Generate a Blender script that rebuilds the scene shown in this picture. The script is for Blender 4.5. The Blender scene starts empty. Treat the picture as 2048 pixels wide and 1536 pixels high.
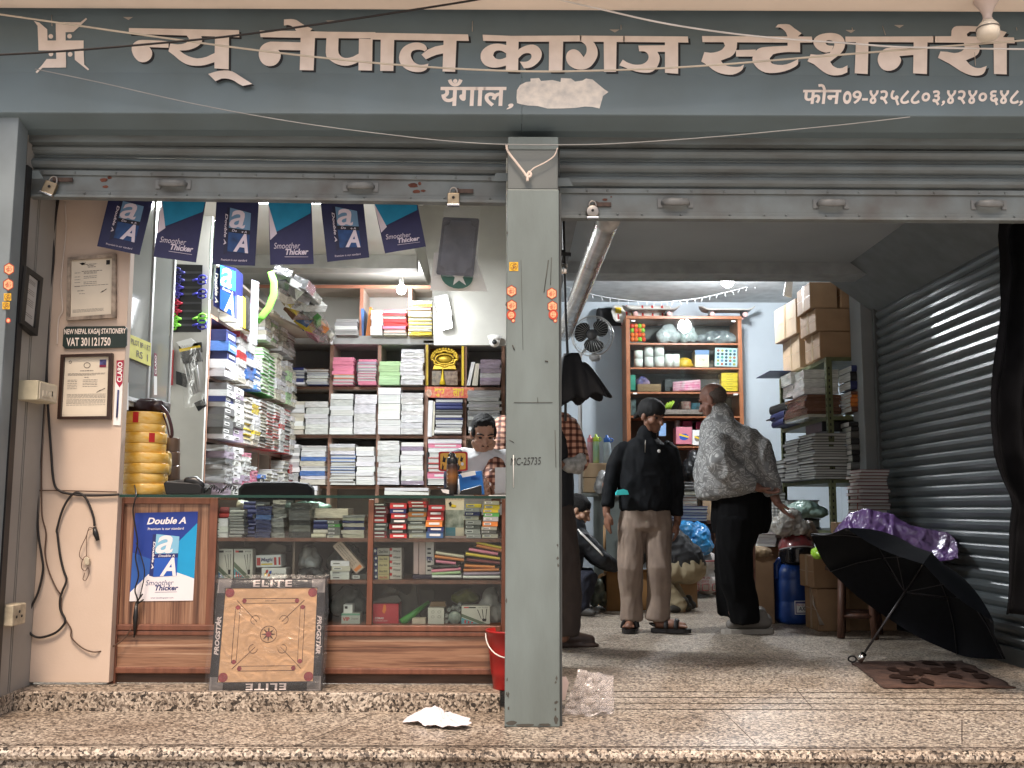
import bpy,math,random
from mathutils import Vector,Matrix,noise,Euler
# ---------------------------------------------------------------- camera, sky, sun, exposure
SC=bpy.context.scene
COL=SC.collection
F_PX,TH,ROLL,CAM=2030.0,math.radians(7.0),math.radians(0.22),Vector((0,0,0.85))
_f=Vector((0,math.cos(TH),math.sin(TH)))
_u0=Vector((0,-math.sin(TH),math.cos(TH)))
_r0=Vector((1,0,0))
_r=_r0*math.cos(ROLL)+_u0*math.sin(ROLL)
_u=-_r0*math.sin(ROLL)+_u0*math.cos(ROLL)
cam_d=bpy.data.cameras.new('camera')
cam_d.sensor_width=36.0
cam_d.lens=F_PX/2048*36.0
cam_d.clip_start,cam_d.clip_end=0.05,500
cam=bpy.data.objects.new('camera',cam_d)
COL.objects.link(cam)
cam.matrix_world=Matrix(((_r.x,_u.x,-_f.x,CAM.x),(_r.y,_u.y,-_f.y,CAM.y),(_r.z,_u.z,-_f.z,CAM.z),(0,0,0,1)))
SC.camera=cam
SUN_EL,SUN_AZ=math.radians(60),math.radians(4)
W=bpy.data.worlds.new('World')
SC.world=W
W.use_nodes=True
_n=W.node_tree.nodes
_n.clear()
_o=_n.new('ShaderNodeOutputWorld')
_b=_n.new('ShaderNodeBackground')
_s=_n.new('ShaderNodeTexSky')
_s.sky_type='NISHITA'
_s.sun_disc=False
_s.sun_elevation=SUN_EL
_s.sun_rotation=math.radians(180)+SUN_AZ
_s.air_density,_s.dust_density,_s.ozone_density=1.0,6.0,0.6
_b.inputs['Strength'].default_value=0.10
W.node_tree.links.new(_s.outputs[0],_b.inputs[0])
W.node_tree.links.new(_b.outputs[0],_o.inputs[0])
sun_d=bpy.data.lights.new('sun','SUN')
sun_d.energy,sun_d.angle,sun_d.color=1.75,math.radians(13),(1.0,0.80,0.63)
sun=bpy.data.objects.new('sun',sun_d)
COL.objects.link(sun)
_dir=Vector((math.sin(SUN_AZ)*math.cos(SUN_EL),math.cos(SUN_AZ)*math.cos(SUN_EL),-math.sin(SUN_EL)))
sun.rotation_euler=_dir.to_track_quat('-Z','Y').to_euler()
SC.view_settings.view_transform='Standard'
SC.view_settings.look='None'
SC.view_settings.exposure=0.9
SC.view_settings.gamma=1.0
SC.cycles.max_bounces=8
SC.cycles.transparent_max_bounces=12
SC.cycles.caustics_reflective=False
SC.cycles.caustics_refractive=False
SC.cycles.sample_clamp_indirect=6.0
# ---------------------------------------------------------------- helpers
R=random.Random(7)
def P(px,py,Y):
 """world point that stands at depth Y on the sight line through photo pixel (px, py)"""
 d=_f+_r*((px-1024)/F_PX)+_u*(-(py-768)/F_PX)
 return CAM+d*(Y/d.y)
def PZ(px,py,z):
 d=_f+_r*((px-1024)/F_PX)+_u*(-(py-768)/F_PX)
 return CAM+d*((z-CAM.z)/d.z)
def PXX(px,py,X):
 d=_f+_r*((px-1024)/F_PX)+_u*(-(py-768)/F_PX)
 return CAM+d*((X-CAM.x)/d.x)
MATS={}
def mat(name,rgb=(.5,.5,.5),rough=.6,metal=0.,var=.12,scale=8.,bump=0.,bscale=60.,spec=.4,objcol=False,stretch=(1,1,1),tint=None,emit=0.,coat=0.,rnd=0.):
 if name in MATS:
  return MATS[name]
 m=bpy.data.materials.new(name)
 MATS[name]=m
 m.use_nodes=True
 N,L=m.node_tree.nodes,m.node_tree.links
 b=N['Principled BSDF']
 b.inputs['Roughness'].default_value=rough
 b.inputs['Metallic'].default_value=metal
 b.inputs['Specular IOR Level'].default_value=spec
 b.inputs['Coat Weight'].default_value=coat
 tc=N.new('ShaderNodeTexCoord')
 mp=N.new('ShaderNodeMapping')
 mp.inputs['Scale'].default_value=stretch
 L.new(tc.outputs['Object'],mp.inputs[0])
 nz=N.new('ShaderNodeTexNoise')
 nz.inputs['Scale'].default_value=scale
 nz.inputs['Detail'].default_value=6
 L.new(mp.outputs[0],nz.inputs['Vector'])
 mx=N.new('ShaderNodeMix')
 mx.data_type='RGBA'
 t=tint or tuple(c*max(0,1-2.2*var)for c in rgb)
 mr=N.new('ShaderNodeMapRange')
 mr.inputs[1].default_value,mr.inputs[2].default_value=.35,.75
 L.new(nz.outputs[0],mr.inputs[0])
 L.new(mr.outputs[0],mx.inputs[0])
 mx.inputs[6].default_value=(*rgb,1)
 mx.inputs[7].default_value=(*t,1)
 out=mx.outputs[2]
 if objcol:
  oi=N.new('ShaderNodeObjectInfo')
  m2=N.new('ShaderNodeMix')
  m2.data_type,m2.blend_type='RGBA','MULTIPLY'
  m2.inputs[0].default_value=1
  L.new(out,m2.inputs[6])
  L.new(oi.outputs['Color'],m2.inputs[7])
  out=m2.outputs[2]
 L.new(out,b.inputs['Base Color'])
 if emit:
  b.inputs['Emission Color'].default_value=(*rgb,1)
  b.inputs['Emission Strength'].default_value=emit
 if bump:
  n2=N.new('ShaderNodeTexNoise')
  n2.inputs['Scale'].default_value=bscale
  n2.inputs['Detail'].default_value=4
  L.new(mp.outputs[0],n2.inputs['Vector'])
  bp=N.new('ShaderNodeBump')
  bp.inputs['Strength'].default_value=bump
  bp.inputs['Distance'].default_value=.01
  L.new(n2.outputs[0],bp.inputs['Height'])
  L.new(bp.outputs[0],b.inputs['Normal'])
 m['_rough']=rough
 return m
def glass(name,tint=(.93,.97,.95),refl=.5,haze=0.0,hz=(.8,.8,.8),rough=.03,crease=0.):
 """thin clear pane or film: mostly transparent, Fresnel gloss, optional pale diffuse haze and wrinkles"""
 if name in MATS:
  return MATS[name]
 m=bpy.data.materials.new(name)
 MATS[name]=m
 m.use_nodes=True
 N,L=m.node_tree.nodes,m.node_tree.links
 N.clear()
 o=N.new('ShaderNodeOutputMaterial')
 tr=N.new('ShaderNodeBsdfTransparent')
 tr.inputs[0].default_value=(*tint,1)
 gl=N.new('ShaderNodeBsdfGlossy')
 gl.inputs['Roughness'].default_value=rough
 fr=N.new('ShaderNodeFresnel')
 fr.inputs[0].default_value=1.5
 mu=N.new('ShaderNodeMath')
 mu.operation='MULTIPLY'
 mu.inputs[1].default_value=refl*2
 mu.use_clamp=True
 L.new(fr.outputs[0],mu.inputs[0])
 mx=N.new('ShaderNodeMixShader')
 L.new(mu.outputs[0],mx.inputs[0])
 L.new(tr.outputs[0],mx.inputs[1])
 L.new(gl.outputs[0],mx.inputs[2])
 out=mx.outputs[0]
 if crease:
  tc=N.new('ShaderNodeTexCoord')
  nz=N.new('ShaderNodeTexNoise')
  nz.inputs['Scale'].default_value=14
  nz.inputs['Detail'].default_value=5
  nz.inputs['Distortion'].default_value=1.5
  L.new(tc.outputs['Object'],nz.inputs['Vector'])
  bp=N.new('ShaderNodeBump')
  bp.inputs['Strength'].default_value=crease
  bp.inputs['Distance'].default_value=.02
  L.new(nz.outputs[0],bp.inputs['Height'])
  L.new(bp.outputs[0],gl.inputs['Normal'])
  L.new(bp.outputs[0],fr.inputs['Normal'])
 if haze:
  df=N.new('ShaderNodeBsdfDiffuse')
  df.inputs[0].default_value=(*hz,1)
  m2=N.new('ShaderNodeMixShader')
  m2.inputs[0].default_value=haze
  L.new(out,m2.inputs[1])
  L.new(df.outputs[0],m2.inputs[2])
  out=m2.outputs[0]
 L.new(out,o.inputs[0])
 return m
def emat(name,rgb,strength):
 if name in MATS:
  return MATS[name]
 m=bpy.data.materials.new(name)
 MATS[name]=m
 m.use_nodes=True
 N,L=m.node_tree.nodes,m.node_tree.links
 N.clear()
 o=N.new('ShaderNodeOutputMaterial')
 e=N.new('ShaderNodeEmission')
 e.inputs[0].default_value=(*rgb,1)
 e.inputs[1].default_value=strength
 L.new(e.outputs[0],o.inputs[0])
 return m
def _ramp(N,stops,interp='LINEAR'):
 r=N.new('ShaderNodeValToRGB')
 r.color_ramp.interpolation=interp
 e=r.color_ramp.elements
 while len(e)>len(stops):
  e.remove(e[-1])
 while len(e)<len(stops):
  e.new(1)
 for q,(p,c)in zip(e,stops):
  q.position=p
  q.color=(*c,1)
 return r
ORI={}
class MB:
 """collects faces and links them as ONE mesh object"""
 def __init__(s):
  s.v,s.f,s.mi,s.sm,s.m,s.smooth=[],[],[],[],0,False
 def add(s,vs,fs,smooth=None):
  o=len(s.v)
  s.v+=[Vector(p)for p in vs]
  for f in fs:
   s.f.append([i+o for i in f])
   s.mi.append(s.m)
   s.sm.append(s.smooth if smooth is None else smooth)
  return s
 def box(s,x0,x1,y0,y1,z0,z1):
  x0,x1=min(x0,x1),max(x0,x1)
  y0,y1=min(y0,y1),max(y0,y1)
  z0,z1=min(z0,z1),max(z0,z1)
  return s.add([(x0,y0,z0),(x1,y0,z0),(x1,y1,z0),(x0,y1,z0),(x0,y0,z1),(x1,y0,z1),(x1,y1,z1),(x0,y1,z1)],[(3,2,1,0),(4,5,6,7),(0,1,5,4),(1,2,6,5),(2,3,7,6),(3,0,4,7)])
 def obox(s,c,size,M=None):
  M=M or Matrix.Identity(3)
  c=Vector(c)
  a,b,d=(q/2 for q in size)
  vs=[c+M@Vector(p)for p in[(-a,-b,-d),(a,-b,-d),(a,b,-d),(-a,b,-d),(-a,-b,d),(a,-b,d),(a,b,d),(-a,b,d)]]
  return s.add(vs,[(3,2,1,0),(4,5,6,7),(0,1,5,4),(1,2,6,5),(2,3,7,6),(3,0,4,7)])
 def pbox(s,x0,y0,x1,y1,Y,d):
  """box whose front face fills the photo rectangle at depth Y, d deep"""
  a,b=P(x0,(y0+y1)/2,Y),P(x1,(y0+y1)/2,Y)
  t,u=P((x0+x1)/2,y0,Y),P((x0+x1)/2,y1,Y)
  return s.box(a.x,b.x,Y,Y+d,u.z,t.z)
 def poly(s,pts):
  return s.add(pts,[tuple(range(len(pts)))])
 def ppoly(s,pts,Y):
  return s.poly([P(x,y,Y)for x,y in pts])
 def pprism(s,pts,Y,d):
  """prism: photo outline at depth Y pushed d back"""
  a=[P(x,y,Y)for x,y in pts]
  n=len(a)
  b=[p+Vector((0,d,0))for p in a]
  ar=sum(a[i].x*a[(i+1)%n].z-a[(i+1)%n].x*a[i].z for i in range(n))
  fr,bk=tuple(range(n)),tuple(range(2*n-1,n-1,-1))
  sd=[(i,i+n,(i+1)%n+n,(i+1)%n)for i in range(n)]
  if ar<0:
   fr,bk,sd=fr[::-1],bk[::-1],[q[::-1]for q in sd]
  return s.add(a+b,[fr,bk]+sd)
 def ring_tube(s,rings,cap=True,smooth=True):
  n=len(rings[0])
  vs=[p for r in rings for p in r]
  fs=[]
  for i in range(len(rings)-1):
   for j in range(n):
    k=(j+1)%n
    fs.append((i*n+j,i*n+k,(i+1)*n+k,(i+1)*n+j))
  if cap:
   fs.append(tuple(range(n))[::-1])
   fs.append(tuple((len(rings)-1)*n+j for j in range(n)))
  return s.add(vs,fs,smooth)
 def tube(s,pts,r,n=8,cap=True,flat=1.0):
  pts=[Vector(p)for p in pts]
  rs=r if isinstance(r,(list,tuple))else[r]*len(pts)
  rings=[]
  ref=None
  for i,p in enumerate(pts):
   t=(pts[min(i+1,len(pts)-1)]-pts[max(i-1,0)])
   t=t.normalized()if t.length>1e-9 else Vector((0,0,1))
   if ref is None:
    ref=Vector((0,1,0))if abs(t.y)<.9 else Vector((1,0,0))
   a=(ref-t*ref.dot(t))
   a=a.normalized()if a.length>1e-6 else t.orthogonal().normalized()
   ref=a
   b=t.cross(a)
   rings.append([p+(a*math.cos(2*math.pi*j/n)*flat+b*math.sin(2*math.pi*j/n))*rs[i]for j in range(n)])
  return s.ring_tube(rings,cap)
 def limb(s,pts,rs,n=12,flat=1.0):
  """tapered limb with round ends"""
  pts=[Vector(p)for p in pts]
  rs=list(rs)
  a=(pts[0]-pts[1]).normalized()
  b=(pts[-1]-pts[-2]).normalized()
  A,B=[],[]
  for q in(1.0,.85,.5):
   c=math.sqrt(max(1e-4,1-q*q))
   A.append((pts[0]+a*rs[0]*q,max(rs[0]*c,rs[0]*.08)))
   B.append((pts[-1]+b*rs[-1]*q,max(rs[-1]*c,rs[-1]*.08)))
  seq=A+list(zip(pts,rs))+B[::-1]
  return s.tube([q[0]for q in seq],[q[1]for q in seq],n,True,flat)
 def ell(s,c,r,M=None,nu=14,nv=9):
  c=Vector(c)
  M=M or Matrix.Identity(3)
  vs,fs=[],[]
  for i in range(nv+1):
   th=math.pi*(i+.001)/(nv+.002)
   for j in range(nu):
    ph=2*math.pi*j/nu
    vs.append(c+M@Vector((r[0]*math.sin(th)*math.cos(ph),r[1]*math.sin(th)*math.sin(ph),r[2]*math.cos(th))))
  for i in range(nv):
   for j in range(nu):
    k=(j+1)%nu
    fs.append((i*nu+j,(i+1)*nu+j,(i+1)*nu+k,i*nu+k))
  fs.append(tuple(range(nu)))
  fs.append(tuple(nv*nu+j for j in range(nu))[::-1])
  return s.add(vs,fs,True)
 def lathe(s,prof,c,n=24,M=None,cap=True):
  c=Vector(c)
  M=M or Matrix.Identity(3)
  rings=[[c+M@Vector((max(r,1e-4)*math.cos(2*math.pi*j/n),max(r,1e-4)*math.sin(2*math.pi*j/n),z))for j in range(n)]for r,z in prof]
  return s.ring_tube(rings,cap)
 def sheet(s,fn,nu,nv,smooth=True):
  vs=[fn(i/nu,j/nv)for j in range(nv+1)for i in range(nu+1)]
  fs=[(j*(nu+1)+i,j*(nu+1)+i+1,(j+1)*(nu+1)+i+1,(j+1)*(nu+1)+i)for j in range(nv)for i in range(nu)]
  return s.add(vs,fs,smooth)
 def text(s,txt,fn,w=1,h=1,shear=0.,bold=0.,spacing=1.,res=3):
  """lettering: its bounding box is mapped to (u,v) in 0..1 and through fn to the world"""
  vs,fs=text_geo(txt,shear,bold,spacing,res)
  return s.add([fn(a,b)for a,b in vs],fs,False)
 def ptext(s,txt,x0,y0,x1,y1,Y,shear=0.,bold=0.,rot=0.,spacing=1.):
  cx,cy=(x0+x1)/2,(y0+y1)/2
  c,n=math.cos(rot),math.sin(rot)
  def fn(u,v):
   dx,dy=(u-.5)*(x1-x0),(.5-v)*(y1-y0)
   return P(cx+dx*c-dy*n,cy+dx*n+dy*c,Y)
  return s.text(txt,fn,shear=shear,bold=bold,spacing=spacing)
 def build(s,name,mats,parent=None,label=None,cat=None,group=None,kind=None,bevel=0.,origin=None,thick=0.):
  if not isinstance(mats,(list,tuple)):
   mats=[mats]
  if parent is not None:
   o=ORI[parent.name]
  elif origin is not None:
   o=Vector(origin)
  else:
   xs,ys,zs=[p.x for p in s.v],[p.y for p in s.v],[p.z for p in s.v]
   o=Vector(((min(xs)+max(xs))/2,(min(ys)+max(ys))/2,min(zs)))
  me=bpy.data.meshes.new(name)
  me.from_pydata([p-o for p in s.v],[],s.f)
  for m in mats:
   me.materials.append(m)
  me.polygons.foreach_set('material_index',s.mi)
  me.polygons.foreach_set('use_smooth',s.sm)
  me.update()
  ob=bpy.data.objects.new(name,me)
  COL.objects.link(ob)
  if parent is not None:
   ob.parent=parent
  else:
   ob.location=o
  ORI[ob.name]=o
  if bevel:
   b=ob.modifiers.new('bevel','BEVEL')
   b.width,b.segments,b.limit_method,b.angle_limit=bevel,2,'ANGLE',math.radians(50)
  if thick:
   t=ob.modifiers.new('solid','SOLIDIFY')
   t.thickness,t.offset=thick,0
  tag(ob,label,cat,group,kind)
  return ob
_TG={}
def text_geo(txt,shear,bold,spacing,res):
 k=(txt,shear,bold,spacing)
 if k in _TG:
  return _TG[k]
 cu=bpy.data.curves.new('lettering','FONT')
 cu.body,cu.shear,cu.offset,cu.space_character,cu.resolution_u=txt,shear,bold,spacing,res
 ob=bpy.data.objects.new('lettering',cu)
 COL.objects.link(ob)
 dg=bpy.context.evaluated_depsgraph_get()
 me=bpy.data.meshes.new_from_object(ob.evaluated_get(dg))
 vs=[(p.co.x,p.co.y)for p in me.vertices]
 fs=[tuple(p.vertices)for p in me.polygons]
 bpy.data.objects.remove(ob)
 bpy.data.curves.remove(cu)
 bpy.data.meshes.remove(me)
 if vs:
  x0,x1=min(a for a,_ in vs),max(a for a,_ in vs)
  y0,y1=min(b for _,b in vs),max(b for _,b in vs)
  vs=[((a-x0)/max(x1-x0,1e-6),(b-y0)/max(y1-y0,1e-6))for a,b in vs]
 _TG[k]=(vs,fs)
 return _TG[k]
def tag(o,label=None,cat=None,group=None,kind=None):
 for k,v in(('label',label),('category',cat),('group',group),('kind',kind)):
  if v:
   o[k]=v
 return o
def thing(name,loc,label,cat,group=None):
 o=bpy.data.objects.new(name,None)
 COL.objects.link(o)
 o.location=loc
 o.empty_display_size=.05
 ORI[o.name]=Vector(loc)
 return tag(o,label,cat,group)
def struct(mb,name,m,**k):
 return mb.build(name,m,kind='structure',**k)
def remesh(mb,name,mats,parent,voxel=.01,smooth=4,fn=None,**k):
 """one continuous surface from overlapping closed pieces"""
 o0=ORI[parent.name]if parent is not None else Vector(k.get('origin')or(0,0,0))
 me=bpy.data.meshes.new('t')
 me.from_pydata([p-o0 for p in mb.v],[],mb.f)
 ob=bpy.data.objects.new('t',me)
 COL.objects.link(ob)
 r=ob.modifiers.new('r','REMESH')
 r.mode,r.voxel_size='VOXEL',voxel
 if smooth:
  q=ob.modifiers.new('s','SMOOTH')
  q.iterations,q.factor=smooth,.5
 dg=bpy.context.evaluated_depsgraph_get()
 m2=bpy.data.meshes.new_from_object(ob.evaluated_get(dg))
 bpy.data.objects.remove(ob)
 bpy.data.meshes.remove(me)
 vs=[p.co+o0 for p in m2.vertices]
 ns=[p.normal.copy()for p in m2.vertices]
 fs=[tuple(p.vertices)for p in m2.polygons]
 bpy.data.meshes.remove(m2)
 if fn:
  vs=[fn(p,n)for p,n in zip(vs,ns)]
 b=MB()
 b.smooth=True
 b.add(vs,fs)
 return b.build(name,mats,parent,**k)
def crumple(amp,sc,sharp=True,seed=0,ani=(1,1,1)):
 def fn(p,n):
  q=Vector((p.x*ani[0],p.y*ani[1],p.z*ani[2]))*sc+Vector((seed*7.3,seed*1.7,seed*3.1))
  v=noise.noise(q)
  if sharp:
   d=noise.voronoi(q*1.1)[0]
   e=noise.voronoi(q*2.6+Vector((3,1,7)))[0]
   v=.6*v+.5-1.1*(d[1]-d[0])-.6*(e[1]-e[0])
  else:
   v+=.4*noise.noise(q*2.1)
  return p+n*v*amp
 return fn
ORD='lowest second third fourth fifth sixth seventh eighth ninth tenth eleventh twelfth thirteenth fourteenth fifteenth sixteenth seventeenth eighteenth nineteenth twentieth'.split()
# ---------------------------------------------------------------- materials of the place
def granite():
 m=bpy.data.materials.new('granite')
 m.use_nodes=True
 N,L=m.node_tree.nodes,m.node_tree.links
 b=N['Principled BSDF']
 tc=N.new('ShaderNodeTexCoord')
 nz=N.new('ShaderNodeTexNoise')
 nz.inputs['Scale'].default_value=22
 vm=N.new('ShaderNodeMix')
 vm.data_type='VECTOR'
 vm.inputs[0].default_value=.02
 L.new(tc.outputs['Object'],nz.inputs['Vector'])
 L.new(tc.outputs['Object'],vm.inputs[4])
 L.new(nz.outputs['Color'],vm.inputs[5])
 vo=N.new('ShaderNodeTexVoronoi')
 vo.inputs['Scale'].default_value=114
 L.new(vm.outputs[1],vo.inputs['Vector'])
 sp=N.new('ShaderNodeSeparateColor')
 L.new(vo.outputs['Color'],sp.inputs[0])
 r=_ramp(N,[(0,(.03,.026,.023)),(.15,(.075,.062,.052)),(.27,(.17,.14,.112)),(.44,(.30,.255,.21)),(.64,(.43,.375,.31)),(.85,(.60,.53,.44))])
 L.new(sp.outputs[0],r.inputs[0])
 v2=N.new('ShaderNodeTexVoronoi')
 v2.inputs['Scale'].default_value=210
 L.new(vm.outputs[1],v2.inputs['Vector'])
 s2=N.new('ShaderNodeSeparateColor')
 L.new(v2.outputs['Color'],s2.inputs[0])
 r2=_ramp(N,[(0,(.35,.30,.27)),(.2,(.7,.64,.6)),(.45,(1,1,1))])
 L.new(s2.outputs[0],r2.inputs[0])
 mx=N.new('ShaderNodeMix')
 mx.data_type,mx.blend_type='RGBA','MULTIPLY'
 mx.inputs[0].default_value=.8
 L.new(r.outputs[0],mx.inputs[6])
 L.new(r2.outputs[0],mx.inputs[7])
 n3=N.new('ShaderNodeTexNoise')
 n3.inputs['Scale'].default_value=2.3
 n3.inputs['Detail'].default_value=7
 L.new(tc.outputs['Object'],n3.inputs['Vector'])
 r3=_ramp(N,[(.3,(.48,.42,.37)),(.5,(.86,.83,.80)),(.64,(1,1,1))])
 L.new(n3.outputs[0],r3.inputs[0])
 m3=N.new('ShaderNodeMix')
 m3.data_type,m3.blend_type='RGBA','MULTIPLY'
 m3.inputs[0].default_value=.75
 L.new(mx.outputs[2],m3.inputs[6])
 L.new(r3.outputs[0],m3.inputs[7])
 L.new(m3.outputs[2],b.inputs['Base Color'])
 rr=N.new('ShaderNodeMapRange')
 rr.inputs[3].default_value,rr.inputs[4].default_value=.55,.28
 L.new(n3.outputs[0],rr.inputs[0])
 L.new(rr.outputs[0],b.inputs['Roughness'])
 b.inputs['Specular IOR Level'].default_value=.35
 return m
GRAN=granite()
def laminate(name,axis):
 """wood-print laminate with streaks along one axis"""
 m=bpy.data.materials.new(name)
 m.use_nodes=True
 N,L=m.node_tree.nodes,m.node_tree.links
 b=N['Principled BSDF']
 tc=N.new('ShaderNodeTexCoord')
 mp=N.new('ShaderNodeMapping')
 mp.inputs['Scale'].default_value=(1.2,1,46)if axis=='x' else(40,1,1.0)
 L.new(tc.outputs['Object'],mp.inputs[0])
 nz=N.new('ShaderNodeTexNoise')
 nz.inputs['Scale'].default_value=1.0
 nz.inputs['Detail'].default_value=7
 nz.inputs['Roughness'].default_value=.62
 L.new(mp.outputs[0],nz.inputs['Vector'])
 r=_ramp(N,[(.30,(.04,.018,.012)),(.42,(.16,.075,.045)),(.5,(.30,.165,.10)),(.56,(.22,.11,.065)),(.66,(.42,.27,.18))])
 L.new(nz.outputs[0],r.inputs[0])
 L.new(r.outputs[0],b.inputs['Base Color'])
 b.inputs['Roughness'].default_value=.33
 return m
LAM_V,LAM_H=laminate('laminate_vertical','z'),laminate('laminate_horizontal','x')
BLUEGREY=mat('blue_grey_paint',(.15,.18,.185),.45,var=.10,scale=3,bump=.08,bscale=25,tint=(.095,.108,.105))
SIGNPAINT=mat('sign_paint',(.142,.190,.21),.5,var=.10,scale=2.6,tint=(.118,.152,.160),bump=.05,bscale=9)
PILLARP=mat('pillar_paint',(.165,.20,.195),.5,var=.12,scale=2.4,tint=(.115,.135,.127),bump=.10,bscale=22,stretch=(2.6,2.6,.8))
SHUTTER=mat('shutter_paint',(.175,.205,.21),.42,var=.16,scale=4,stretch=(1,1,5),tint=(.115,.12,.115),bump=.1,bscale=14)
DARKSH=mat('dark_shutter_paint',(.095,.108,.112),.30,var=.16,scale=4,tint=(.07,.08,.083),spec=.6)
CREAM=mat('cream_wall',(.60,.475,.385),.75,var=.07,scale=3,bump=.05,bscale=120,tint=(.52,.40,.31))
CREAMS=mat('cream_soffit',(.90,.78,.66),.8,var=.03,scale=4)
SIDEW=mat('grey_side_wall',(.33,.315,.29),.6,var=.1,scale=3)
WALLB=mat('blue_white_wall',(.50,.56,.60),.75,var=.06,scale=2,tint=(.42,.47,.51))
WALLW=mat('white_wall',(.66,.65,.60),.75,var=.05,scale=2)
CEILG=mat('grey_ceiling',(.36,.395,.415),.8,var=.06,scale=2)
DARK=mat('dark_void',(.02,.02,.02),.8)
BLACK=mat('black_paint',(.012,.012,.013),.45)
BLACKP=mat('black_plastic',(.014,.014,.015),.32)
WHITE=mat('white_paint',(.78,.76,.72),.55,var=.04)
WHITEP=mat('white_paper',(.80,.80,.78),.8,var=.03)
CREAMP=mat('cream_paper',(.70,.62,.50),.8,var=.06,scale=5)
REDWOOD=mat('red_brown_wood',(.19,.075,.045),.38,var=.2,scale=6,stretch=(6,6,1))
PINEWOOD=mat('pink_brown_edge',(.36,.20,.14),.5,var=.12,scale=10)
SHELFIN=mat('shelf_board_beige',(.55,.46,.38),.6,var=.06)
SHELFBK=mat('shelf_back_grey',(.30,.30,.30),.7,var=.06)
CHROME=mat('chrome',(.75,.74,.72),.2,metal=1,var=.03)
STEEL=mat('worn_steel',(.42,.38,.34),.38,metal=1,var=.18,scale=30)
BRASS=mat('aged_brass',(.42,.33,.22),.4,metal=1,var=.2,scale=30)
RUST=mat('rust_stain',(.16,.055,.035),.85,var=.3,scale=40)
CARD=mat('cardboard',(.36,.22,.12),.8,var=.12,scale=6,bump=.06,bscale=40)
CARDL=mat('pale_cardboard',(.48,.34,.21),.8,var=.10,scale=6,bump=.06,bscale=40)
NAVY=mat('navy_print',(.022,.030,.14),.4,var=.05)
BLUE=mat('royal_blue_print',(.02,.09,.42),.4,var=.05)
CYAN=mat('cyan_print',(.012,.30,.58),.4,var=.05)
TEALF=mat('teal_flag_cloth',(.012,.22,.40),.55,var=.08,scale=20)
NAVYF=mat('navy_flag_cloth',(.018,.020,.070),.5,var=.08,scale=20)
LBLUE=mat('light_blue_print',(.22,.48,.66),.4,var=.06)
LILAC=mat('lilac_print',(.66,.58,.66),.5,var=.04)
RED=mat('red_print',(.50,.02,.02),.4,var=.06)
MAROON=mat('maroon_print',(.20,.015,.05),.4,var=.06)
INK=mat('dark_ink',(.018,.016,.016),.7)
GREYINK=mat('grey_ink',(.20,.18,.16),.8)
GREEN=mat('green_plastic',(.16,.55,.06),.35,var=.08)
YELLOW=mat('yellow_print',(.78,.55,.03),.45,var=.06)
ORANGE=mat('orange_print',(.72,.20,.03),.45,var=.06)
FILM=glass('clear_plastic_film',(.95,.95,.95),.6,.10,(.85,.83,.80),.12,crease=.8)
PANE=glass('window_pane',(.95,.985,.965),.32,.004)
EDGEG=mat('glass_green_edge',(.02,.055,.045),.15)
LETTER=mat('letter_paint',(.88,.77,.69),.5,var=.08,scale=14,tint=(.76,.65,.57))
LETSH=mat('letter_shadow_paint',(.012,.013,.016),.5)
# ---------------------------------------------------------------- ground, steps, floor
def XW(px,py,Y):
 return P(px,py,Y).x
b=MB()
b.poly([(-60,-60,-.62),(60,-60,-.62),(60,12,-.62),(-60,12,-.62)])
struct(b,'ground',mat('street_concrete',(.50,.48,.45),.8,var=.2,scale=2))
YN=3.735
b=MB()
b.box(-5,5,YN+.012,11.4,-.7,0)
prof=[(.022,-.001),(.008,-.004),(-.004,-.012),(-.009,-.024),(-.006,-.036),(.004,-.043),(.022,-.045)]
b.smooth=True
for i in range(len(prof)-1):
 (a0,z0),(a1,z1)=prof[i],prof[i+1]
 b.add([(-5,YN+a0,z0),(5,YN+a0,z0),(5,YN+a1,z1),(-5,YN+a1,z1)],[(3,2,1,0)])
b.smooth=False
b.box(-5,5,YN-.30,YN+.03,-.7,-.175)
struct(b,'floor',GRAN,origin=(0,0,0))
GROOVE=mat('groove_grit',(.05,.035,.028),.9)
b=MB()
for py in(1383,1394.5,1406,1418):
 p,q=PZ(1132,py,.0),PZ(2090,py+3.5,.0)
 b.box(p.x,q.x,p.y-.004,p.y+.004,-.003,.0015)
p=PZ(1500,1489,0)
b.box(-4,4,YN+.055,YN+.059,-.003,.0015)
b.box(-4,4,YN+.035,YN+.038,-.003,.0015)
for(x0,y0,x1,y1)in((1590,1375,1625,1417),(1440,1418,1512,1488),(745,1428,590,1493),(1924,1440,1924,1490)):
 p,q=PZ(x0,y0,0),PZ(x1,y1,0)
 d=(q-p).normalized()
 s=Vector((d.y,-d.x,0))*.0016
 b.add([p+s+Vector((0,0,.0015)),q+s+Vector((0,0,.0015)),q-s+Vector((0,0,.0015)),p-s+Vector((0,0,.0015))],[(0,1,2,3)])
struct(b,'floor_grooves',GROOVE)
b=MB()
ZS=.078
b.box(-2.35,-.045,4.40,4.62,-.004,ZS)
struct(b,'step',GRAN,bevel=.006,origin=(0,0,0))
b=MB()
b.box(-2.075,-1.0,4.53,4.56,ZS,ZS+.004)
b.box(-5,-2.092,4.03,4.57,0,.075)
struct(b,'skirting',GRAN,bevel=.005,origin=(.3,0,0))
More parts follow.
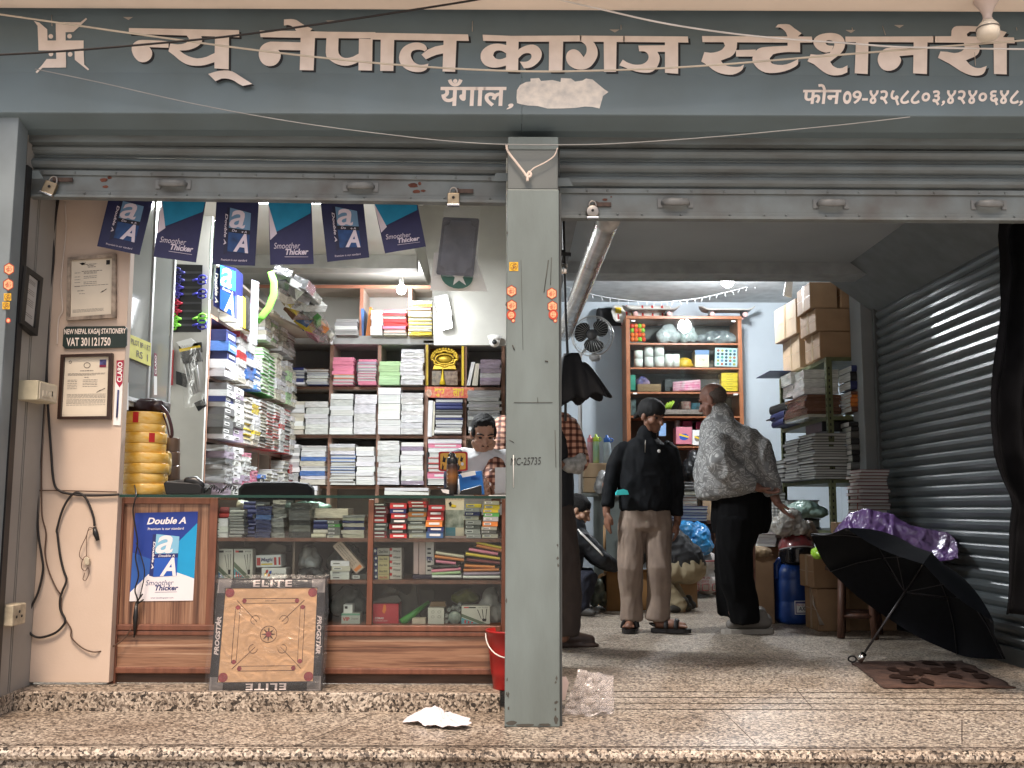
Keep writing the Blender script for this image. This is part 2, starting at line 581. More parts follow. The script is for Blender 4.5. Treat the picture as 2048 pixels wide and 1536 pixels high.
# ---------------------------------------------------------------- soffit and facade shell
ZSOF=P(1024,43,4.10).z
b=MB()
b.smooth=True
pr=[(3.78,ZSOF+.6),(3.78,ZSOF),(3.985,ZSOF),(4.01,ZSOF+.006),(4.03,ZSOF+.022),(4.042,ZSOF+.05),(4.046,ZSOF+.1),(4.046,ZSOF+.6)]  # end curves up into a recess, shaped to give the soft dark band
for i in range(len(pr)-1):
 (a0,z0),(a1,z1)=pr[i],pr[i+1]
 b.add([(-5,a0,z0),(5,a0,z0),(5,a1,z1),(-5,a1,z1)],[(0,1,2,3)],i>1)
struct(b,'ceiling_soffit',CREAMS,origin=(0,0,0))
b=MB()
b.box(-5,5,4.15,4.45,ZSOF+.0,ZSOF+.62)
struct(b,'wall_above',mat('painted_gap_shade',(.05,.042,.04),.8))  # near-black colour stands in for the shade in the soffit gap
b=MB()
b.box(-5,-2.255,4.06,4.12,.075,2.56)
struct(b,'neighbour_wall',mat('red_brown_neighbour',(.13,.05,.04),.6,var=.3,scale=3))
b=MB()
b.box(-2.235,-2.078,4.10,4.19,.0,2.535)
b.add([(-2.235,4.10,2.535),(-2.078,4.10,2.535),(-2.078,4.30,2.6),(-2.235,4.30,2.6)],[(0,1,2,3)])
t=thing('door_jamb',(-2.15,4.14,0),'blue grey steel jamb with deity stickers at the left edge','jamb')
b.build('post',mat('jamb_paint',(.20,.235,.25),.45,var=.12,scale=3,tint=(.12,.14,.145)),t,bevel=.004)
b=MB()
b.box(-2.10,-2.073,4.192,4.235,.0,2.3)
b.build('seal_strip',BLACK,t)
# side wall of the recess with its grooves
b=MB()
b.box(-2.6,-2.10,4.236,4.60,0,2.7)
struct(b,'wall_left',SIDEW)
b=MB()
for y in(4.36,4.375):
 b.box(-2.101,-2.098,y,y+.004,.08,2.6)
struct(b,'wall_left_grooves',mat('groove_grey',(.2,.19,.175),.7))
# cream end panel
b=MB()
b.box(-2.10,-1.752,4.548,4.60,ZS+.012,2.62)
struct(b,'wall_cream',CREAM,bevel=.003)
# shop rooms
b=MB()
b.box(-3.3,1.02-.98,9.42,9.6,-.1,3.6)
struct(b,'wall_back',WALLW)
b=MB()
b.box(.04,4.6,11.2,11.35,-.1,3.4)
struct(b,'wall_back_right',WALLB)
b=MB()
b.box(.04,.12,9.3,11.2,-.1,3.4)
struct(b,'wall_partition',WALLB)
b=MB()
b.box(-2.75,-2.6,4.6,9.6,-.1,3.3)
struct(b,'wall_side',WALLW)
b=MB()
b.box(3.62,3.75,4.2,11.3,-.1,3.5)
struct(b,'wall_right',WALLB)
ZCL=2.95
b=MB()
b.box(-2.7,-.80,4.45,9.5,ZCL,ZCL+.1)
b.box(-.80,.05,4.45,9.5,3.42,3.5)
b.box(-.84,-.80,4.45,9.5,ZCL+.1,3.42)
struct(b,'ceiling_left',WALLW)
b=MB()
b.box(-2.7,-.80,8.28,8.46,2.835,ZCL-.002)
struct(b,'ceiling_beam',mat('beam_grey_white',(.52,.52,.49),.8))
b=MB()
b.box(.05,3.7,4.45,7.2,2.632,2.75)
struct(b,'ceiling_right_front',CEILG)
b=MB()
b.box(.05,3.7,7.2,7.45,2.545,3.3)
struct(b,'ceiling_beam_right',mat('beam_grey',(.36,.39,.40),.8))
b=MB()
b.box(.05,3.7,7.45,11.3,3.157,3.3)
struct(b,'ceiling_right',mat('ceiling_white',(.58,.60,.60),.8))
b=MB()
b.box(-.01,.05,4.45,9.5,2.5,3.5)
struct(b,'ceiling_divider',WALLW)
b=MB()
b.pprism([(833,398),(864,568),(868,690),(1012,690),(1012,398)],8.0,.06)
b.box(-.02,.02,8.06,9.42,-.1,3.3)
struct(b,'wall_stair_panel',mat('stair_panel_white',(.38,.37,.335),.8,var=.04))
# right bay: side shutter wall, its post and its box
XS=2.81
YA,YB=4.35,7.68
t=thing('side_shutter',(XS,6,0),'closed dark slatted roller shutter forming the right side wall','shutter')
b=MB()
z,pitch=.02,.0715
b.smooth=True
while z<2.66:
 pr=[(0,0),(.010,.012),(.017,.030),(.013,.050),(.002,.060),(-.006,.064),(.002,.0715)]
 for i in range(len(pr)-1):
  (d0,a0),(d1,a1)=pr[i],pr[i+1]
  b.add([(XS-d0,YA,z+a0),(XS-d0,YB,z+a0),(XS-d1,YB,z+a1),(XS-d1,YA,z+a1)],[(0,3,2,1)])
 z+=pitch
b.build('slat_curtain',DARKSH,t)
b=MB()
b.box(XS-.03,XS+.05,YB,YB+.05,0,2.62)
b.build('guide_rail',mat('guide_rail_grey',(.10,.11,.11),.5),t)
b=MB()
b.box(XS-.03,XS+.03,YA,YB,.0,.09)
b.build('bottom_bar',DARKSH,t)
b=MB()
b.add([(2.45,4.45,2.63),(2.86,4.45,2.63),(2.86,7.75,2.63),(2.45,7.75,2.63),(2.86,4.45,2.33),(2.86,7.75,2.33)],[(0,4,5,3),(3,5,2),(0,1,4)])
b.build('roller_box',mat('roller_box_dark',(.15,.17,.178),.5),t)
b=MB()
p,q=P(1727,800,7.75),P(1764,800,7.75)
b.box(p.x,q.x+.02,7.75,8.0,0,2.70)
tt=thing('corner_post',((p.x+q.x)/2,7.87,0),'grey painted post between the rack and the side shutter','post')
b.build('shaft',mat('post_grey',(.24,.255,.26),.6,var=.08,scale=3),tt,bevel=.006)
b=MB()
b.box(2.86,3.62,7.72,7.95,2.3,2.97)
struct(b,'wall_return',CEILG)
# ---------------------------------------------------------------- central pillar
t=thing('pillar',(.085,4.2,0),'blue grey steel clad pillar between the two shop bays','pillar')
x0,x1=P(1011.5,900,4.11).x,P(1119,900,4.11).x
zt,zm=P(1060,272,4.12).z,P(1060,378,4.11).z
b=MB()
b.box(x0,x1,4.11,4.42,0,zm)
b.build('casing',PILLARP,t,bevel=.005)
b=MB()
b.box(x0+.002,x1-.003,4.125,4.40,zm+.002,zt)
b.build('upper_casing',mat('pillar_upper_paint',(.15,.165,.16),.5,var=.1,scale=4),t,bevel=.006)
b=MB()
b.box(x0+.004,x1-.002,4.121,4.13,P(1060,299,4.12).z,zt-.003)
b.build('cap_plate',PILLARP,t,bevel=.003)
b=MB()
b.box(x1+.002,x1+.010,4.13,4.40,0,zm-.01)
b.build('edge_channel',mat('channel_dark',(.05,.055,.055),.5),t)
b=MB()
for(xa,ya,xb,yb,w)in((1097,520,1088,585,1.2),(1103,515,1101,570,.9),(1028,805,1105,805,.9),(1075,795,1076,806,.8),(1025,690,1029,700,2),(1090,722,1096,723,2.2),(1019,880,1028,885,1),(1110,860,1112,935,.8),(1042,520,1046,700,.5)):
 p,q=P(xa,ya,4.108),P(xb,yb,4.108)
 b.tube([p,q],w*.0012,4)
for k in range(16):
 x,y=(1012+R.random()*5 if k%2 else 1110+R.random()*7),R.choice((R.uniform(1340,1450),R.uniform(400,1450)))
 b.poly([P(x+R.uniform(.5,3.5)*math.cos(a*1.05),y+R.uniform(1,7)*math.sin(a*1.05),4.1088)for a in range(6)])
for x,y,w,h in((1022,1446,13,5),(1050,1450,20,3),(1090,1449,16,3),(1112,1440,5,9)):
 b.poly([P(x+w*math.cos(a*.524)*R.uniform(.6,1.1),min(1453,y+h*math.sin(a*.524)*R.uniform(.6,1.2)),4.1092)for a in range(12)])
b.build('scuff_mark',mat('grime',(.075,.07,.06),.8),t)
b=MB()
b.ptext('MC-25735',1021,915,1082,930,4.1085,shear=.15,rot=-.03)
b.build('marker_writing',INK,t)
b=MB()
p0,p1=P(1027,910,4.108),P(1027,975,4.108)
b.tube([p0,p1],.0016,4)
b.build('scratch',WHITE,t)
# ---------------------------------------------------------------- sign board and its painted lettering
t=thing('shop_sign',(0,4.09,2.6),'long blue grey fascia with hand painted cream Nepali lettering','sign')
zS0=P(1024,30,4.10).z
zS1,zS2,zS3=P(1024,148,4.10).z,P(1024,228,4.072).z,P(1024,262,4.17).z
b=MB()
pr=[(4.10,zS0+.05),(4.10,zS1),(4.072,zS2),(4.076,zS2-.004),(4.17,zS3),(4.24,zS3)]  # lower panel tilted to face upward, so the tone step is built into the shape
for i in range(len(pr)-1):
 (a0,q0),(a1,q1)=pr[i],pr[i+1]
 for(xa,xb)in((-2.6,.0362),(.0375,3)):
  b.add([(xa,a0,q0),(xb,a0,q0),(xb,a1,q1),(xa,a1,q1)],[(3,2,1,0)])
b.box(-2.6,3,4.102,4.14,zS1,zS0+.05)
b.build('board',SIGNPAINT,t)
Z1=(50,20,.11719);Z2=(240,30,.13672);Z3=(500,30,.11719);Z4=(730,30,.1123)
Z5=(940,50,.11719);Z6=(1160,50,.11719);Z7=(1390,40,.15625);Z8=(1700,0,.16992)
LET=[('swastik_symbol',[(Z1,[(225,520),(1000,520),(1000,690),(230,690)]),(Z1,[(525,205),(690,205),(700,980),(535,985)]),(Z1,[(525,205),(945,210),(1040,135),(1060,155),(930,280),(825,375),(690,380),(525,380)]),(Z1,[(150,185),(245,215),(380,330),(385,530),(225,530),(215,270)]),(Z1,[(370,835),(700,835),(700,980),(430,985),(300,985),(205,1080),(180,1058),(290,940)]),(Z1,[(845,680),(1000,680),(1010,930),(1095,1010),(1075,1030),(850,850)]),(Z1,'dots')]),('letter_nyu',[(Z2,[(130,190),(1740,220),(1745,325),(1190,308),(960,300),(130,275)]),(Z2,[(710,480),(430,470),(465,520),(470,580),(445,640),(390,680),(330,692),(270,675),(215,620),(180,550),(170,480),(195,420),(250,378),(330,365),(560,372),(710,385)]),(Z2,[(965,290),(1010,345),(990,390),(930,418),(840,430),(735,418),(708,530),(800,600),(870,660),(960,715),(1060,740),(1180,742),(1290,720),(1395,685),(1395,550),(1270,610),(1130,635),(1010,605),(930,565),(870,520),(960,518),(1060,495),(1150,450),(1195,395),(1200,350),(1185,290)]),(Z2,[(1390,300),(1595,310),(1590,795),(1380,780)]),(Z2,[(1295,870),(1390,830),(1520,810),(1640,825),(1760,905),(1955,1040),(1820,1075),(1690,990),(1600,955),(1500,950),(1415,995)])]),('letter_ne',[(Z3,[(165,265),(800,270),(1330,285),(1330,395),(860,390),(180,378)]),(Z3,[(580,75),(700,68),(790,85),(860,130),(960,190),(1068,235),(1010,290),(800,290),(760,225),(700,185),(640,170),(580,180)]),(Z3,[(880,465),(420,455),(320,460),(230,500),(170,570),(148,660),(165,750),(210,820),(280,865),(360,872),(440,845),(500,780),(525,700),(515,640),(480,595),(880,605)]),(Z3,[(865,370),(1110,380),(1085,945),(848,940)])]),('letter_pa',[(Z3,[(1330,285),(2140,292),(2140,400),(1330,395)]),(Z3,[(1305,385),(1512,385),(1505,600),(1530,680),(1590,725),(1660,732),(1760,710),(1880,645),(1880,790),(1780,835),(1670,865),(1560,860),(1450,825),(1360,765),(1300,700),(1295,560)]),(Z4,[(-107,420),(135,430),(125,990),(-118,985)]),(Z4,[(100,315),(620,323),(620,446),(100,436)]),(Z4,[(280,430),(520,435),(505,998),(270,995)])]),('letter_la',[(Z4,[(600,323),(1835,345),(1850,462),(600,446)]),(Z4,[(1105,610),(1095,570),(1050,520),(970,492),(880,490),(780,515),(690,570),(630,650),(605,750),(620,840),(660,900),(720,955),(800,995),(900,1015),(1000,1012),(1080,980),(1115,930),(1130,865),(1050,885),(960,885),(890,850),(840,790),(815,720),(830,660),(870,630),(950,618),(1030,630),(1060,650)]),(Z4,[(1005,705),(1110,620),(1250,560),(1410,530),(1410,680),(1270,710),(1180,745),(1085,790)]),(Z4,[(1400,440),(1630,450),(1605,1012),(1380,1005)])]),('letter_ka',[(Z5,[(215,165),(700,185),(1900,178),(1900,280),(1340,285),(840,285),(225,270)]),(Z5,[(620,270),(830,270),(820,800),(612,795)]),(Z5,[(640,350),(550,325),(450,318),(350,335),(260,385),(200,450),(180,530),(195,610),(250,680),(330,718),(430,728),(530,715),(640,685),(640,540),(560,575),(490,585),(430,565),(395,520),(410,470),(450,440),(510,435),(570,455),(640,500)]),(Z5,[(810,445),(890,380),(980,345),(1080,335),(1160,370),(1215,440),(1225,510),(1200,590),(1140,660),(1060,715),(980,735),(920,738),(850,625),(920,628),(990,615),(1040,570),(1050,520),(1020,485),(960,480),(900,500),(855,540),(810,585)]),(Z5,[(1350,270),(1590,270),(1575,800),(1345,795)])]),('letter_ga',[(Z6,[(0,180),(760,186),(760,290),(0,286)]),(Z6,[(0,270),(200,270),(270,350),(298,430),(298,520),(260,610),(190,700),(100,750),(0,760),(-90,745),(-180,690),(-230,610),(-238,530),(-210,460),(-150,420),(-90,415),(-30,440),(20,490),(62,548),(100,490),(115,420),(100,350),(60,310)]),(Z6,[(405,275),(625,280),(615,800),(410,800)])]),('letter_ja',[(Z6,[(740,186),(1840,195),(1850,300),(740,290)]),(Z6,[(995,350),(1470,345),(1470,460),(1320,458),(1355,520),(1360,600),(1330,690),(1270,770),(1190,810),(1080,812),(960,795),(850,760),(670,688),(730,590),(800,635),(900,670),(980,678),(1070,665),(1140,620),(1170,560),(1160,500),(1120,460),(1070,448),(1010,448)]),(Z6,[(1450,280),(1675,285),(1675,832),(1450,815)])]),('letter_ste',[(Z7,[(90,205),(1495,212),(1505,288),(1180,290),(95,283)]),(Z7,[(1030,95),(1060,58),(1130,52),(1210,58),(1270,105),(1365,170),(1300,225),(1190,225),(1165,160),(1120,115),(1080,95)]),(Z7,[(360,275),(540,275),(535,350),(510,420),(450,475),(330,520),(360,560),(420,590),(500,600),(580,595),(628,570),(610,630),(560,670),(480,700),(380,695),(290,670),(220,630),(160,580),(80,530),(120,410),(200,420),(290,405),(350,375),(385,330)]),(Z7,[(525,385),(780,378),(760,468),(525,468)]),(Z7,[(1185,275),(1345,275),(1345,412),(1200,410),(1100,418),(1000,440),(955,490),(970,540),(1020,568),(1120,575),(1220,550),(1322,500),(1318,565),(1260,610),(1150,655),(1020,678),(900,672),(810,625),(750,555),(735,490),(760,420),(800,375),(860,350),(1000,338),(1185,330)])]),('letter_sha',[(Z7,[(1775,330),(1745,405),(1680,418),(1600,395),(1540,345),(1515,290),(1530,235),(1590,190),(1680,168),(1780,168),(1860,195),(1910,250),(1920,320),(1895,390),(1840,450),(1790,490),(1700,450),(1750,390),(1779,335),(1782,300),(1760,270),(1720,258),(1685,262),(1665,285),(1680,310),(1720,328)]),(Z7,[(1800,480),(1730,535),(1760,580),(1820,615),(1890,612),(1952,580),(1950,670),(1880,700),(1780,710),(1690,690),(1600,630),(1520,565),(1440,528),(1480,438),(1560,445),(1640,440),(1705,425),(1790,440)]),(Z8,[(-54,430),(300,430),(300,495),(-54,495)]),(Z8,[(70,485),(218,485),(208,872),(55,862)])]),('letter_na',[(Z8,[(280,430),(1000,427),(1000,500),(280,495)]),(Z8,[(765,545),(480,560),(400,580),(345,630),(325,700),(345,770),(400,825),(480,832),(550,800),(595,740),(600,690),(580,660),(765,645)]),(Z8,[(750,485),(912,485),(905,872),(742,862)])]),('letter_ree',[(Z8,[(980,427),(1195,425),(1930,440),(1940,510),(1500,505),(980,500)]),(Z8,[(1340,495),(1500,495),(1525,560),(1515,620),(1470,665),(1365,710),(1410,760),(1470,795),(1540,800),(1610,775),(1590,840),(1550,880),(1480,892),(1400,880),(1300,835),(1170,750),(1035,680),(1065,605),(1150,610),(1230,625),(1310,605),(1350,560)]),(Z8,[(1190,430),(1195,360),(1230,315),(1300,305),(1500,310),(1700,340),(1845,378),(1795,445),(1700,445),(1500,445),(1480,372),(1410,372),(1375,400),(1385,442)]),(Z8,[(1690,500),(1845,505),(1845,875),(1695,870)])]),]
def sgn(pts,Y):
 """sign surface: upper half upright, lower half leaning out to render brighter"""
 out=[]
 for x,y in pts:
  out.append((x,y))
 return[P(x,y,Y)for x,y in out]
for nm,polys in LET:
 b,sh=MB(),MB()
 sh.m=0
 for k,(zz,pts)in enumerate(polys):
  Y=4.0965-k*.00025
  if pts=='dots':
   for cx,cy in((440,450),(760,447),(443,750),(770,757)):
    b.poly([P(zz[0]+(cx+40*math.cos(a*math.pi/10))*zz[2],zz[1]+(cy-40*math.sin(a*math.pi/10))*zz[2],Y)for a in range(20)])
   continue
  q=[(zz[0]+x*zz[2],zz[1]+y*zz[2])for x,y in pts]
  if len(q)>9:
   q2=[]
   for i in range(len(q)):
    a0,a1,a2,a3=q[i-1],q[i],q[(i+1)%len(q)],q[(i+2)%len(q)]
    q2.append(a1)
    def ang(u,v,w):
     d=Vector((v[0]-u[0],v[1]-u[1])).angle(Vector((w[0]-v[0],w[1]-v[1])),0)
     return d
    if ang(a0,a1,a2)<.95 and ang(a1,a2,a3)<.95:
     q2.append(((-a0[0]+9*a1[0]+9*a2[0]-a3[0])/16,(-a0[1]+9*a1[1]+9*a2[1]-a3[1])/16))
   q=q2
  b.ppoly(q,Y)
  if nm!='swastik_symbol':
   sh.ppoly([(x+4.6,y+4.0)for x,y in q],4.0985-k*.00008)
 if nm=='letter_nyu':
  for mbx,off in((b,0),(sh,.001)):
   for i,p in enumerate(mbx.v):
    if p.z<zS1:
     p.y-=.0028+(zS1-p.z)*.33
 lo=b.build(nm,LETTER,t)
 if sh.v:
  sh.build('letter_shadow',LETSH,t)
def yl(py):
 return 4.10-(py-148)/80*.028-.0016
def stext(mb,txt,x0,y0,x1,y1,**k):
 mb.text(txt,lambda u,v:P(x0+u*(x1-x0),y1+v*(y0-y1),yl(y1+v*(y0-y1))),**k)
b=MB()
stext(b,'यँगाल',881,158,1013,213,bold=.022,shear=.05)
stext(b,',',1013,207,1027,219,bold=.02,shear=.3)
b.build('town_name',LETTER,t)
b=MB()
stext(b,'फोन',1606,168,1683,208,bold=.024,shear=.1)
stext(b,'०',1686,182,1703,208,bold=.024,shear=.12)
stext(b,'9-',1705,181,1736,208,bold=.02,shear=.1)
stext(b,'४२५८८०३',1739,180,1880,211,bold=.024,shear=.12)
stext(b,',',1882,201,1890,212,bold=.02,shear=.3)
stext(b,'४२४०६४८',1894,180,2038,211,bold=.024,shear=.12)
stext(b,',',2037,201,2046,212,bold=.02,shear=.3)
b.build('phone_number',LETTER,t)
b=MB()
out=[(1033,195),(1034,180),(1040,170),(1052,164),(1061,163),(1061,157),(1078,156),(1082,162),(1105,160),(1121,164),(1122,156),(1142,157),(1150,163),(1165,161),(1172,157),(1185,159),(1196,168),(1208,178),(1217,184),(1206,192),(1203,203),(1199,217),(1185,214),(1170,213),(1150,216),(1120,217),(1095,217),(1075,212),(1055,211),(1040,208),(1034,206)]
b.poly([P(x,y,yl(y))for x,y in out])
b.build('whitewash_patch',mat('whitewash',(.86,.79,.70),.7,var=.2,scale=26,tint=(.58,.55,.51)),t)
b=MB()
for(x0,y0,x1,y1)in((945,42,944.5,63),(1242,50,1242,59),(1704,55,1706,64),(1765,52,1771,70),(103,30,104,52),(2033,55,2034,61),(1949,105,1951,131)):
 b.tube([P(x0,y0,4.097),P(x1,y1,4.097)],.0018,4)
for(x,y)in((255,36),(1797,52),(1700,62),(660,43),(1228,61)):
 b.poly([P(x-9,y-2,4.0975),P(x+2,y+4,4.0975),P(x+11,y-2,4.0975)])
b.build('paint_drip',mat('drip_cream',(.5,.44,.38),.6),t)
# ---------------------------------------------------------------- rolled-up front shutters
def front_shutter(xa,xb,y0,y1,y2,y3,label,handles,Y=4.30,slope=0.0):
 za,zb,zc,zd=P(1024,y0,Y).z,P(1024,y1,Y).z,P(1024,y2,Y).z,P(1024,y3,Y).z
 XA,XB=P(xa,y2,Y).x,P(xb,y2,Y).x
 t=thing('roller_shutter',((XA+XB)/2,Y,zd),label,'shutter','half rolled front shutters')
 def q(x,yy,z):
  return(x,yy,z-slope*(x-XA)/(XB-XA))
 b=MB()
 b.smooth=True
 z=zb
 pitch=.0635
 while z<za+.1:
  pr=[(0,0),(-.004,.004),(.002,.009),(-.012,.014),(-.023,.024),(-.026,.036),(-.019,.049),(-.003,.058),(.003,.0635)]
  for i in range(len(pr)-1):
   (d0,a0),(d1,a1)=pr[i],pr[i+1]
   b.add([q(XA,Y+d0,z+a0),q(XB,Y+d0,z+a0),q(XB,Y+d1,z+a1),q(XA,Y+d1,z+a1)],[(0,1,2,3)])
  z+=pitch
 b.build('slat_curtain',SHUTTER,t)
 b=MB()
 def bar(z0,z1,yf,yb):
  b.add([q(XA,yf,z0),q(XB,yf,z0),q(XB,yb,z0),q(XA,yb,z0),q(XA,yf,z1),q(XB,yf,z1),q(XB,yb,z1),q(XA,yb,z1)],[(3,2,1,0),(4,5,6,7),(0,1,5,4),(1,2,6,5),(2,3,7,6),(3,0,4,7)])
 bar(zd+.032,zb+.003,Y-.006,Y+.01)
 bar(zb-.022,zb,Y-.016,Y-.0065)
 bar(zd+.012,zd+.032,Y-.012,Y+.012)
 bar(zd,zd+.012,Y-.026,Y+.022)
 n=int((XB-XA)/.155)
 for i in range(n):
  x=XA+(i+.5)*(XB-XA)/n+R.uniform(-.02,.02)
  for zz in(zb-.011,zd+.022):
   c=q(x+R.uniform(-.03,.03),Y-.017 if zz>zd+.03 else Y-.013,zz)
   b.ell(c,(.0055,.004,.0055),nu=8,nv=5)
 rail=b.build('bottom_rail',mat('rail_paint',(.175,.20,.20),.45,var=.14,scale=6,tint=(.11,.105,.095),bump=.05,bscale=30),t,bevel=.002)
 zh=(zb-.022+zd+.032)/2
 for hx in handles:
  b=MB()
  X=P(hx,y2,Y).x
  for s in(-1,1):
   b.obox(q(X+s*.066,Y-.009,zh),(.022,.006,.04))
  pts=[q(X-.06,Y-.012,zh),q(X-.05,Y-.035,zh),q(X-.02,Y-.043,zh-.003),q(X+.02,Y-.043,zh-.003),q(X+.05,Y-.035,zh),q(X+.06,Y-.012,zh)]
  b.tube(pts,[.009,.014,.017,.017,.014,.009],8,True,.45)
  b.build('pull_handle',mat('handle_paint',(.19,.195,.19),.4,var=.15,scale=20),t)
 b=MB()
 for hx,hy in((handles[0]-140,-8),(handles[0]-128,-14),(handles[0]-135,6),(handles[-1]+105,-6),(handles[-1]+118,-10),(handles[-1]+112,8),(handles[-1]+125,6)):
  X=P(hx,y2,Y).x
  c=q(X,Y-.0075,zh-hy*.002)
  rr=R.uniform(.006,.016)
  b.poly([Vector(c)+Vector((math.cos(a*.7)*rr*(1.6 if abs(hy)<9 else .7)*R.uniform(.6,1.1),0,math.sin(a*.7)*rr*.7*R.uniform(.6,1.1)))for a in range(9)])
 b.build('rust_patch',RUST,rail)
 return t,q,zh
tA,qA,zhA=front_shutter(46,1012,262,345,368,400,'left grey roller shutter pushed up over the counter',(348,722),slope=.021)
tB,qB,zhB=front_shutter(1119,2120,262,378,402,439,'right grey roller shutter pushed up over the open doorway',(1350,1660,1975),slope=.004)
b=MB()
b.box(-2.6,3,4.24,4.42,zS3-.03,zS3+.06)
struct(b,'beam_shutter_box',SHUTTER)
for(x,y,s,nm)in((70,350,1,'left jamb'),(1000,355,-1,'left face of the pillar'),(1130,365,1,'right face of the pillar')):
 b=MB()
 b.pprism([(x-16*s,y-9),(x+8*s,y-9),(x+16*s,y+7),(x-16*s,y+7)],4.235,.006)
 b.build('stop_bracket',BLUEGREY,label=f'small slanted steel stop bracket at the {nm}',cat='bracket',group='shutter stop brackets')
def padlock(px,py,Y,tilt,label,kind=0,w=.048):
 c=P(px,py,Y)
 M=Matrix.Rotation(tilt,3,'Y')
 t=thing('padlock',c,label,'padlock','padlocks on the shutter rails')
 b=MB()
 if kind==0:
  b.obox(c,(w,.022,w*.95),M)
 else:
  b.lathe([(.0,-.012),(w*.55,-.012),(w*.6,0),(w*.55,.012),(0,.012)],c,20,Matrix.Rotation(math.pi/2,3,'X'))
 bd=b.build('body',BRASS if kind==0 else STEEL,t,bevel=.003)
 b=MB()
 b.lathe([(0,-.0015),(.006,-.0015),(.006,.0015),(0,.0015)],c+M@Vector((0,-.0125,.004)),12,Matrix.Rotation(math.pi/2,3,'X'))
 b.build('keyhole',BLACK,bd)
 b=MB()
 b.obox(c+M@Vector((0,-.003,-w*.5-.003)),(w*1.02,.026,.008),M)
 b.build('base_plate',CHROME,t,bevel=.001)
 b=MB()
 pts=[c+M@Vector((math.cos(a)*w*.3,0,w*.62+math.sin(a)*w*.36))for a in[math.pi*i/8 for i in range(9)]]
 pts=[c+M@Vector((w*.3,0,w*.3))]+pts+[c+M@Vector((-w*.3,0,w*.3))]
 b.tube(pts,.0042,8)
 b.build('shackle',STEEL,t)
 b=MB()
 b.obox(c+Vector((w*.9,.012,w*.75)),(w*1.5,.006,.018))
 b.obox(c+Vector((w*.3,.006,w*.75)),(.014,.016,.02))
 b.build('hasp',mat('hasp_rusty',(.10,.06,.045),.6,var=.3,scale=40),t)
padlock(100,376,4.27,.35,'square padlock swung sideways under the left end of the rail',0,.055)
padlock(907,398,4.27,0,'upright brass padlock hanging near the pillar',0,.052)
padlock(1185,424,4.275,0,'round steel padlock on the right shutter rail',1,.05)
b=MB()
b.box(-3.4,4.6,4.46,11.5,3.56,3.7)
struct(b,'roof_slab',CEILG)
# ---------------------------------------------------------------- lit lamps of the shop
BULB=emat('lit_bulb',(.93,.97,1.0),30.0)
def bulb_lamp(px,py,Y,zc,power,label,r=.042,plate=True):
 c=P(px,py,Y)
 t=thing('bulb_lamp',(c.x,c.y,zc),label,'lamp')
 b=MB()
 b.ell(c,(r,r,r*1.05),nu=18,nv=12)
 g=b.build('bulb',BULB,t)
 b=MB()
 b.lathe([(.014,r*.8),(.02,r*1.2),(.022,r*1.9),(.018,r*2.2)],c,16)
 if plate:
  b.lathe([(.055,zc-c.z-.012),(.058,zc-c.z-.002)],c,20)
 b.tube([c+Vector((0,0,r*2)),Vector((c.x,c.y,zc))],.012,8)
 b.build('holder',mat('holder_white',(.7,.7,.68),.5),t)
 l=bpy.data.lights.new('bulb_light','POINT')
 l.energy,l.color,l.shadow_soft_size=power,(.93,.96,1.0),r+.01
 lo=bpy.data.objects.new('bulb_light',l)
 COL.objects.link(lo)
 lo.parent=t
 lo.location=c-Vector((c.x,c.y,zc))
 return t
bulb_lamp(803,579,8.72,ZCL,30,'lit round bulb in a ceiling holder above the back shelf')
bulb_lamp(1455,561,9.55,3.157,400,'lit glaring round bulb at the ceiling of the right hand bay',.065)
def tube_lamp(c,M,L_,label,power,r=.013):
 t=thing('tube_lamp',c,label,'lamp')
 b=MB()
 b.tube([c+M@Vector((-L_/2,0,0)),c+M@Vector((L_/2,0,0))],r,12)
 b.build('tube',emat('lit_tube',(.93,.97,1.0),14.0),t)
 b=MB()
 b.obox(c+M@Vector((0,0,.035)),(L_+.06,.05,.03),M)
 for s in(-1,1):
  b.obox(c+M@Vector((s*(L_/2+.012),0,.01)),(.03,.035,.05),M)
 b.build('batten',WHITE,t,bevel=.004)
 l=bpy.data.lights.new('tube_light','AREA')
 l.shape,l.size,l.size_y,l.energy,l.color='RECTANGLE',L_,.06,power,(.93,.97,1.0)
 lo=bpy.data.objects.new('tube_light',l)
 COL.objects.link(lo)
 lo.parent=t
 lo.location=Vector((0,0,-.03))
 return t
tube_lamp(Vector((-1.2,6.62,ZCL-.06)),Matrix.Identity(3),1.15,'lit white ceiling tube behind the left shutter above the counter',92)
# leaning emergency lamp on the stair panel
c=P(906,655,7.9)
t=thing('emergency_lamp',c,'slim lit emergency lamp leaning on the white panel under the slate packet','lamp')
b=MB()
b.pprism([(868,594),(893,588),(906,652),(884,661)],7.93,.05)
b.build('housing',mat('lamp_housing_grey',(.35,.35,.36),.5),t)
b=MB()
b.pprism([(870,601),(891,597),(904,655),(885,660)],7.915,.012)
b.build('diffuser',emat('lit_diffuser',(.95,.98,1.0),9.0),t)
b=MB()
b.tube([P(895,590,7.92),P(898,610,7.9),P(903,630,7.92)],.006,8)
b.build('handle',WHITE,t)
l=bpy.data.lights.new('emergency_light','AREA')
l.shape,l.size,l.size_y,l.energy,l.color='RECTANGLE',.08,.22,1.5,(.93,.97,1.0)
lo=bpy.data.objects.new('emergency_light',l)
COL.objects.link(lo)
lo.parent=t
lo.location=P(888,628,7.86)-c
lo.rotation_euler=(math.radians(90),0,0)
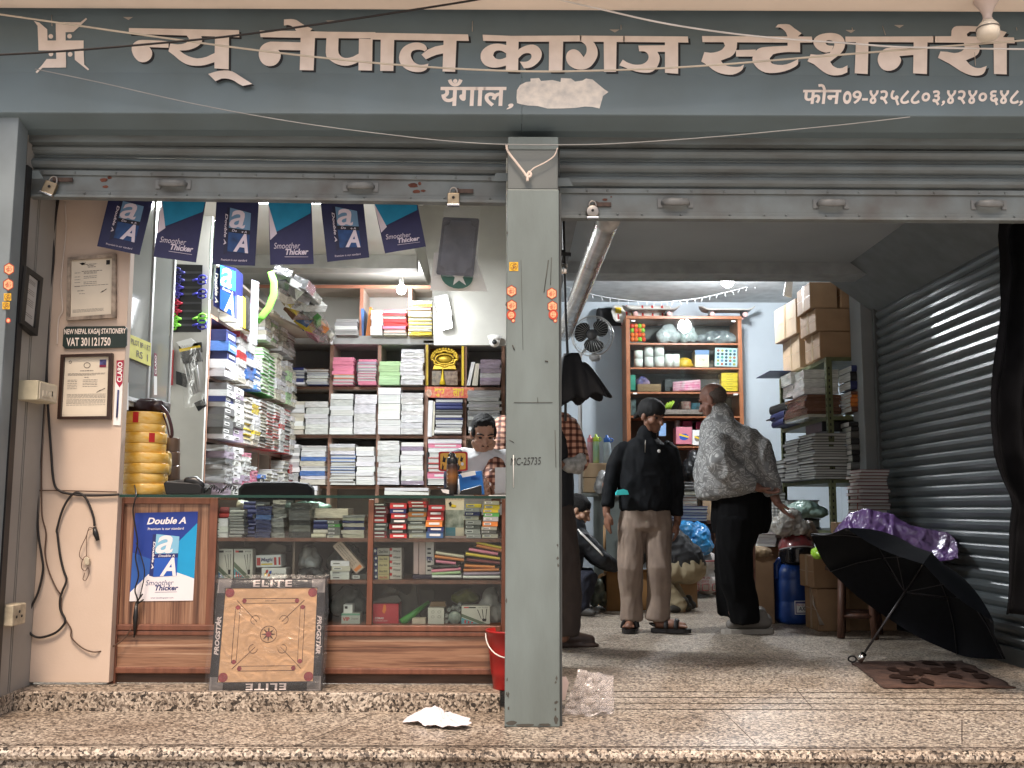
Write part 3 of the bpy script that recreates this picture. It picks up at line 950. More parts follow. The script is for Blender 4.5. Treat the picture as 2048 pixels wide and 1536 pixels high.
# unlit bulb under the soffit
c=P(1976,56,3.90)
t=thing('outdoor_bulb',(c.x,c.y,ZSOF),'unlit cream bulb in a round holder under the soffit','lamp')
b=MB()
b.lathe([(.022,.030),(.028,.024),(.041,.008),(.0445,-.02),(.042,-.036),(.034,-.046),(.018,-.052),(.001,-.053)],c,24)
b.build('globe',mat('bulb_cream',(.74,.66,.54),.3,var=.02),t)
b=MB()
b.lathe([(.0452,.0),(.0458,-.002),(.0452,-.004)],c,24)
b.build('seam_ring',GREYINK,t)
b=MB()
b.lathe([(.022,.030),(.017,.045),(.019,.06),(.026,.075),(.03,.085),(.046,ZSOF-c.z-.010),(.05,ZSOF-c.z)],c,24)
b.build('holder',mat('holder_cream',(.66,.55,.50),.5,var=.05),t)
# ---------------------------------------------------------------- stackable stock: prototype meshes
_lines=mat('page_edges',(.66,.66,.63),.85,var=.30,scale=1,stretch=(1.5,1.5,26),rnd=0)
COVER=mat('cover_any_colour',(.92,.92,.92),.5,var=.10,scale=5,objcol=True)
PAPERC=mat('ream_paper',(.95,.95,.94),.8,var=.16,scale=1,stretch=(.8,1,15),objcol=True)
WRAPC=mat('plastic_wrapped',(.95,.95,.95),.22,var=.22,scale=4,stretch=(1,1,3),objcol=True,bump=.5,bscale=9,coat=.5)
PROTO={}
def proto(kind):
 if kind in PROTO:
  return PROTO[kind]
 b=MB()
 if kind.startswith('ream')or kind.startswith('pack'):
  rr=random.Random(hash(kind[-1])%97+ord(kind[-1]))
  amp=.012 if kind.startswith('ream')else .03
  nx,nz=8,4
  b.smooth=kind.startswith('pack')
  def wob(x,y,z):
   q=Vector((x*3+ord(kind[-1]),y*3,z*3))
   return(x*(1+amp*noise.noise(q)),y+amp*1.4*noise.noise(q+Vector((5,1,2))),min(.985,max(.0,z+(amp*1.6*noise.noise(q+Vector((1,9,3)))if 0<z<1 else 0)-(.03+.03*abs(noise.noise(q))if z==1 else 0))))
  for(f,)in(((lambda u,v:(u-.5,0,v)),),((lambda u,v:(.5,u,v)),),((lambda u,v:(-.5,1-u,v)),),((lambda u,v:(u-.5,v,1)),),((lambda u,v:(.5-u,v,0)),)):
   b.sheet(lambda u,v,f=f:Vector(wob(*f(u,v))),nx,nz)
  ms=[PAPERC if kind.startswith('ream')else WRAPC]
 elif kind=='book':
  b.box(-.5,.5,0,1,0,.13)
  b.box(-.5,.5,0,1,.86,.98)
  b.m=1
  b.box(-.485,.485,.03,.97,.13,.86)
  ms=[COVER,_lines]
 elif kind=='spine':
  b.smooth=True
  pr=[(.03,.0),(.0,.18),(-.012,.5),(.0,.8),(.03,.98)]
  for i in range(4):
   (y0,z0),(y1,z1)=pr[i],pr[i+1]
   b.add([(-.5,y0,z0),(.5,y0,z0),(.5,y1,z1),(-.5,y1,z1)],[(0,1,2,3)])
  b.smooth=False
  b.add([(-.5,.03,0),(.5,.03,0),(.5,1,0),(-.5,1,0),(-.5,.03,.98),(.5,.03,.98),(.5,1,.98),(-.5,1,.98)],[(3,2,1,0),(4,5,6,7)])
  b.m=1
  b.add([(.49,.04,.06),(.49,1,.06),(.49,1,.92),(.49,.04,.92),(-.49,.04,.06),(-.49,1,.06),(-.49,1,.92),(-.49,.04,.92)],[(0,1,2,3),(7,6,5,4)])
  ms=[COVER,_lines]
 else:
  b.box(-.5,.5,0,1,0,.97)
  b.m=1
  if kind=='box_w':
   b.box(-.42,.05,-.012,0,.28,.72)
   b.m=2
   b.box(-.36,-.02,-.016,-.012,.42,.58)
  else:
   b.box(-.30,.34,-.012,0,.30,.66)
   b.m=2
   b.box(-.5,.5,-.006,0,.80,.84)
  ms=[COVER,mat('label_white',(.72,.72,.70),.6),INK]
 ob=b.build('proto_'+kind,ms)
 PROTO[kind]=ob.data
 COL.objects.unlink(ob)
 bpy.data.objects.remove(ob)
 return PROTO[kind]
NAMES={'ream':('paper_ream','paper ream','ream'),'pack':('wrapped_pack','wrapped pack','pack'),'book':('notebook','notebook','notebook'),'spin':('hardback_book','hardback book','book'),'box_':('stationery_box','small box','box')}
def cname(c):
 return{0:'white',1:'grey',2:'dark grey',3:'black',4:'navy',5:'pink',6:'red',7:'pale green',8:'yellow',9:'orange',10:'brown',11:'blue',12:'lilac',13:'cream',14:'maroon',15:'green'}[c]
PAL={0:(.84,.84,.83),1:(.42,.42,.41),2:(.16,.16,.155),3:(.03,.03,.03),4:(.035,.045,.16),5:(.80,.26,.38),6:(.58,.05,.05),7:(.50,.72,.40),8:(.86,.66,.06),9:(.80,.26,.06),10:(.22,.10,.06),11:(.10,.22,.55),12:(.44,.36,.46),13:(.70,.66,.54),14:(.22,.04,.05),15:(.12,.42,.10)}
def item(kind,loc,size,rz,col,label,group,name=None,cat=None,rx=0,ry=0):
 nm,_,ct=NAMES[kind[:4]]
 ob=bpy.data.objects.new(name or nm,proto(kind))
 COL.objects.link(ob)
 ob.location,ob.scale,ob.rotation_euler=loc,size,(rx,ry,rz)
 c=PAL[col]
 j=R.uniform(.86,1.1)
 ob.color=(c[0]*j,c[1]*j*R.uniform(.97,1.03),c[2]*j*R.uniform(.95,1.05),1)
 tag(ob,label,cat or ct,group)
 return ob
def lab(i,n,col,kind,where):
 k=NAMES[kind[:4]][1]
 if n==1:
  return f'{cname(col)} {k} in {where}'
 o='lowest' if i==0 else('topmost' if i==n-1 else ORD[i])
 return f'{o} {cname(col)} {k} in {where}'
def stack(x0,x1,yt,yb,Y,n,kind,cols,where,depth=.22,group='stock stacked in the shop',jit=.006,rot=.03):
 """one pile of countable things whose front fills the photo rectangle at depth Y"""
 a,q=P(x0,(yt+yb)/2,Y),P(x1,(yt+yb)/2,Y)
 z0,z1=P((x0+x1)/2,yb,Y).z,P((x0+x1)/2,yt,Y).z
 hs=[R.uniform(.75,1.3)for _ in range(n)]
 s=(z1-z0)/sum(hs)
 z=z0
 for i,h in enumerate(hs):
  k=kind if isinstance(kind,str)else R.choice(kind)
  if k in('ream','pack'):
   k=k+R.choice('abc')
  c=cols[i%len(cols)]if len(cols)==n else R.choice(cols)
  item(k,((a.x+q.x)/2+R.uniform(-jit,jit),Y+R.uniform(0,2*jit),z),(abs(q.x-a.x)*R.uniform(.95,1.0),depth,h*s),R.uniform(-rot,rot),c,lab(i,n,c,k,where),group)
  z+=h*s
def sstack(Xp,Y0,Y1,z0,z1,n,kind,cols,where,depth=.24,group='stock piled on the side shelf',jit=.012):
 """pile facing +X on the side shelf"""
 hs=[R.uniform(.75,1.3)for _ in range(n)]
 s=(z1-z0)/sum(hs)
 z=z0
 for i,h in enumerate(hs):
  k=kind if isinstance(kind,str)else R.choice(kind)
  if k in('ream','pack'):
   k=k+R.choice('abc')
  c=R.choice(cols)
  item(k,(Xp+R.uniform(-jit,jit*.3),(Y0+Y1)/2+R.uniform(-jit,jit)*.6,z),((Y1-Y0)*R.uniform(.92,1.0),depth,h*s),math.pi/2+R.uniform(-.06,.06),c,lab(i,n,c,k,where),group)
  z+=h*s
# ---------------------------------------------------------------- back shelf
YB_=9.0
t=thing('back_shelf',(-1.1,9.2,0),'wide open back wall shelf with red brown edges behind the counter','shelf')
ct=thing
rowz=[P(780,y,YB_).z for y in(690,774,871,972)]
b=MB()
xl,xr=P(566,830,YB_).x,P(1009,830,YB_).x
zbot=.05
cols_=[566,661,757,852,929,1006]
for x in cols_:
 X=P(x,830,YB_).x
 b.box(X-.014,X+.014,YB_+.004,9.40,zbot,rowz[0])
b.build('upright',SHELFIN,t)
for z in(rowz[1],rowz[2],rowz[3],.5):
 b=MB()
 b.box(xl,xr,YB_+.006,9.40,z-.022,z)
 sb=b.build('shelf_board',SHELFIN,t)
 b=MB()
 b.box(xl,xr,YB_-.006,YB_+.006,z-.024,z)
 b.build('edge_strip',PINEWOOD,sb)
b=MB()
for x in cols_:
 X=P(x,830,YB_).x
 b.box(X-.016,X+.016,YB_-.008,YB_+.004,zbot,rowz[0]-.002)
b.build('edge_strip',PINEWOOD,t)
b=MB()
b.box(xl,xr,9.38,9.41,zbot,rowz[0])
b.build('back_panel',SHELFBK,t)
b=MB()
zc0,zc1=P(780,690,YB_).z,P(780,673,YB_).z
b.box(xl-.02,xr,YB_-.04,9.40,zc0,zc1)
b.build('cornice',mat('cornice_grey',(.44,.44,.43),.6),t,bevel=.003)
b=MB()
zt0,zt1=P(700,576,YB_).z,P(700,571,YB_).z
x_a,x_b=P(604,573,YB_).x,P(868,573,YB_).x
b.box(x_a-.4,x_b,YB_,9.40,zt0,zt1)
for x in(723,820):
 X=P(x,620,YB_).x
 b.box(X-.014,X+.014,YB_+.004,9.40,zc1,zt0)
b.build('upper_compartment',SHELFIN,t)
b=MB()
b.box(x_a-.4,x_b,YB_-.01,YB_+.0,zt0-.004,zt1+.002)
for x in(723,820):
 X=P(x,620,YB_).x
 b.box(X-.016,X+.016,YB_-.008,YB_+.003,zc1,zt0-.005)
b.build('upper_edge',mat('salmon_edge',(.52,.22,.14),.5),t)
for nm,xx in(('top',None),):
 pass
S=stack
G='paper and notebooks on the back shelf'
S(575,614,738,772,8.99,6,['book','spine'],[4,4,0,4],'the navy pile at the top row left end',group=G)
S(617,660,741,772,8.99,7,['book'],[0,4,13,10,4],'the mixed pile right of the navy pile',group=G)
S(669,711,718,772,8.99,8,['book','reama'],[5,5,5,9],'the taller pink pile of the top row',group=G)
S(719,756,722,772,8.99,9,['book','reama'],[5,5,5,12,5],'the narrower pink pile of the top row',group=G)
S(761,803,726,772,8.99,5,'ream',[7],'the pale green pile of the top row',group=G)
S(804,850,702,772,8.97,8,'pack',[0],'the tall white pile left of the niche',group=G)
S(960,1001,722,772,8.99,6,'pack',[12,0,12],'the lilac pile at the right end of the top row',group=G)
S(570,614,805,870,8.99,8,['ream'],[13,0,13],'the cream pile at the left end of the middle row',group=G)
S(615,661,805,870,8.98,6,['pack','ream'],[0],'the second pile of the middle row',group=G)
S(664,710,790,870,8.99,7,['ream','pack'],[0],'the third pile of the middle row',group=G)
S(712,755,791,870,8.99,5,'pack',[0],'the fourth pile of the middle row',group=G)
S(758,803,778,870,8.99,6,'ream',[0],'the tallest pile of the middle row',group=G)
S(804,848,788,870,8.99,7,'pack',[0],'the white pile left of the upright pads',group=G)
S(871,926,800,868,8.99,11,['book','spine'],[0,4,0,2,4,4],'the black and white pile under the red banner',group=G)
S(936,1002,783,868,9.0,13,'pack',[1,2,0,1],'the grey pile behind the shopkeeper',group=G,jit=.012)
S(568,603,890,970,8.99,10,'ream',[1,0],'the grey pile at the left end of the bottom row',group=G)
S(605,655,893,970,8.98,8,['pack','book'],[0,11,13,0],'the mixed pile second from left, bottom row',group=G)
S(664,714,889,970,8.98,13,['book','pack'],[0,11,0,9,13,11],'the blue and white pile of the bottom row',group=G)
S(716,752,895,970,8.99,8,'ream',[0],'the narrow tied white pile of the bottom row',group=G)
S(758,802,883,970,8.99,9,'pack',[0],'the wide wrapped white pile of the bottom row',group=G)
S(804,849,886,970,8.99,9,['ream','pack'],[0,0,12],'the white pile left of the red and white pile',group=G)
S(857,926,880,970,8.99,9,['box_r','book'],[6,0,5,0],'the red and white pile behind the pencil tin',group=G)
S(674,718,642,674,8.99,5,'ream',[0,1],'the grey white pile left on the upper shelf',group=G)
S(769,815,624,674,8.98,8,['book','reama'],[8,13,5,0,6],'the yellow and pink pile under the bulb',group=G)
S(819,866,606,674,8.97,10,['pack','book'],[8,8,13,5,0,8],'the yellow pile at the right of the upper shelf',group=G)
S(745,768,625,674,8.98,5,'ream',[0],'the slim white bundle on the upper shelf',group=G)
S(590,640,972,990,8.99,2,'ream',[0],'the lowest shelf gap behind the chair',group=G)
S(770,860,976,990,8.99,2,'ream',[0],'the lowest shelf gap left of the bottle',group=G)
def upright(x0,x1,xt0,xt1,yt,yb,Y,col,label,d=.2):
 b=MB()
 b.pprism([(x0,yb),(xt0,yt),(xt1,yt),(x1,yb)],Y,d)
 return b.build('upright_file',mat('file_'+cname(col).replace(' ','_'),PAL[col],.5,var=.15,scale=6,stretch=(4,1,1)),label=label,cat='file',group='files standing on the back shelf')
upright(724,728,722,727,617,673,8.99,11,'blue file standing at the left of the lit upper compartment')
upright(731,741,739,743,614,672,8.985,9,'orange file leaning right beside the blue file')
upright(933,940,943,950,724,771,8.985,0,'white pad leaning right of the yellow niche, left of two')
upright(944,955,951,959,727,771,8.985,13,'cream pad leaning right of the yellow niche, right of two')
upright(855,863,857,866,801,873,8.94,0,'tall white pad standing left of the black and white pile')
upright(864,868,867,870,803,871,8.95,13,'thin cream pad standing against the tall white pad')
upright(853,856,853,857,905,970,8.96,3,'black file standing left of the red and white pile')
# niche with a yellow frame, a garlanded throne and two plain pictures
t=thing('shrine_niche',(P(888,770,8.98).x,9.0,rowz[1]),'yellow framed shrine niche with a gilt throne and garland','shrine')
b=MB()
for x in(854,925.5):
 b.pprism([(x-2.3,686),(x+2.3,686),(x+2.3,771),(x-2.3,771)],8.965,.02)
b.pprism([(847,681),(932,681),(932,686),(847,686)],8.96,.02)
b.build('frame',YELLOW,t)
b=MB()
b.pprism([(857,688),(923,688),(923,771),(857,771)],9.2,.02)
b.build('back_panel',mat('niche_brown',(.28,.14,.08),.6,var=.2,scale=10),t)
GOLD=mat('gilt',(.75,.50,.05),.35,metal=.4,var=.15,scale=40)
b=MB()
pts=[P(889+24*math.cos(a)*(1+.08*math.cos(8*a)),717-15*math.sin(a)*(1+.08*math.cos(8*a)),8.99)for a in[math.pi*2*i/48 for i in range(49)]]
b.tube(pts,.012,8)
pts=[P(889+18*math.cos(a),718-10*math.sin(a),8.985)for a in[math.pi*2*i/30 for i in range(31)]]
b.tube(pts,.008,6)
for i in range(14):
 a=math.pi*i/13
 b.ell(P(889+25*math.cos(a),715-17*math.sin(a),8.985),(.016,.012,.016),nu=8,nv=6)
b.pprism([(869,728),(909,728),(912,738),(866,738)],8.99,.08)
b.ell(P(889,718,9.02),(.07,.02,.04))
b.build('gilt_throne',GOLD,t)
for x0,x1,c in((864,882,(.10,.09,.07)),(888,915,(.12,.07,.05))):
 b=MB()
 b.pprism([(x0,742),(x1,742),(x1,770),(x0,770)],9.0,.02)
 b.build('picture',mat('dim_picture'+str(x0),c,.3,var=.5,scale=28,tint=(.4,.3,.2)),t)
b=MB()
b.lathe([(.03,0),(.012,.06),(.004,.13),(.001,.15)],P(885,769,8.97),12)
b.build('butter_lamp',YELLOW,t)
b=MB()
b.pprism([(850,773),(948,775),(948,797),(930,796),(858,795),(850,783)],8.945,.004)
bn=b.build('cloth_banner',mat('banner_red',(.62,.07,.05),.6,var=.3,scale=40,tint=(.7,.35,.2)),label='red printed cloth banner with yellow lettering under the niche',cat='banner')
b=MB()
b.ptext('शुभ',869,777,889,793,8.942,bold=.03)
b.ptext('लाभ',906,777,928,793,8.942,bold=.03)
b.build('lettering',YELLOW,bn)
b=MB()
for cx in(858,940):
 b.poly([P(cx+6*math.cos(a*.52),786+8*math.sin(a*.52),8.941)for a in range(12)])
b.build('emblem',mat('emblem_peach',(.8,.5,.35),.6,var=.3,scale=60),bn)
# strings and bands round the piles
b=MB()
b.tube([P(780,812,8.955),P(779,868,8.955)],.003,5)
b.tube([P(759,838,8.955),P(780,836,8.95),P(803,838,8.955)],.003,5)
b.build('binding_string',mat('string_brown',(.25,.13,.08),.8),label='brown string tied round the tallest pile of the middle row',cat='string')
b=MB()
b.tube([P(734,896,8.955),P(733,943,8.955)],.004,5)
b.build('binding_string',mat('string_grey',(.2,.2,.2),.8),label='grey string tied down the narrow white pile of the bottom row',cat='string')
b=MB()
b.tube([P(641,824,8.95),P(640,835,8.948),P(638,836,8.95)],.008,5)
b.build('rubber_band',mat('band_brown',(.35,.2,.08),.7),label='brown band on the second pile of the middle row',cat='band')
b=MB()
b.tube([P(626,893,8.94),P(625,918,8.94)],.005,5)
b.build('rubber_band',RED,label='red band round the mixed pile of the bottom row',cat='band')
# dome camera on the panel's lower edge
c=P(989,683,7.95)
t=thing('dome_camera',c,'white dome camera under the stair panel beside the pillar','camera')
b=MB()
b.lathe([(.055,.045),(.05,.02),(.045,.01)],c,20)
b.build('mount',WHITE,t)
b=MB()
b.ell(c-Vector((0,.005,.005)),(.042,.042,.042))
b.build('ball',WHITE,t)
b=MB()
b.lathe([(.02,0),(.018,.012),(.001,.013)],c-Vector((0,.046,.012)),16,Matrix.Rotation(math.radians(80),3,'X'))
b.build('lens',BLACK,t)
# ---------------------------------------------------------------- left side shelf (runs back along X = -2.03)
XL=-2.03
YS=[6.71,7.23,7.69,8.13,8.53,8.96]
zr=[P(412,y,6.71).z for y in(628,751,876,992)]
t=thing('side_shelf',(XL-.13,7.8,0),'deep pigeonhole shelf along the left wall with pink brown edges','shelf')
b=MB()
for y in YS:
 b.box(XL-.27,XL,y-.009,y+.009,.05,zr[0])
b.build('upright',SHELFIN,t)
for i,z in enumerate(zr+[.35]):
 b=MB()
 b.box(XL-.27,XL-.003,YS[0]-.008,YS[-1]+.008,z-.02,z)
 sb=b.build('shelf_board',SHELFIN,t)
 b=MB()
 b.box(XL-.003,XL+.006,YS[0]-.009,YS[-1]+.009,z-.022,z+.001)
 b.build('edge_strip',PINEWOOD,sb)
b=MB()
for y in YS:
 b.box(XL+.001,XL+.007,y-.010,y+.010,.05,zr[0]-.023)
b.build('edge_strip',PINEWOOD,t)
b=MB()
b.box(XL-.30,XL-.272,YS[0],YS[-1],.05,zr[0])
b.build('back_panel',SHELFIN,t)
ENDY=6.66
b=MB()
b.box(P(326,700,ENDY).x-.12,XL+.004,ENDY,ENDY+.035,.0,P(400,432,ENDY).z)
b.build('end_panel',mat('end_panel_white',(.52,.51,.47),.7,var=.05),t)
b=MB()
b.box(XL-.27,XL,YS[0],YS[-1],zr[0]+.36,zr[0]+.38)
b.box(XL-.27,XL-.25,YS[0],YS[-1],zr[0],zr[0]+.36)
b.build('top_locker',mat('locker_beige',(.50,.44,.38),.6),t)
G='stock piled on the side shelf'
rown=['upper row','middle row','lower row']
coln=['nearest column','second column','third column','fourth column','farthest column']
spec=[[[('box_r',[4,11,0],5,0.81),('pack',[0,6,13],8,0.89)],[('pack',[0,11],7,0.94),('box_r',[0,11],6,0.59)],[('book',[7,15],12,0.89),('book',[7,15,15],11,0.81)],[('pack',[13,0],9,0.95),('pack',[0,13,1],10,0.84)],[('pack',[13,0,7],9,0.94),('pack',[0,13],9,0.79)]],[[('box_w',[0,2,4],9,0.95),('box_w',[0,12,0,2],9,0.95)],[('book',[8,13],9,0.84),('pack',[0,13,8],9,0.89)],[('book',[3,13,10],14,0.94),('book',[10,6,1],14,0.95)],[('book',[6,13,0],13,0.94),('pack',[0,6],8,0.95)],[('book',[6,0,3],11,0.94),('pack',[0,13],8,0.84)]],[[('pack',[1,12,2],8,0.95),('box_w',[0,1,12],8,0.95)],[('pack',[12,0,5],9,0.89),('pack',[0,5,12],7,0.64)],[('box_w',[11,3,0],5,0.49),('book',[3,13],7,0.54)],[('book',[13,0],7,0.64),('pack',[0],5,0.49)],[('book',[6,0,13],10,0.89),('pack',[0,6],7,0.84)]],]
for r in range(3):
 z0,z1=zr[r+1],zr[r]-.022
 for c in range(5):
  ya,yb=YS[c]+.014,YS[c+1]-.014
  w=(yb-ya)/2
  for k,(kind,cols,n,fill)in enumerate(spec[r][c]):
   sstack(XL+.005,ya+k*w+.006,ya+(k+1)*w-.006,z0,z0+(z1-z0)*fill,n,kind,cols,f'{"near" if k == 0 else "far"} pile, {coln[c]}, {rown[r]}, side shelf',group=G)
for i,(ya,yb,h,n,kd,cols,w)in enumerate(((7.32,7.52,.16,5,'pack',[13,0],'white pile behind the paper box'),(7.75,7.95,.22,7,'pack',[0,13],'white pile under the patterned strip'),(8.0,8.2,.28,9,'pack',[0,13,7],'pale pile on top near the green curve'),(8.3,8.55,.3,9,'pack',[0,13],'pale pile on top at the far end'),(8.62,8.86,.2,6,'book',[0,10],'low pile on top in the corner'))):
 sstack(XL+.0,ya,yb,zr[0]+.002,zr[0]+h,n,kd,cols,w+', side shelf',group=G)
# paper-brand carton on top, facing the room
def art_box(mb,fn,a_col,mids,lo=True):
 """printed ream: pale upper panel with a, dark band, dark lower panel with A; fn(u,v,k)"""
 lb,nv,bl,li=mids
 mb.m=lb
 mb.poly([fn(u,v,1)for u,v in((0,1),(1,.93),(1,.54),(0,.54))])
 mb.m=bl
 mb.poly([fn(u,v,1)for u,v in((0,.44),(1,.44),(1,.02),(0,0))])
 mb.m=nv
 mb.poly([fn(u,v,1)for u,v in((0,.54),(1,.54),(1,.44),(0,.44))])
 mb.m=li
 mb.text('a',lambda u,v:fn(.02+.74*u,.545+.42*v,2),shear=.2,bold=.012)
 mb.text('A',lambda u,v:fn(.28+.70*u,.015+.43*v,2),shear=.25,bold=.03)
 mb.text('Double A',lambda u,v:fn(.16+.70*u,.462+.055*v,2),shear=.2,bold=.01)
def quad(TL,TR,BR,BL,Y=None,bow=0.,off=.0006):
 if Y is not None:
  TL,TR,BR,BL=(P(x,y,Y)for x,y in(TL,TR,BR,BL))
 n=(TR-TL).cross(BL-TL).normalized()
 if n.y>0 and abs(n.y)>.3:
  n=-n
 def fn(u,v,k=0):
  p=BL.lerp(BR,u).lerp(TL.lerp(TR,u),v)
  return p+n*(off*k+bow*math.sin(u*6+v*2.4))
 return fn
t=thing('paper_carton',P(455,625,6.9),'tall blue and white paper carton with huge letters on the side shelf top','carton')
b=MB()
f1=quad((441,530),(472,537),(469,637),(440,617),6.86)
f2=quad((425,531),(441,530),(440,617),(427,612),6.88)
a,bq=P(441,530,6.86),P(469,637,6.86)
b.m=1
b.pprism([(441,529),(471,536),(469,636),(440,617)],6.864,.2)
b.pprism([(425,531),(440.8,530),(439.8,617),(427,612)],6.884,.18)
art_box(b,f1,3,(0,1,2,3))
b.m=3
b.text('Double A',lambda u,v:f2(.25+.5*v,.10+.72*(1-u),2),shear=.2,bold=.03)
b.build('carton',[mat('cyan_bright',(.05,.45,.75),.4),NAVY,BLUE,WHITEP],t)
b=MB()
b.pprism([(587,560+0),(587,560)],7,.1)if False else None
b.pprism([(503,559),(517,564),(513,689),(499,684)],6.75,.012)
b.build('patterned_strip',mat('pastel_pattern',(.45,.66,.78),.4,var=.5,scale=26,tint=(.80,.45,.55)),label='pale blue flowered strip hanging in front of the side shelf',cat='strip')
b=MB()
pts=[P(x,y,6.9)for x,y in((541,543),(548,565),(547,590),(538,615),(525,632),(514,644))]
b.tube(pts,[.022,.026,.026,.026,.026,.022],10,True,.35)
b.build('green_curve',GREEN,label='bright green curved plastic strip standing by the flowered strip',cat='curve ruler')
for i,(x0,x1,yt,yb,Y,c,l)in enumerate(((473,484,590,655,6.93,13,'cream pad standing right of the paper carton'),(485,489,592,657,6.94,8,'yellow pad standing right of the cream pad'),(490,497,590,660,6.96,3,'black folder standing right of the yellow pad'))):
 b=MB()
 b.pprism([(x0,yt),(x1,yt+4),(x1,yb),(x0,yb-5)],Y,.22)
 b.build('folder',mat('folder_'+cname(c),PAL[c],.5),label=l,cat='folder',group='folders on top of the side shelf')
# loft ledge with plastic wrapped stock
b=MB()
Lf=[(556,560,7.0),(604,690,8.9)]
p,q=P(560,590,7.15),P(640,676,8.92)
b.add([(XL,7.1,p.z-.02),(XL+.02,7.1,p.z-.02),(q.x,8.93,q.z),(XL,8.93,q.z),(XL,7.1,p.z),(XL+.02,7.1,p.z),(q.x,8.93,q.z+.02),(XL,8.93,q.z+.02)],[(3,2,1,0),(4,5,6,7),(0,1,5,4),(1,2,6,5),(2,3,7,6),(3,0,4,7)])
b.build('loft_board',SHELFIN,label='sloping beige loft board above the corner of the shelves',cat='board')
LF=[(562,552,3),(578,560,1),(570,574,2),(588,576,0),(604,570,3),(580,590,13),(598,592,1),(614,586,2),(572,600,8),(590,606,0),(607,606,2),(620,606,0),(598,620,10),(612,622,1),(606,634,11),(622,630,15),(628,642,9),(614,648,8),(630,656,10),(622,664,5),(638,668,0),(650,664,13)]
for i,(x,y,c)in enumerate(LF):
 Yl=7.25+1.5*(y-552)/116
 c0=P(x,y,Yl)
 item('pack'+'abc'[i%3],(c0.x,Yl,c0.z-.04),(R.uniform(.09,.15),.25,R.uniform(.05,.085)),R.uniform(-.5,.5),c,f'{cname(c)} wrapped packet, {["first", "second", "third", "fourth", "fifth", "sixth", "seventh", "eighth", "ninth", "tenth", "eleventh"][i // 2]} row down the loft slope, {"left" if i % 2 == 0 else "right"} one','packets heaped on the loft board',ry=R.uniform(.2,.8),rx=R.uniform(-.3,.3))
b=MB()
def lfilm(u,v):
 q=Vector((u*6,v*3,8))
 return P(552+104*u+26*(v-.5),540+132*u-30*(v-.5)+12*noise.noise(q),7.1+1.5*u)+Vector((.02*noise.noise(q*2),.05*noise.noise(q*1.7),.03*noise.noise(q*2.3)))
b.sheet(lfilm,40,12)
b.build('loft_wrap',glass('loft_film',(.95,.95,.95),.8,.10,(.8,.8,.8),.12,crease=1.0),label='torn clear plastic trailing over the packets on the loft',cat='plastic')
# ---------------------------------------------------------------- end panel hangings: scissors card, pen packs
YE=ENDY-.012
b=MB()
b.pprism([(344,528),(405,530),(402,664),(330,664)],YE+.002,.006)
sc=b.build('scissors_card',mat('black_card',(.02,.02,.02),.4),label='black card full of coloured scissors on the white end panel',cat='scissors card')
for k,(y,cl,xr)in enumerate(((545,(.03,.03,.14),0),(560,(.06,.05,.35),1),(575,(.06,.05,.35),0),(588,(.45,.02,.05),1),(606,(.45,.02,.05),0),(622,(.25,.75,.08),0),(637,(.25,.75,.08),1),(650,(.30,.03,.05),1))):
 b=MB()
 hx=352-(y-545)*.08
 for(cx,cy)in((hx,y-5),(hx+1,y+5)):
  pts=[P(cx+8.5*math.cos(a),cy+4.4*math.sin(a),YE-.008)for a in[2*math.pi*i/14 for i in range(15)]]
  b.tube(pts,.0065,6)
 b.tube([P(hx+8,y-3,YE-.008),P(hx+18,y+1,YE-.01)],.008,6)
 b.tube([P(hx+8,y+3,YE-.008),P(hx+18,y,YE-.01)],.008,6)
 b.m=1
 b.poly([P(hx+18,y-2.5,YE-.009),P(404,y-2,YE-.009),P(404,y+2,YE-.009),P(hx+18,y+2.5,YE-.009)])
 b.build('scissors',[mat('scissor_handle%d'%(k//2),cl,.35),mat('blade_dark',(.10,.10,.11),.3,metal=.6)],sc)
 if xr:
  b=MB()
  for(cx,cy)in((405,y-5),(404,y+4)):
   pts=[P(cx+8*math.cos(a),cy+4.2*math.sin(a),YE-.012)for a in[2*math.pi*i/14 for i in range(15)]]
   b.tube(pts,.006,6)
  b.tube([P(396,y-2,YE-.012),P(385,y+1,YE-.012)],.008,6)
  b.build('scissors',mat('scissor_back%d'%k,(.05,.05,.38)if k!=6 else(.25,.75,.08),.35),sc)
def hang(poly,mt,label,cat,Y=YE-.02,d=.012,name=None,extra=None):
 b=MB()
 b.pprism(poly,Y,d)
 ms=[mt]
 if extra:
  for pp,m2 in extra:
   ms.append(m2)
   b.m=len(ms)-1
   b.ppoly(pp,Y-.001)
 return b.build(name or cat.replace(' ','_'),ms,label=label,cat=cat,group='packets hanging on the end panel')
hang([(317,692),(347,700),(345,770),(314,770)],mat('packet_red',(.5,.05,.06),.35),'red and white blister packet hanging left of the pen packs','blister packet',extra=[([(318,700),(342,708),(338,735),(316,730)],WHITEP),([(322,712),(333,716),(331,728),(321,726)],RED),([(317,740),(340,748),(338,760),(316,756)],WHITEP)])
hang([(352,684),(382,676),(398,690),(366,700)],WHITEP,'small white card at the top of the pen packs','card')
hang([(357,692),(403,684),(405,704),(362,716)],mat('packet_black_yellow',(.04,.04,.035),.3,var=.2),'black and yellow header card of a pen pack','pen pack',extra=[([(358,698),(400,690),(401,695),(360,704)],YELLOW)])
hang([(352,742),(378,750),(372,775),(352,768)],BLACKP,'small black packet half behind the long pens','packet')
b=MB()
for k in range(4):
 b.tube([P(366+k*8,712-k*3,YE-.05),P(384+k*5,790-k*2,YE-.05)],.009,8)
pp=b.build('marker_pen',mat('pen_silver',(.5,.5,.5),.3,metal=.6),label='four long silver markers hanging in a clear pack',cat='marker pens')
b=MB()
b.pprism([(362,705),(398,700),(404,722),(366,728)],YE-.065,.02)
b.build('holder',BLACKP,pp)
b=MB()
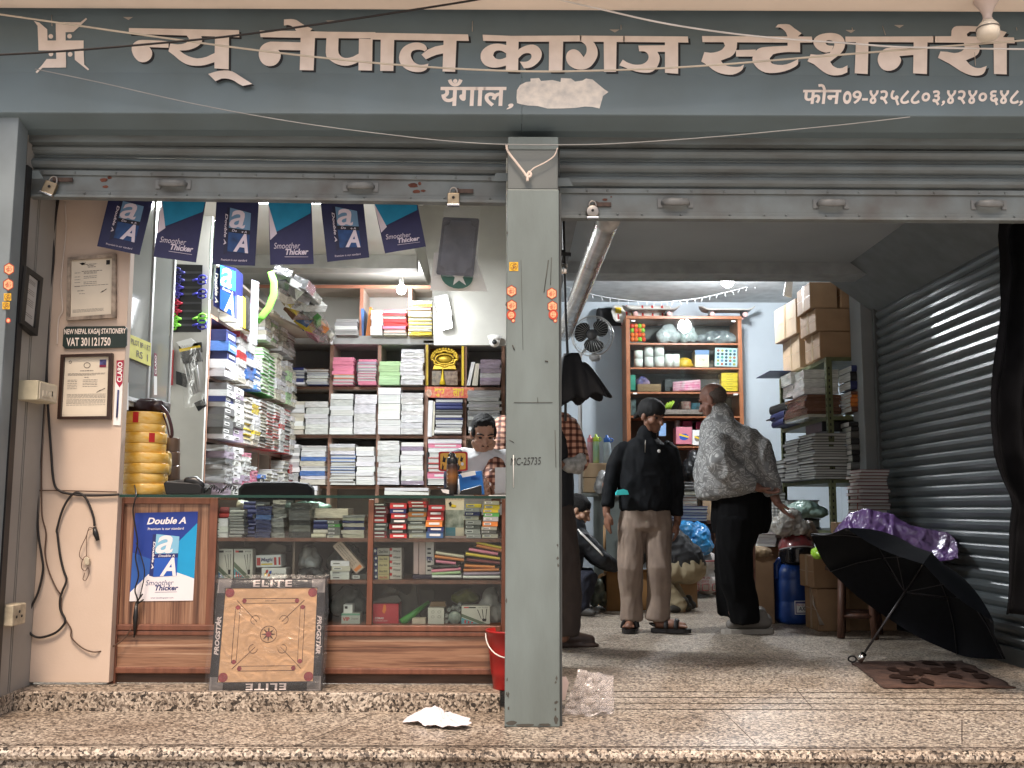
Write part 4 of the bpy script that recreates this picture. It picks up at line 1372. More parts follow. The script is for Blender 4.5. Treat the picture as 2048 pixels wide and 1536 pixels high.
b.pprism([(388,806),(408,797),(411,812),(396,822)],YE-.06,.02)
b.build('cap',BLACKP,pp)
b=MB()
b.sheet(lambda u,v:P(360+u*42+v*8,700+v*116-u*6,YE-.072-.006*math.sin(u*9+v*4)),8,10)
b.build('sleeve',FILM,pp)
b=MB()
b.sheet(lambda u,v:P(424-10*v+u*14+5*math.sin(v*5)*(u-.5),440+v*160,6.3-.01*math.sin(u*8)),6,12)
b.build('plastic_tube',glass('teal_film',(.75,.9,.88),.6,.35,(.55,.62,.60),.15,crease=.6),label='rolled clear plastic hanging in front of the paper carton',cat='plastic roll')
# ---------------------------------------------------------------- glass wall cabinet left of the end panel
XG=-1.80
ya,yb=4.66,5.27
zg0,zg1=P(262,800,4.7).z,P(290,428,4.9).z+.12
t=thing('glass_cabinet',(XG-.15,4.95,zg0),'narrow glass fronted wall cabinet behind the cream panel','cabinet')
b=MB()
b.box(XG-.27,XG-.25,ya,yb,zg0,zg1)
b.box(XG-.25,XG,ya-.02,ya,zg0,zg1)
b.box(XG-.25,XG,ya,yb,zg0-.02,zg0)
b.box(XG-.25,XG-.002,ya,yb,zg0+.52,zg0+.535)
b.box(XG-.25,XG-.002,ya,yb,zg0+.95,zg0+.965)
b.build('carcass',mat('cabinet_white',(.58,.57,.52),.6),t)
b=MB()
for y in(ya+.01,(ya+yb)/2,yb):
 b.box(XG-.004,XG+.012,y-.012,y+.012,zg0,zg1)
b.box(XG-.004,XG+.010,ya,yb,zg0,zg0+.02)
b.build('frame',mat('aluminium',(.62,.63,.63),.35,metal=.7,var=.05),t)
b=MB()
b.box(XG+.001,XG+.005,ya+.02,yb,zg0+.02,zg1)
b.build('pane',glass('cabinet_glass',(.93,.97,.95),.9,.28,(.80,.84,.80),.05),t)  # pale haze mixed into the glass to brighten it, standing in for reflected light
b=MB()
for(u0,u1,v0,v1,m)in((.05,.45,.62,.66,0),(.5,.95,.60,.68,0),(.05,.9,.53,.60,1),(.1,.5,.10,.3,2),(.55,.9,.05,.35,1)):
 b.m=m
 b.box(XG-.2,XG-.05,ya+u0*(yb-ya),ya+u1*(yb-ya),zg0+v0*(zg1-zg0),zg0+v1*(zg1-zg0))
b.build('stock',[mat('stock_cyan',(.12,.45,.60),.5),mat('stock_grey',(.45,.47,.45),.6,var=.3,scale=20),WHITEP],t)
def side_label(x0,y0,x1,y1,dy,X,m,name,label,cat,txt=None,tm=None,vert=False):
 b=MB()
 f=quad(PXX(x0,y0,X),PXX(x1,y0+dy,X),PXX(x1,y1+dy,X),PXX(x0,y1,X))
 b.poly([f(0,0),f(1,0),f(1,1),f(0,1)])
 ms=[m]
 if txt:
  ms.append(tm)
  b.m=1
  nrm=Vector((.001,0,0))
  for(s,u0,v0,u1,v1)in txt:
   b.text(s,(lambda u,v:f(u0+(u1-u0)*u,v0+(v1-v0)*v)+nrm)if not vert else(lambda u,v:f(u0+(u1-u0)*(1-v),v0+(v1-v0)*u)+nrm),bold=.015)
 return b.build(name,ms,label=label,cat=cat)
side_label(256,667,302,714,19,XG+.016,mat('label_yellow',(.78,.75,.18),.6),'price_label','pale yellow pen label stuck on the cabinet glass','label',[('PILOT BP-1 RT',.12,.62,.95,.85),('RS  1',.35,.15,.85,.45)],GREYINK)
for(x0,x1,y0,y1,lb,X)in((249,257,695,820,'purple and white pen strip on the near edge of the cabinet',XG+.018),(308,314,705,790,'purple and white pen strip on the far edge of the cabinet',XG+.018)):
 b=MB()
 f=quad(PXX(x0,y0,X),PXX(x1,y0+3,X),PXX(x1,y1,X),PXX(x0,y1,X))
 b.m=0
 b.poly([f(0,0),f(1,0),f(1,.45),f(0,.45)][::1])
 b.poly([f(0,.45),f(1,.45),f(1,1),f(0,1)])
 b.mi[-1]=1
 b.m=2
 b.text('CLARO',lambda u,v:f(.2+.6*(1-v),.5+.45*u)+Vector((.001,0,0)),bold=.03)
 b.build('pen_strip',[WHITEP,MAROON,WHITEP],label=lb,cat='pen strip',group='pen strips by the cabinet')
# ---------------------------------------------------------------- things on the cream panel
YC=4.545
def frame(poly_out,poly_in,Y,d,fm,pm,label,name='framed_certificate',lines=(),extra=None,glaze=True):
 t=thing(name,P(sum(p[0]for p in poly_out)/4,poly_out[2][1],Y),label,'certificate','framed certificates by the counter')
 b=MB()
 n=4
 of=[P(x,y,Y-d)for x,y in poly_out]
 ob=[P(x,y,Y)+Vector((0,0,0))for x,y in poly_out]
 ob=[Vector((p.x,Y,p.z))for p in of]
 inf=[P(x,y,Y-d)for x,y in poly_in]
 inb=[Vector((p.x,Y-d*.35,p.z))for p in inf]
 for i in range(4):
  j=(i+1)%4
  b.poly([of[i],of[j],inf[j],inf[i]][::-1])
  b.poly([of[i],ob[i],ob[j],of[j]][::-1])
  b.poly([inf[i],inf[j],inb[j],inb[i]][::-1])
 b.build('frame',fm,t,bevel=.0)
 b=MB()
 b.poly(inb[::-1])
 f=quad(*inb)
 b.m=1
 rr=random.Random(len(label))
 for(u0,v0,u1,h)in lines:
  u=u0
  while u<u1:
   w=min(rr.uniform(.02,.09),u1-u)
   b.poly([f(u,v0,1),f(u+w*.85,v0,1),f(u+w*.85,v0+h,1),f(u,v0+h,1)])
   u+=w
 if extra:
  extra(b,f)
 b.build('document',[pm,GREYINK,INK,MAROON,mat('photo_blue',(.12,.12,.35),.5,var=.4,scale=60)],t)
 return t
L1=[(.3,.91,.62,.012),(.38,.885,.55,.012),(.4,.86,.6,.012),(.25,.79,.75,.012)]+[(.08,v,.22,.009)for v in(.77,.70,.65,.60,.53)]+[(.3,v,.62,.009)for v in(.77,.75,.70,.67,.60,.57)]+[(.08,.535,.9,.009)]+[(.15,.45,.32,.012),(.19,.40,.34,.008)]+[(.05,v,.8,.007)for v in(.12,.10,.08)]
def ex1(b,f):
 b.m=2
 for k in range(10):
  a=k*.63
 b.poly([f(.27+.05*math.cos(a*.63),.93+.022*math.sin(a*.63),2)for a in range(10)])
 b.poly([f(.20,.955,2),f(.27,.925,2),f(.34,.955,2),f(.34,.94,2),f(.27,.905,2),f(.20,.94,2)])
 b.poly([f(.84,.89,2),f(.93,.89,2),f(.93,.97,2),f(.84,.97,2)])
 b.tube([f(.72,.40,3),f(.78,.43,3),f(.76,.41,3),f(.86,.46,3)],.0012,4)
frame([(135,515),(231,507),(231,635),(132,641)],[(141,520),(224,515),(222,628),(139,634)],YC,.018,mat('old_frame',(.40,.32,.25),.6,var=.35,scale=25),CREAMP,'certificate in a worn pale frame above the green name board',lines=L1,extra=ex1)
L2=[(.35,.76,.65,.014),(.08,.72,.92,.007),(.08,.705,.9,.007),(.08,.69,.7,.007),(.45,.65,.55,.012)]+[(.08,v,.3,.008)for v in(.61,.585,.555,.525,.495,.465)]+[(.42,v,.75,.008)for v in(.61,.585,.555,.53,.50)]+[(.08,v,.94,.007)for v in(.37,.35,.33,.31,.28,.26,.24,.22,.19)]
def ex2(b,f):
 b.m=4
 b.poly([f(.78,.84,2),f(.93,.84,2),f(.93,.95,2),f(.78,.95,2)])
 b.m=3
 b.poly([f(.78,.82,3),f(.93,.82,3),f(.93,.86,3),f(.78,.86,3)])
 b.m=1
 pts=[f(.5+.07*math.cos(a*.42),.86+.045*math.sin(a*.42),2)for a in range(16)]
 b.tube(pts,.0015,4)
 b.tube([f(.12+.03*math.cos(a*.42),.92+.02*math.sin(a*.42),2)for a in range(16)],.0012,4)
 b.m=2
 b.tube([f(.74,.40,3),f(.82,.44,3),f(.79,.42,3),f(.92,.47,3)],.001,4)
frame([(121,709),(224,706),(220,838),(114,838)],[(128,714),(217,712),(213,832),(121,833)],YC,.022,mat('dark_wood_frame',(.045,.022,.016),.35,var=.2),CREAMP,'certificate in a dark brown frame below the green name board',lines=L2,extra=ex2)
# black frame on the side wall
XWL=-2.092
t=thing('framed_certificate',PXX(66,670,XWL),'certificate in a thick black frame seen edge on at the left wall','certificate','framed certificates by the counter')
b=MB()
o4=[(53.5,532),(87,556),(75.5,672),(41.5,645)]
i4=[(59.5,546),(80,562),(70.5,657),(50,641)]
of=[PXX(x,y,XWL+.03)for x,y in o4]
ob=[p-Vector((.032,0,0))for p in of]
inf=[PXX(x,y,XWL+.03)for x,y in i4]
inb=[p-Vector((.01,0,0))for p in inf]
for i in range(4):
 j=(i+1)%4
 b.poly([of[i],of[j],inf[j],inf[i]][::-1])
 b.poly([of[i],ob[i],ob[j],of[j]][::-1])
 b.poly([inf[i],inf[j],inb[j],inb[i]][::-1])
b.build('frame',BLACK,t)
b=MB()
b.poly(inb[::-1])
f=quad(*inb)
b.m=1
for v in(.9,.87,.84,.7,.66,.62,.5,.46,.42,.38,.2,.16):
 b.poly([f(.15,v)+Vector((.001,0,0)),f(.8,v)+Vector((.001,0,0)),f(.8,v+.012)+Vector((.001,0,0)),f(.15,v+.012)+Vector((.001,0,0))])
b.build('document',[mat('grey_paper',(.5,.48,.45),.7),GREYINK],t)
# painted name board
t=thing('name_board',P(190,697,YC),'small dark green board with hand painted white lettering between the certificates','sign')
b=MB()
b.pprism([(127,658),(132,653),(249,652),(254,657),(253,690),(249,695),(130,697),(125,692)],YC-.008,.008)
b.build('board',mat('board_green',(.02,.035,.03),.5,var=.15),t)
b=MB()
b.ptext('NEW NEPAL KAGAJ STATIONERY',128,657,252,671,YC-.0086,shear=.12,bold=.022,rot=-.014)
b.ptext('VAT 301121750',133,675,221,692,YC-.0086,shear=.05,bold=.02,rot=-.01)
b.build('lettering',LETTER,t)
t=thing('pen_poster',P(236,850,YC),'narrow pen strip with red header on the cream panel edge','pen strip','pen strips by the cabinet')
b=MB()
b.pprism([(233,721),(248,720),(241,851),(226,850)],YC-.002,.002)
b.m=1
b.ppoly([(233,721),(248,720),(245,766),(239,775),(232,764)],YC-.003)
b.m=2
b.text('CLARO',lambda u,v:P(245.2-10.0*v+(1-u)*-1.5,764-40*u,YC-.0036),bold=.03)
b.m=3
b.tube([P(236.5,780,YC-.006),P(233.5,835,YC-.006)],.004,8)
b.build('card',[WHITEP,mat('header_red',(.38,.015,.05),.4),WHITEP,NAVY],t)
# switch boxes
t=thing('switch_box',PXX(60,800,XWL),'old cream switch box beside the cables on the left wall','switch box','electric boxes on the left wall')
b=MB()
p0,p1=PXX(45,780,XWL),PXX(88,780,XWL)
zt_,zb_=PXX(45,761,XWL).z,PXX(45,801,XWL).z
b.box(XWL-.01,XWL+.075,4.29,4.47,zb_,zt_)
b.build('box',mat('old_plastic',(.55,.50,.36),.5,var=.15,scale=12),t,bevel=.004)
b=MB()
b.box(XWL+.0755,XWL+.079,4.30,4.465,zb_+.006,zt_-.006)
b.build('face_plate',mat('old_plastic_pale',(.64,.58,.46),.5,var=.1,scale=20),t,bevel=.002)
for k in range(4):
 b=MB()
 b.box(XWL+.079,XWL+.083,4.325+k*.032,4.35+k*.032,zb_+.02,zb_+.045)
 b.build('switch',mat('switch_cream',(.68,.62,.5),.4),t)
b=MB()
b.box(XWL+.083,XWL+.0845,4.405,4.413,zb_+.028,zb_+.05)
b.build('mark',INK,t)
t=thing('socket_box',PXX(20,1245,XWL),'dirty cream socket box low on the left wall','socket','electric boxes on the left wall')
b=MB()
z0,z1=PXX(25,1247,XWL).z,PXX(25,1206,XWL).z
b.box(XWL-.01,XWL+.05,4.205+.04,4.36,z0,z1)
b.build('box',mat('dirty_plastic',(.58,.50,.36),.55,var=.3,scale=18),t,bevel=.005)
b=MB()
for k in range(3):
 b.lathe([(.006,0),(.006,.003)],Vector((XWL+.049,4.30+(k-1)*.022,(z0+z1)/2+(.012 if k==1 else-.008))),10,Matrix.Rotation(math.pi/2,3,'Y'))
b.build('socket_hole',INK,t)
# cables down the wall
CABLE=mat('black_cable',(.018,.014,.013),.5)
CABLEB=mat('brown_cable',(.10,.055,.035),.5)
def smooth_path(pts,n=6):
 out=[]
 pts=[Vector(p)for p in pts]
 for i in range(len(pts)-1):
  p0,p1,p2,p3=pts[max(i-1,0)],pts[i],pts[i+1],pts[min(i+2,len(pts)-1)]
  for k in range(n):
   t_=k/n
   out.append(.5*((2*p1)+(-p0+p2)*t_+(2*p0-5*p1+4*p2-p3)*t_*t_+(-p0+3*p1-3*p2+p3)*t_**3))
 out.append(pts[-1])
 return out
def cable(px,Y,r,m,label,cat='cable',name='cable',group=None,n=6,flat=1.):
 b=MB()
 pts=[P(q[0],q[1],q[2]if len(q)>2 else Y)for q in px]
 b.tube(smooth_path(pts,n),r,8,True,flat)
 return b.build(name,m,label=label,cat=cat,group=group)
Gc='cables on the cream panel'
cable([(113,392),(105,450),(107,520),(97,600),(93,700),(87,800),(81,900),(75,980),(76,1060),(83,1110),(86,1140),(76,1185),(60,1220),(53,1250),(62,1268),(80,1275),(110,1266),(127,1250),(130,1238),(121,1220),(120,1200),(125,1182),(133,1160),(127,1140),(120,1110),(115,1070),(114,1058),(125,1020),(140,994),(155,985),(172,997),(186,1030),(189,1052)],YC-.012,.0052,CABLE,'long black cable hanging in a loop on the cream panel',group=Gc)
cable([(118,392),(110,440),(101,520),(97,640),(93,740),(97,830),(102,900),(107,960),(118,981),(150,989),(190,991),(238,989)],YC-.011,.0055,CABLE,'black cable running down and along to the counter top',group=Gc)
cable([(104,470),(99,560),(95,660),(90,780),(84,880),(83,970),(84,1030),(92,1065),(90,1105),(97,1140),(112,1175),(122,1192),(122,1215),(130,1237),(142,1258),(143,1275),(165,1296),(190,1304),(218,1297,4.57),(245,1280,4.58),(262,1258,4.58)],YC-.009,.0032,CABLEB,'thin brown cable trailing down to the counter foot',group=Gc)
cable([(71,981),(110,981),(160,982),(234,984)],YC-.005,.0025,CABLEB,'thin brown line strung across the panel at counter height',group=Gc)
cable([(130,405),(132,460),(126,520),(122,570),(125,620),(117,640),(114,690)],YC-.004,.003,mat('white_wire',(.72,.62,.54),.5),'thin white wire left of the upper certificate',group=Gc)
b=MB()
b.tube([P(189,1054,YC-.014),P(191,1066,YC-.016),P(196,1081,YC-.014)],[.007,.012,.008],10)
b.build('cable_plug',BLACKP,label='black plug at the end of the looped cable',cat='plug')
t=thing('adapter',P(173,1130,YC),'tiny cream adapter on a thin wire below the plug','adapter')
b=MB()
b.pprism([(167,1118),(174,1113),(178,1118),(177,1130),(170,1130)],YC-.022,.018)
b.build('body',mat('adapter_cream',(.55,.48,.36),.5),t,bevel=.002)
b=MB()
b.tube(smooth_path([P(x,y,YC-.014)for x,y in((186,1056),(178,1056),(172,1074),(162,1095),(159,1112),(168,1120),(178,1117),(172,1112),(165,1120),(163,1135),(170,1142),(176,1135),(178,1146),(172,1160),(166,1158),(170,1145))]),.0016,6)
b.tube(smooth_path([P(x,y,YC-.014)for x,y in((186,1057),(176,1062),(173,1080),(173,1112))]),.0014,6)
b.build('wire',CABLEB,t)
# ---------------------------------------------------------------- counter
YF=4.60
zc=lambda y,Y=YF:P(620,y,Y).z
xc=lambda x,y=1100,Y=YF:P(x,y,Y).x
CX0,CX1=xc(228,1100),xc(1040,1100)
t=thing('shop_counter',((CX0+CX1)/2,4.85,ZS),'glass topped wooden display counter with striped laminate panels','counter')
ctr=t
zt_,zk=zc(996),ZS
b=MB()
xs={}
def post(xa,xb,y0,y1,Yf=YF,d=.03):
 b.box(xc(xa),xc(xb),Yf,Yf+d,zc(y1),zc(y0))
post(228,243,996,1376)
b.build('post',REDWOOD,t,bevel=.003)
for pq in((416,432,996,1252),(735,746,998,1250),(1003,1040,996,1376)):
 b=MB()
 post(*pq)
 b.build('post',REDWOOD,t,bevel=.003)
b=MB()
b.box(xc(243),xc(416),YF+.001,YF+.03,zc(1009),zc(996))
b.build('top_rail',REDWOOD,t,bevel=.003)
b=MB()
b.box(xc(243),xc(416),YF+.012,YF+.028,zc(1254),zc(1009))
b.build('side_panel',LAM_V,t)
b=MB()
b.box(xc(243),xc(1003),YF+.010,YF+.028,zc(1338),zc(1262))
b.build('base_panel',LAM_H,t)
b=MB()
b.box(xc(243),xc(1003),YF-.008,YF+.02,zc(1262),zc(1250))
b.box(xc(243),xc(1003),YF-.004,YF+.02,zc(1272),zc(1262.5))
b.box(xc(243),xc(1003),YF-.006,YF+.02,zc(1348),zc(1336))
b.build('moulding',REDWOOD,t,bevel=.004)
b=MB()
b.box(xc(243),xc(1003),YF+.02,YF+.04,ZS+.002,zc(1348))
b.build('kick_board',mat('kick_dark',(.10,.055,.035),.6,var=.3,scale=4,stretch=(1,1,12)),t)
YBK=5.10
b=MB()
for y in(1076,1160,1250):
 z=zc(y)
 b.box(xc(420),xc(1010),YF+.012,YBK,z-.016,z)
b.build('shelf_board',REDWOOD,t)
b=MB()
b.box(xc(420),xc(1010),YBK-.012,YBK,ZS,zc(1030))
b.box(xc(428),xc(431),YF+.04,YBK-.014,ZS,zc(1000))
b.box(xc(1008),xc(1010),YF+.04,YBK-.014,ZS,zc(1000))
b.box(xc(581),xc(585),YF+.05,YBK-.014,zc(1160),zc(1079))
b.build('back_board',mat('counter_inside',(.20,.15,.12),.7,var=.15,scale=3),t)
b=MB()
b.box(xc(432),xc(735),YF+.006,YF+.011,zc(1250),zc(1000))
b.box(xc(746),xc(1003),YF+.006,YF+.011,zc(1250),zc(1000))
b.build('front_glass',PANE,t)
zg=P(620,991.0,4.58).z
b=MB()
b.box(CX0-.005,CX1,4.57,5.14,zg-.010,zg)
g=b.build('top_glass',PANE,t)
b=MB()
b.box(CX0-.006,CX1,4.562,4.569,zg-.011,zg+.001)
b.build('glass_edge',EDGEG,g)
b=MB()
b.box(xc(581),xc(583.5),YF+.03,YBK-.02,zc(1074),zc(1000))
b.build('glass_divider',glass('divider_glass',(.5,.72,.66),.5,.1,(.1,.25,.2)),t)
# poster on the counter
PY=YF+.0095
t=thing('paper_poster',P(322,1202,PY),'blue and white paper poster with a printed ream on the counter panel','poster')
f=quad((270.5,1026),(396,1023),(386,1201),(259,1202.5),PY,off=.0005)
b=MB()
b.poly([f(0,0),f(1,0),f(1,1),f(0,1)])
b.m=1
b.poly([f(0,.10,1),f(.27,.29,1),(f(.5,.42,1)),f(.72,.66,1),f(1,.86,1),f(1,1,1),f(0,1,1)])
b.m=2
b.poly([f(1,.87,1.5),f(.70,.65,1.5),f(.5,.4,1.5),f(.72,.31,1.5),f(1,.24,1.5)])
b.m=0
b.poly([f(0,.1,2),f(.27,.30,2),f(.73,.315,2),f(1,.245,2),f(1,0,2),f(0,0,2)])
b.m=6
b.poly([f(.0,.55,1.6),f(.3,.47,1.6),f(.33,.30,1.6),f(.27,.285,1.6),f(0,.10,1.6)])
b.text('Double A',lambda u,v:f(.20+.62*u,.865+.078*v,3),shear=.25,bold=.03)
b.mi=[0 if(m==6 and len(fc)!=5)else m for m,fc in zip(b.mi,b.f)]
b.m=0
b.text('Premium is our standard',lambda u,v:f(.22+.57*u,.80+.028*v,3),bold=.006)
def fb(u,v,k=0):
 return f(.36+.37*u-.01*(1-v),.27+.485*v+(.0 if True else 0),3+k)
b.m=3
b.poly([f(.285,.285,3),f(.355,.27,3),f(.37,.755,3),f(.305,.75,3)])
art_box(b,fb,4,(4,3,5,0))
b.m=0
b.text('Double A',lambda u,v:f(.312+.035*v+.01*(1-u),.36+.31*(1-u),4.5),shear=.2,bold=.03)
b.m=3
b.text('Smoother',lambda u,v:f(.24+.44*u,.175+.06*v,3),shear=.22,bold=-.004)
b.text('Thicker',lambda u,v:f(.39+.37*u,.115+.06*v,3),shear=.22,bold=.03)
b.text('www.doubleapaper.com',lambda u,v:f(.33+.36*u,.022+.022*v,3))
b.poly([f(.39,.095,3),f(.74,.097,3),f(.74,.101,3),f(.39,.099,3)])
b.build('sheet',[mat('poster_white',(.76,.72,.74),.35,var=.03),mat('poster_blue',(.018,.045,.26),.35,var=.05),CYAN,NAVY,LBLUE,BLUE,mat('poster_mid_blue',(.03,.10,.36),.35,var=.05)],t)
cable([(283,830,4.9),(283,860,4.86),(275,905,4.84),(270,945,4.83),(268,965,4.82),(272,988,4.56),(266,1020,4.56),(270,1050,4.568),(275,1085,4.575),(271,1115,4.58),(277,1150,4.58),(270,1180,4.585),(275,1200,4.588),(272,1230,4.59),(268,1275,4.588)],4.6,.0034,CABLE,'thin black cable hanging over the counter edge across the poster')
cable([(272,1085,4.575),(283,1115,4.575),(289,1145,4.575),(283,1180,4.58),(274,1210,4.585)],4.6,.0025,CABLE,'second thin black wire looping over the poster')
b=MB()
b.tube([P(273,1205,4.585),P(271,1235,4.583),P(269,1270,4.585)],[.006,.012,.004],8)
b.tube([P(273,1205,4.585),P(285,1188,4.58)],.004,6)
b.tube([P(273,1209,4.585),P(287,1199,4.58)],.0035,6)
b.build('taped_plug',BLACKP,label='taped black cable end hanging below the poster',cat='plug')
# ---------------------------------------------------------------- stock inside the counter
GC='goods inside the glass counter'
D=.18
S(434,467,1036,1075,4.70,3,'box_w',[0],'the white box pile at the counter left, top shelf',D,GC)
S(436,470,1014,1035,4.72,2,'spine',[6,14],'the red and maroon pair on the white boxes',D,GC,rot=.15)
S(468,497,1020,1075,4.72,9,'spine',[1,1,2],'the grey pile right of the white boxes',D,GC)
S(497,522,1003,1075,4.78,9,'spine',[4],'the leaning navy pile, counter top shelf',D,GC,rot=.3)
S(521,551,1012,1075,4.70,7,'packa',[4,4,11],'the wrapped navy pile, counter top shelf',D,GC)
S(552,578,1000,1075,4.72,8,'packb',[2,1],'the grey pile left of the glass divider',D,GC)
S(586,628,1005,1075,4.71,6,'packc',[2,3,2],'the dark pile right of the glass divider',D,GC)
S(631,661,1040,1075,4.70,4,'spine',[13,13,4,4],'the low cream and navy pile, counter top shelf',D,GC)
S(633,700,1016,1036,4.80,1,'packa',[13],'the top shelf middle, lying above the low piles',D,GC)
S(663,688,1040,1075,4.70,5,'box_w',[13,2,15,2],'the small box pile, counter top shelf middle',D,GC)
S(690,734,1030,1075,4.71,7,'packb',[4,1,2,13],'the grey pile left of the middle post',D,GC)
S(749,779,1006,1075,4.70,9,'box_r',[3,2,14,14,3,6],'the dark pile right of the middle post',D,GC)
S(782,815,1006,1075,4.69,7,'box_r',[6,3,6,3,6,4,6],'the red and black pile, counter top shelf',D,GC,rot=.12)
S(820,856,1002,1075,4.71,9,'box_r',[13,2,13,2,13,9,2,6,6],'the cream and orange pile, counter top shelf',D,GC)
S(857,890,1010,1075,4.69,6,'box_r',[11,4,9,6,6,6],'the red and orange pile left of the calendar',D,GC)
S(931,962,1008,1075,4.70,8,'box_w',[1,1,2,1,13,4,1,8],'the grey pile right of the calendar',D,GC)
S(966,997,1002,1075,4.69,9,'box_w',[13,2,13,9,1,15,8,8,13],'the yellow topped pile at the counter right end',D,GC)
t=thing('desk_calendar',P(910,1072,4.68),'small spiral calendar with a grey mountain picture in the counter','calendar')
b=MB()
b.pprism([(891,997),(928,997),(928,1072),(890,1072)],4.68,.01)
b.m=1
b.ppoly([(891,1020),(928,1020),(928,1055),(891,1055)],4.679)
b.m=2
b.ppoly([(891,1055),(911,1055),(911,1072),(890,1072)],4.679)
b.m=3
for i in range(12):
 x=893+i*3
 b.tube([P(x,994,4.68),P(x,999,4.678)],.0015,5)
b.m=4
b.ppoly([(897,1006),(902,1003),(904,1010),(900,1014)],4.678)
b.m=5
b.ppoly([(904,1008),(913,1011),(911,1015),(902,1014)],4.678)
b.build('page',[CREAMP,mat('grey_photo',(.12,.14,.12),.5,var=.6,scale=30,tint=(.45,.46,.43)),mat('teal_print',(.08,.25,.34),.5),BLACK,INK,YELLOW],t)
def carton(x0,x1,y0,y1,Y,m,label,cat='box',d=.1,art=None,name='stationery_box',group=GC,tilt=0):
 b=MB()
 pts=[(x0,y0),(x1,y0),(x1,y1),(x0,y1)]
 if tilt:
  cx,cy=(x0+x1)/2,(y0+y1)/2
  pts=[(cx+(x-cx)*math.cos(tilt)-(y-cy)*math.sin(tilt),cy+(x-cx)*math.sin(tilt)+(y-cy)*math.cos(tilt))for x,y in pts]
 b.pprism(pts,Y,d)
 ms=[m]
 c4=[P(x,y,Y)for x,y in pts]
 f=quad(*c4)
 if art:
  art(b,f,ms)
 return b.build(name,ms,label=label,cat=cat,group=group,bevel=.0015)
def AM(ms,m):
 if m not in ms:
  ms.append(m)
 return ms.index(m)
def pens_art(stripe,dots):
 def a(b,f,ms):
  b.m=AM(ms,RED);b.poly([f(.08,.88,1),f(.25,.88,1),f(.25,.95,1),f(.08,.95,1)])
  b.m=AM(ms,INK);b.poly([f(.25,.88,1),f(.5,.88,1),f(.5,.95,1),f(.25,.95,1)])
  b.text('BP-RXN',lambda u,v:f(.6+.32*u,.89+.05*v,1))
  b.m=AM(ms,stripe);b.poly([f(0,.58,1),f(0,.40,1),f(.62,.02,1),f(.9,.02,1)])
  b.m=AM(ms,mat('pack_teal',(.10,.32,.38),.4));b.poly([f(0,.36,1),f(0,0.02,1),f(.58,.02,1)])
  b.m=AM(ms,INK)
  for k in range(3):
   b.poly([f(.55+.16*k,.80+.02*k,1),f(.58+.16*k,.80+.02*k,1),f(.70+.08*k,.30,1),f(.68+.08*k,.30,1)])
  b.poly([f(.72,.30,1),f(.88,.30,1),f(.86,.14,1),f(.74,.14,1)])
  b.m=AM(ms,dots)
  for k in range(3):
   b.poly([f(.10+.12*k,.04,2),f(.16+.12*k,.04,2),f(.16+.12*k,.22-.05*k,2),f(.10+.12*k,.22-.05*k,2)])
 return a
PENW=mat('pen_box_white',(.60,.58,.52),.45)
OLIVE=mat('olive_stripe',(.12,.16,.10),.45)
carton(429,466,1098,1157,4.66,PENW,'tall white pen box with blue pens, left of a pair in the counter',d=.06,art=pens_art(OLIVE,BLUE))
carton(468,505,1098,1157,4.66,PENW,'tall white pen box with red pens, right of a pair in the counter',d=.06,art=pens_art(OLIVE,RED))
def magic(b,f,ms):
 b.m=AM(ms,RED)
 for u0,u1 in((.03,.18),(.72,.82),(.9,.98)):
  b.poly([f(u0,.15,1),f(u1,.15,1),f(u1,.8,1),f(u0,.8,1)])
 b.m=AM(ms,mat('label_navy',(.1,.1,.2),.4));b.text('Magic',lambda u,v:f(.2+.48*u,.38+.4*v,1),bold=.03,shear=.15)
 b.m=AM(ms,YELLOW);b.poly([f(.2,.18,1),f(.66,.18,1),f(.66,.30,1),f(.2,.30,1)])
carton(512,562,1110,1134,4.68,WHITEP,'clear topped white and red box lying on the super glue box',d=.1,art=magic,tilt=-.03)
def logo3(b,f,ms):
 for(u,v,m)in((.1,.2,YELLOW),(.16,.5,RED),(.3,.4,BLUE),(.24,.15,ORANGE)):
  b.m=AM(ms,m);b.poly([f(u,v,1),f(u+.1,v+.05,1),f(u+.12,v+.35,1),f(u+.02,v+.3,1)])
 b.m=AM(ms,INK);b.text('Super Save crayon',lambda u,v:f(.42+.52*u,.30+.22*v,1),bold=.01)
carton(523,572,1136,1157,4.67,WHITEP,'white box with a coloured mark at the counter middle shelf',d=.1,art=logo3)
b=MB()
b.pprism([(517,1112),(545,1086),(573,1092),(572,1104),(530,1110)],4.76,.1)
b.build('brown_packet',mat('grey_brown_paper',(.22,.19,.16),.6,var=.2),label='crumpled grey brown packet behind the white and red box',cat='packet',group=GC)
def bag(x0,x1,y0,y1,Y,d,m,label,seed,cat='plastic bag',name='plastic_bag',amp=.018,group=None,vox=.012,shape=None,sc=9):
 """slumped bag filling a photo rectangle"""
 c0,c1=P(x0,y1,Y),P(x1,y0,Y)
 w,h=c1.x-c0.x,c1.z-c0.z
 c=Vector(((c0.x+c1.x)/2,Y+d/2,c0.z))
 t=thing(name,c,label,cat,group)
 b=MB()
 for(u,v,r)in shape or((.3,.35,.33),(.68,.3,.33),(.5,.6,.32),(.25,.25,.25),(.75,.25,.25)):
  b.ell(c+Vector(((u-.5)*w,0,v*h)),(r*w,d*.5,min(r*h*1.1,v*h+.004,(1-v)*h+.01)if True else r*h),nu=16,nv=10)
 remesh(b,'bag',m,t,vox*.75,1,crumple(amp,sc*1.3,True,seed))
 return t
CLEARB=mat('clear_grey_bag',(.20,.20,.19),.2,var=.4,scale=12,tint=(.50,.50,.48),spec=.8)
bag(588,636,1088,1140,4.72,.14,CLEARB,'clear bag of dark goods in the counter middle shelf',1,group='bags inside the glass counter')
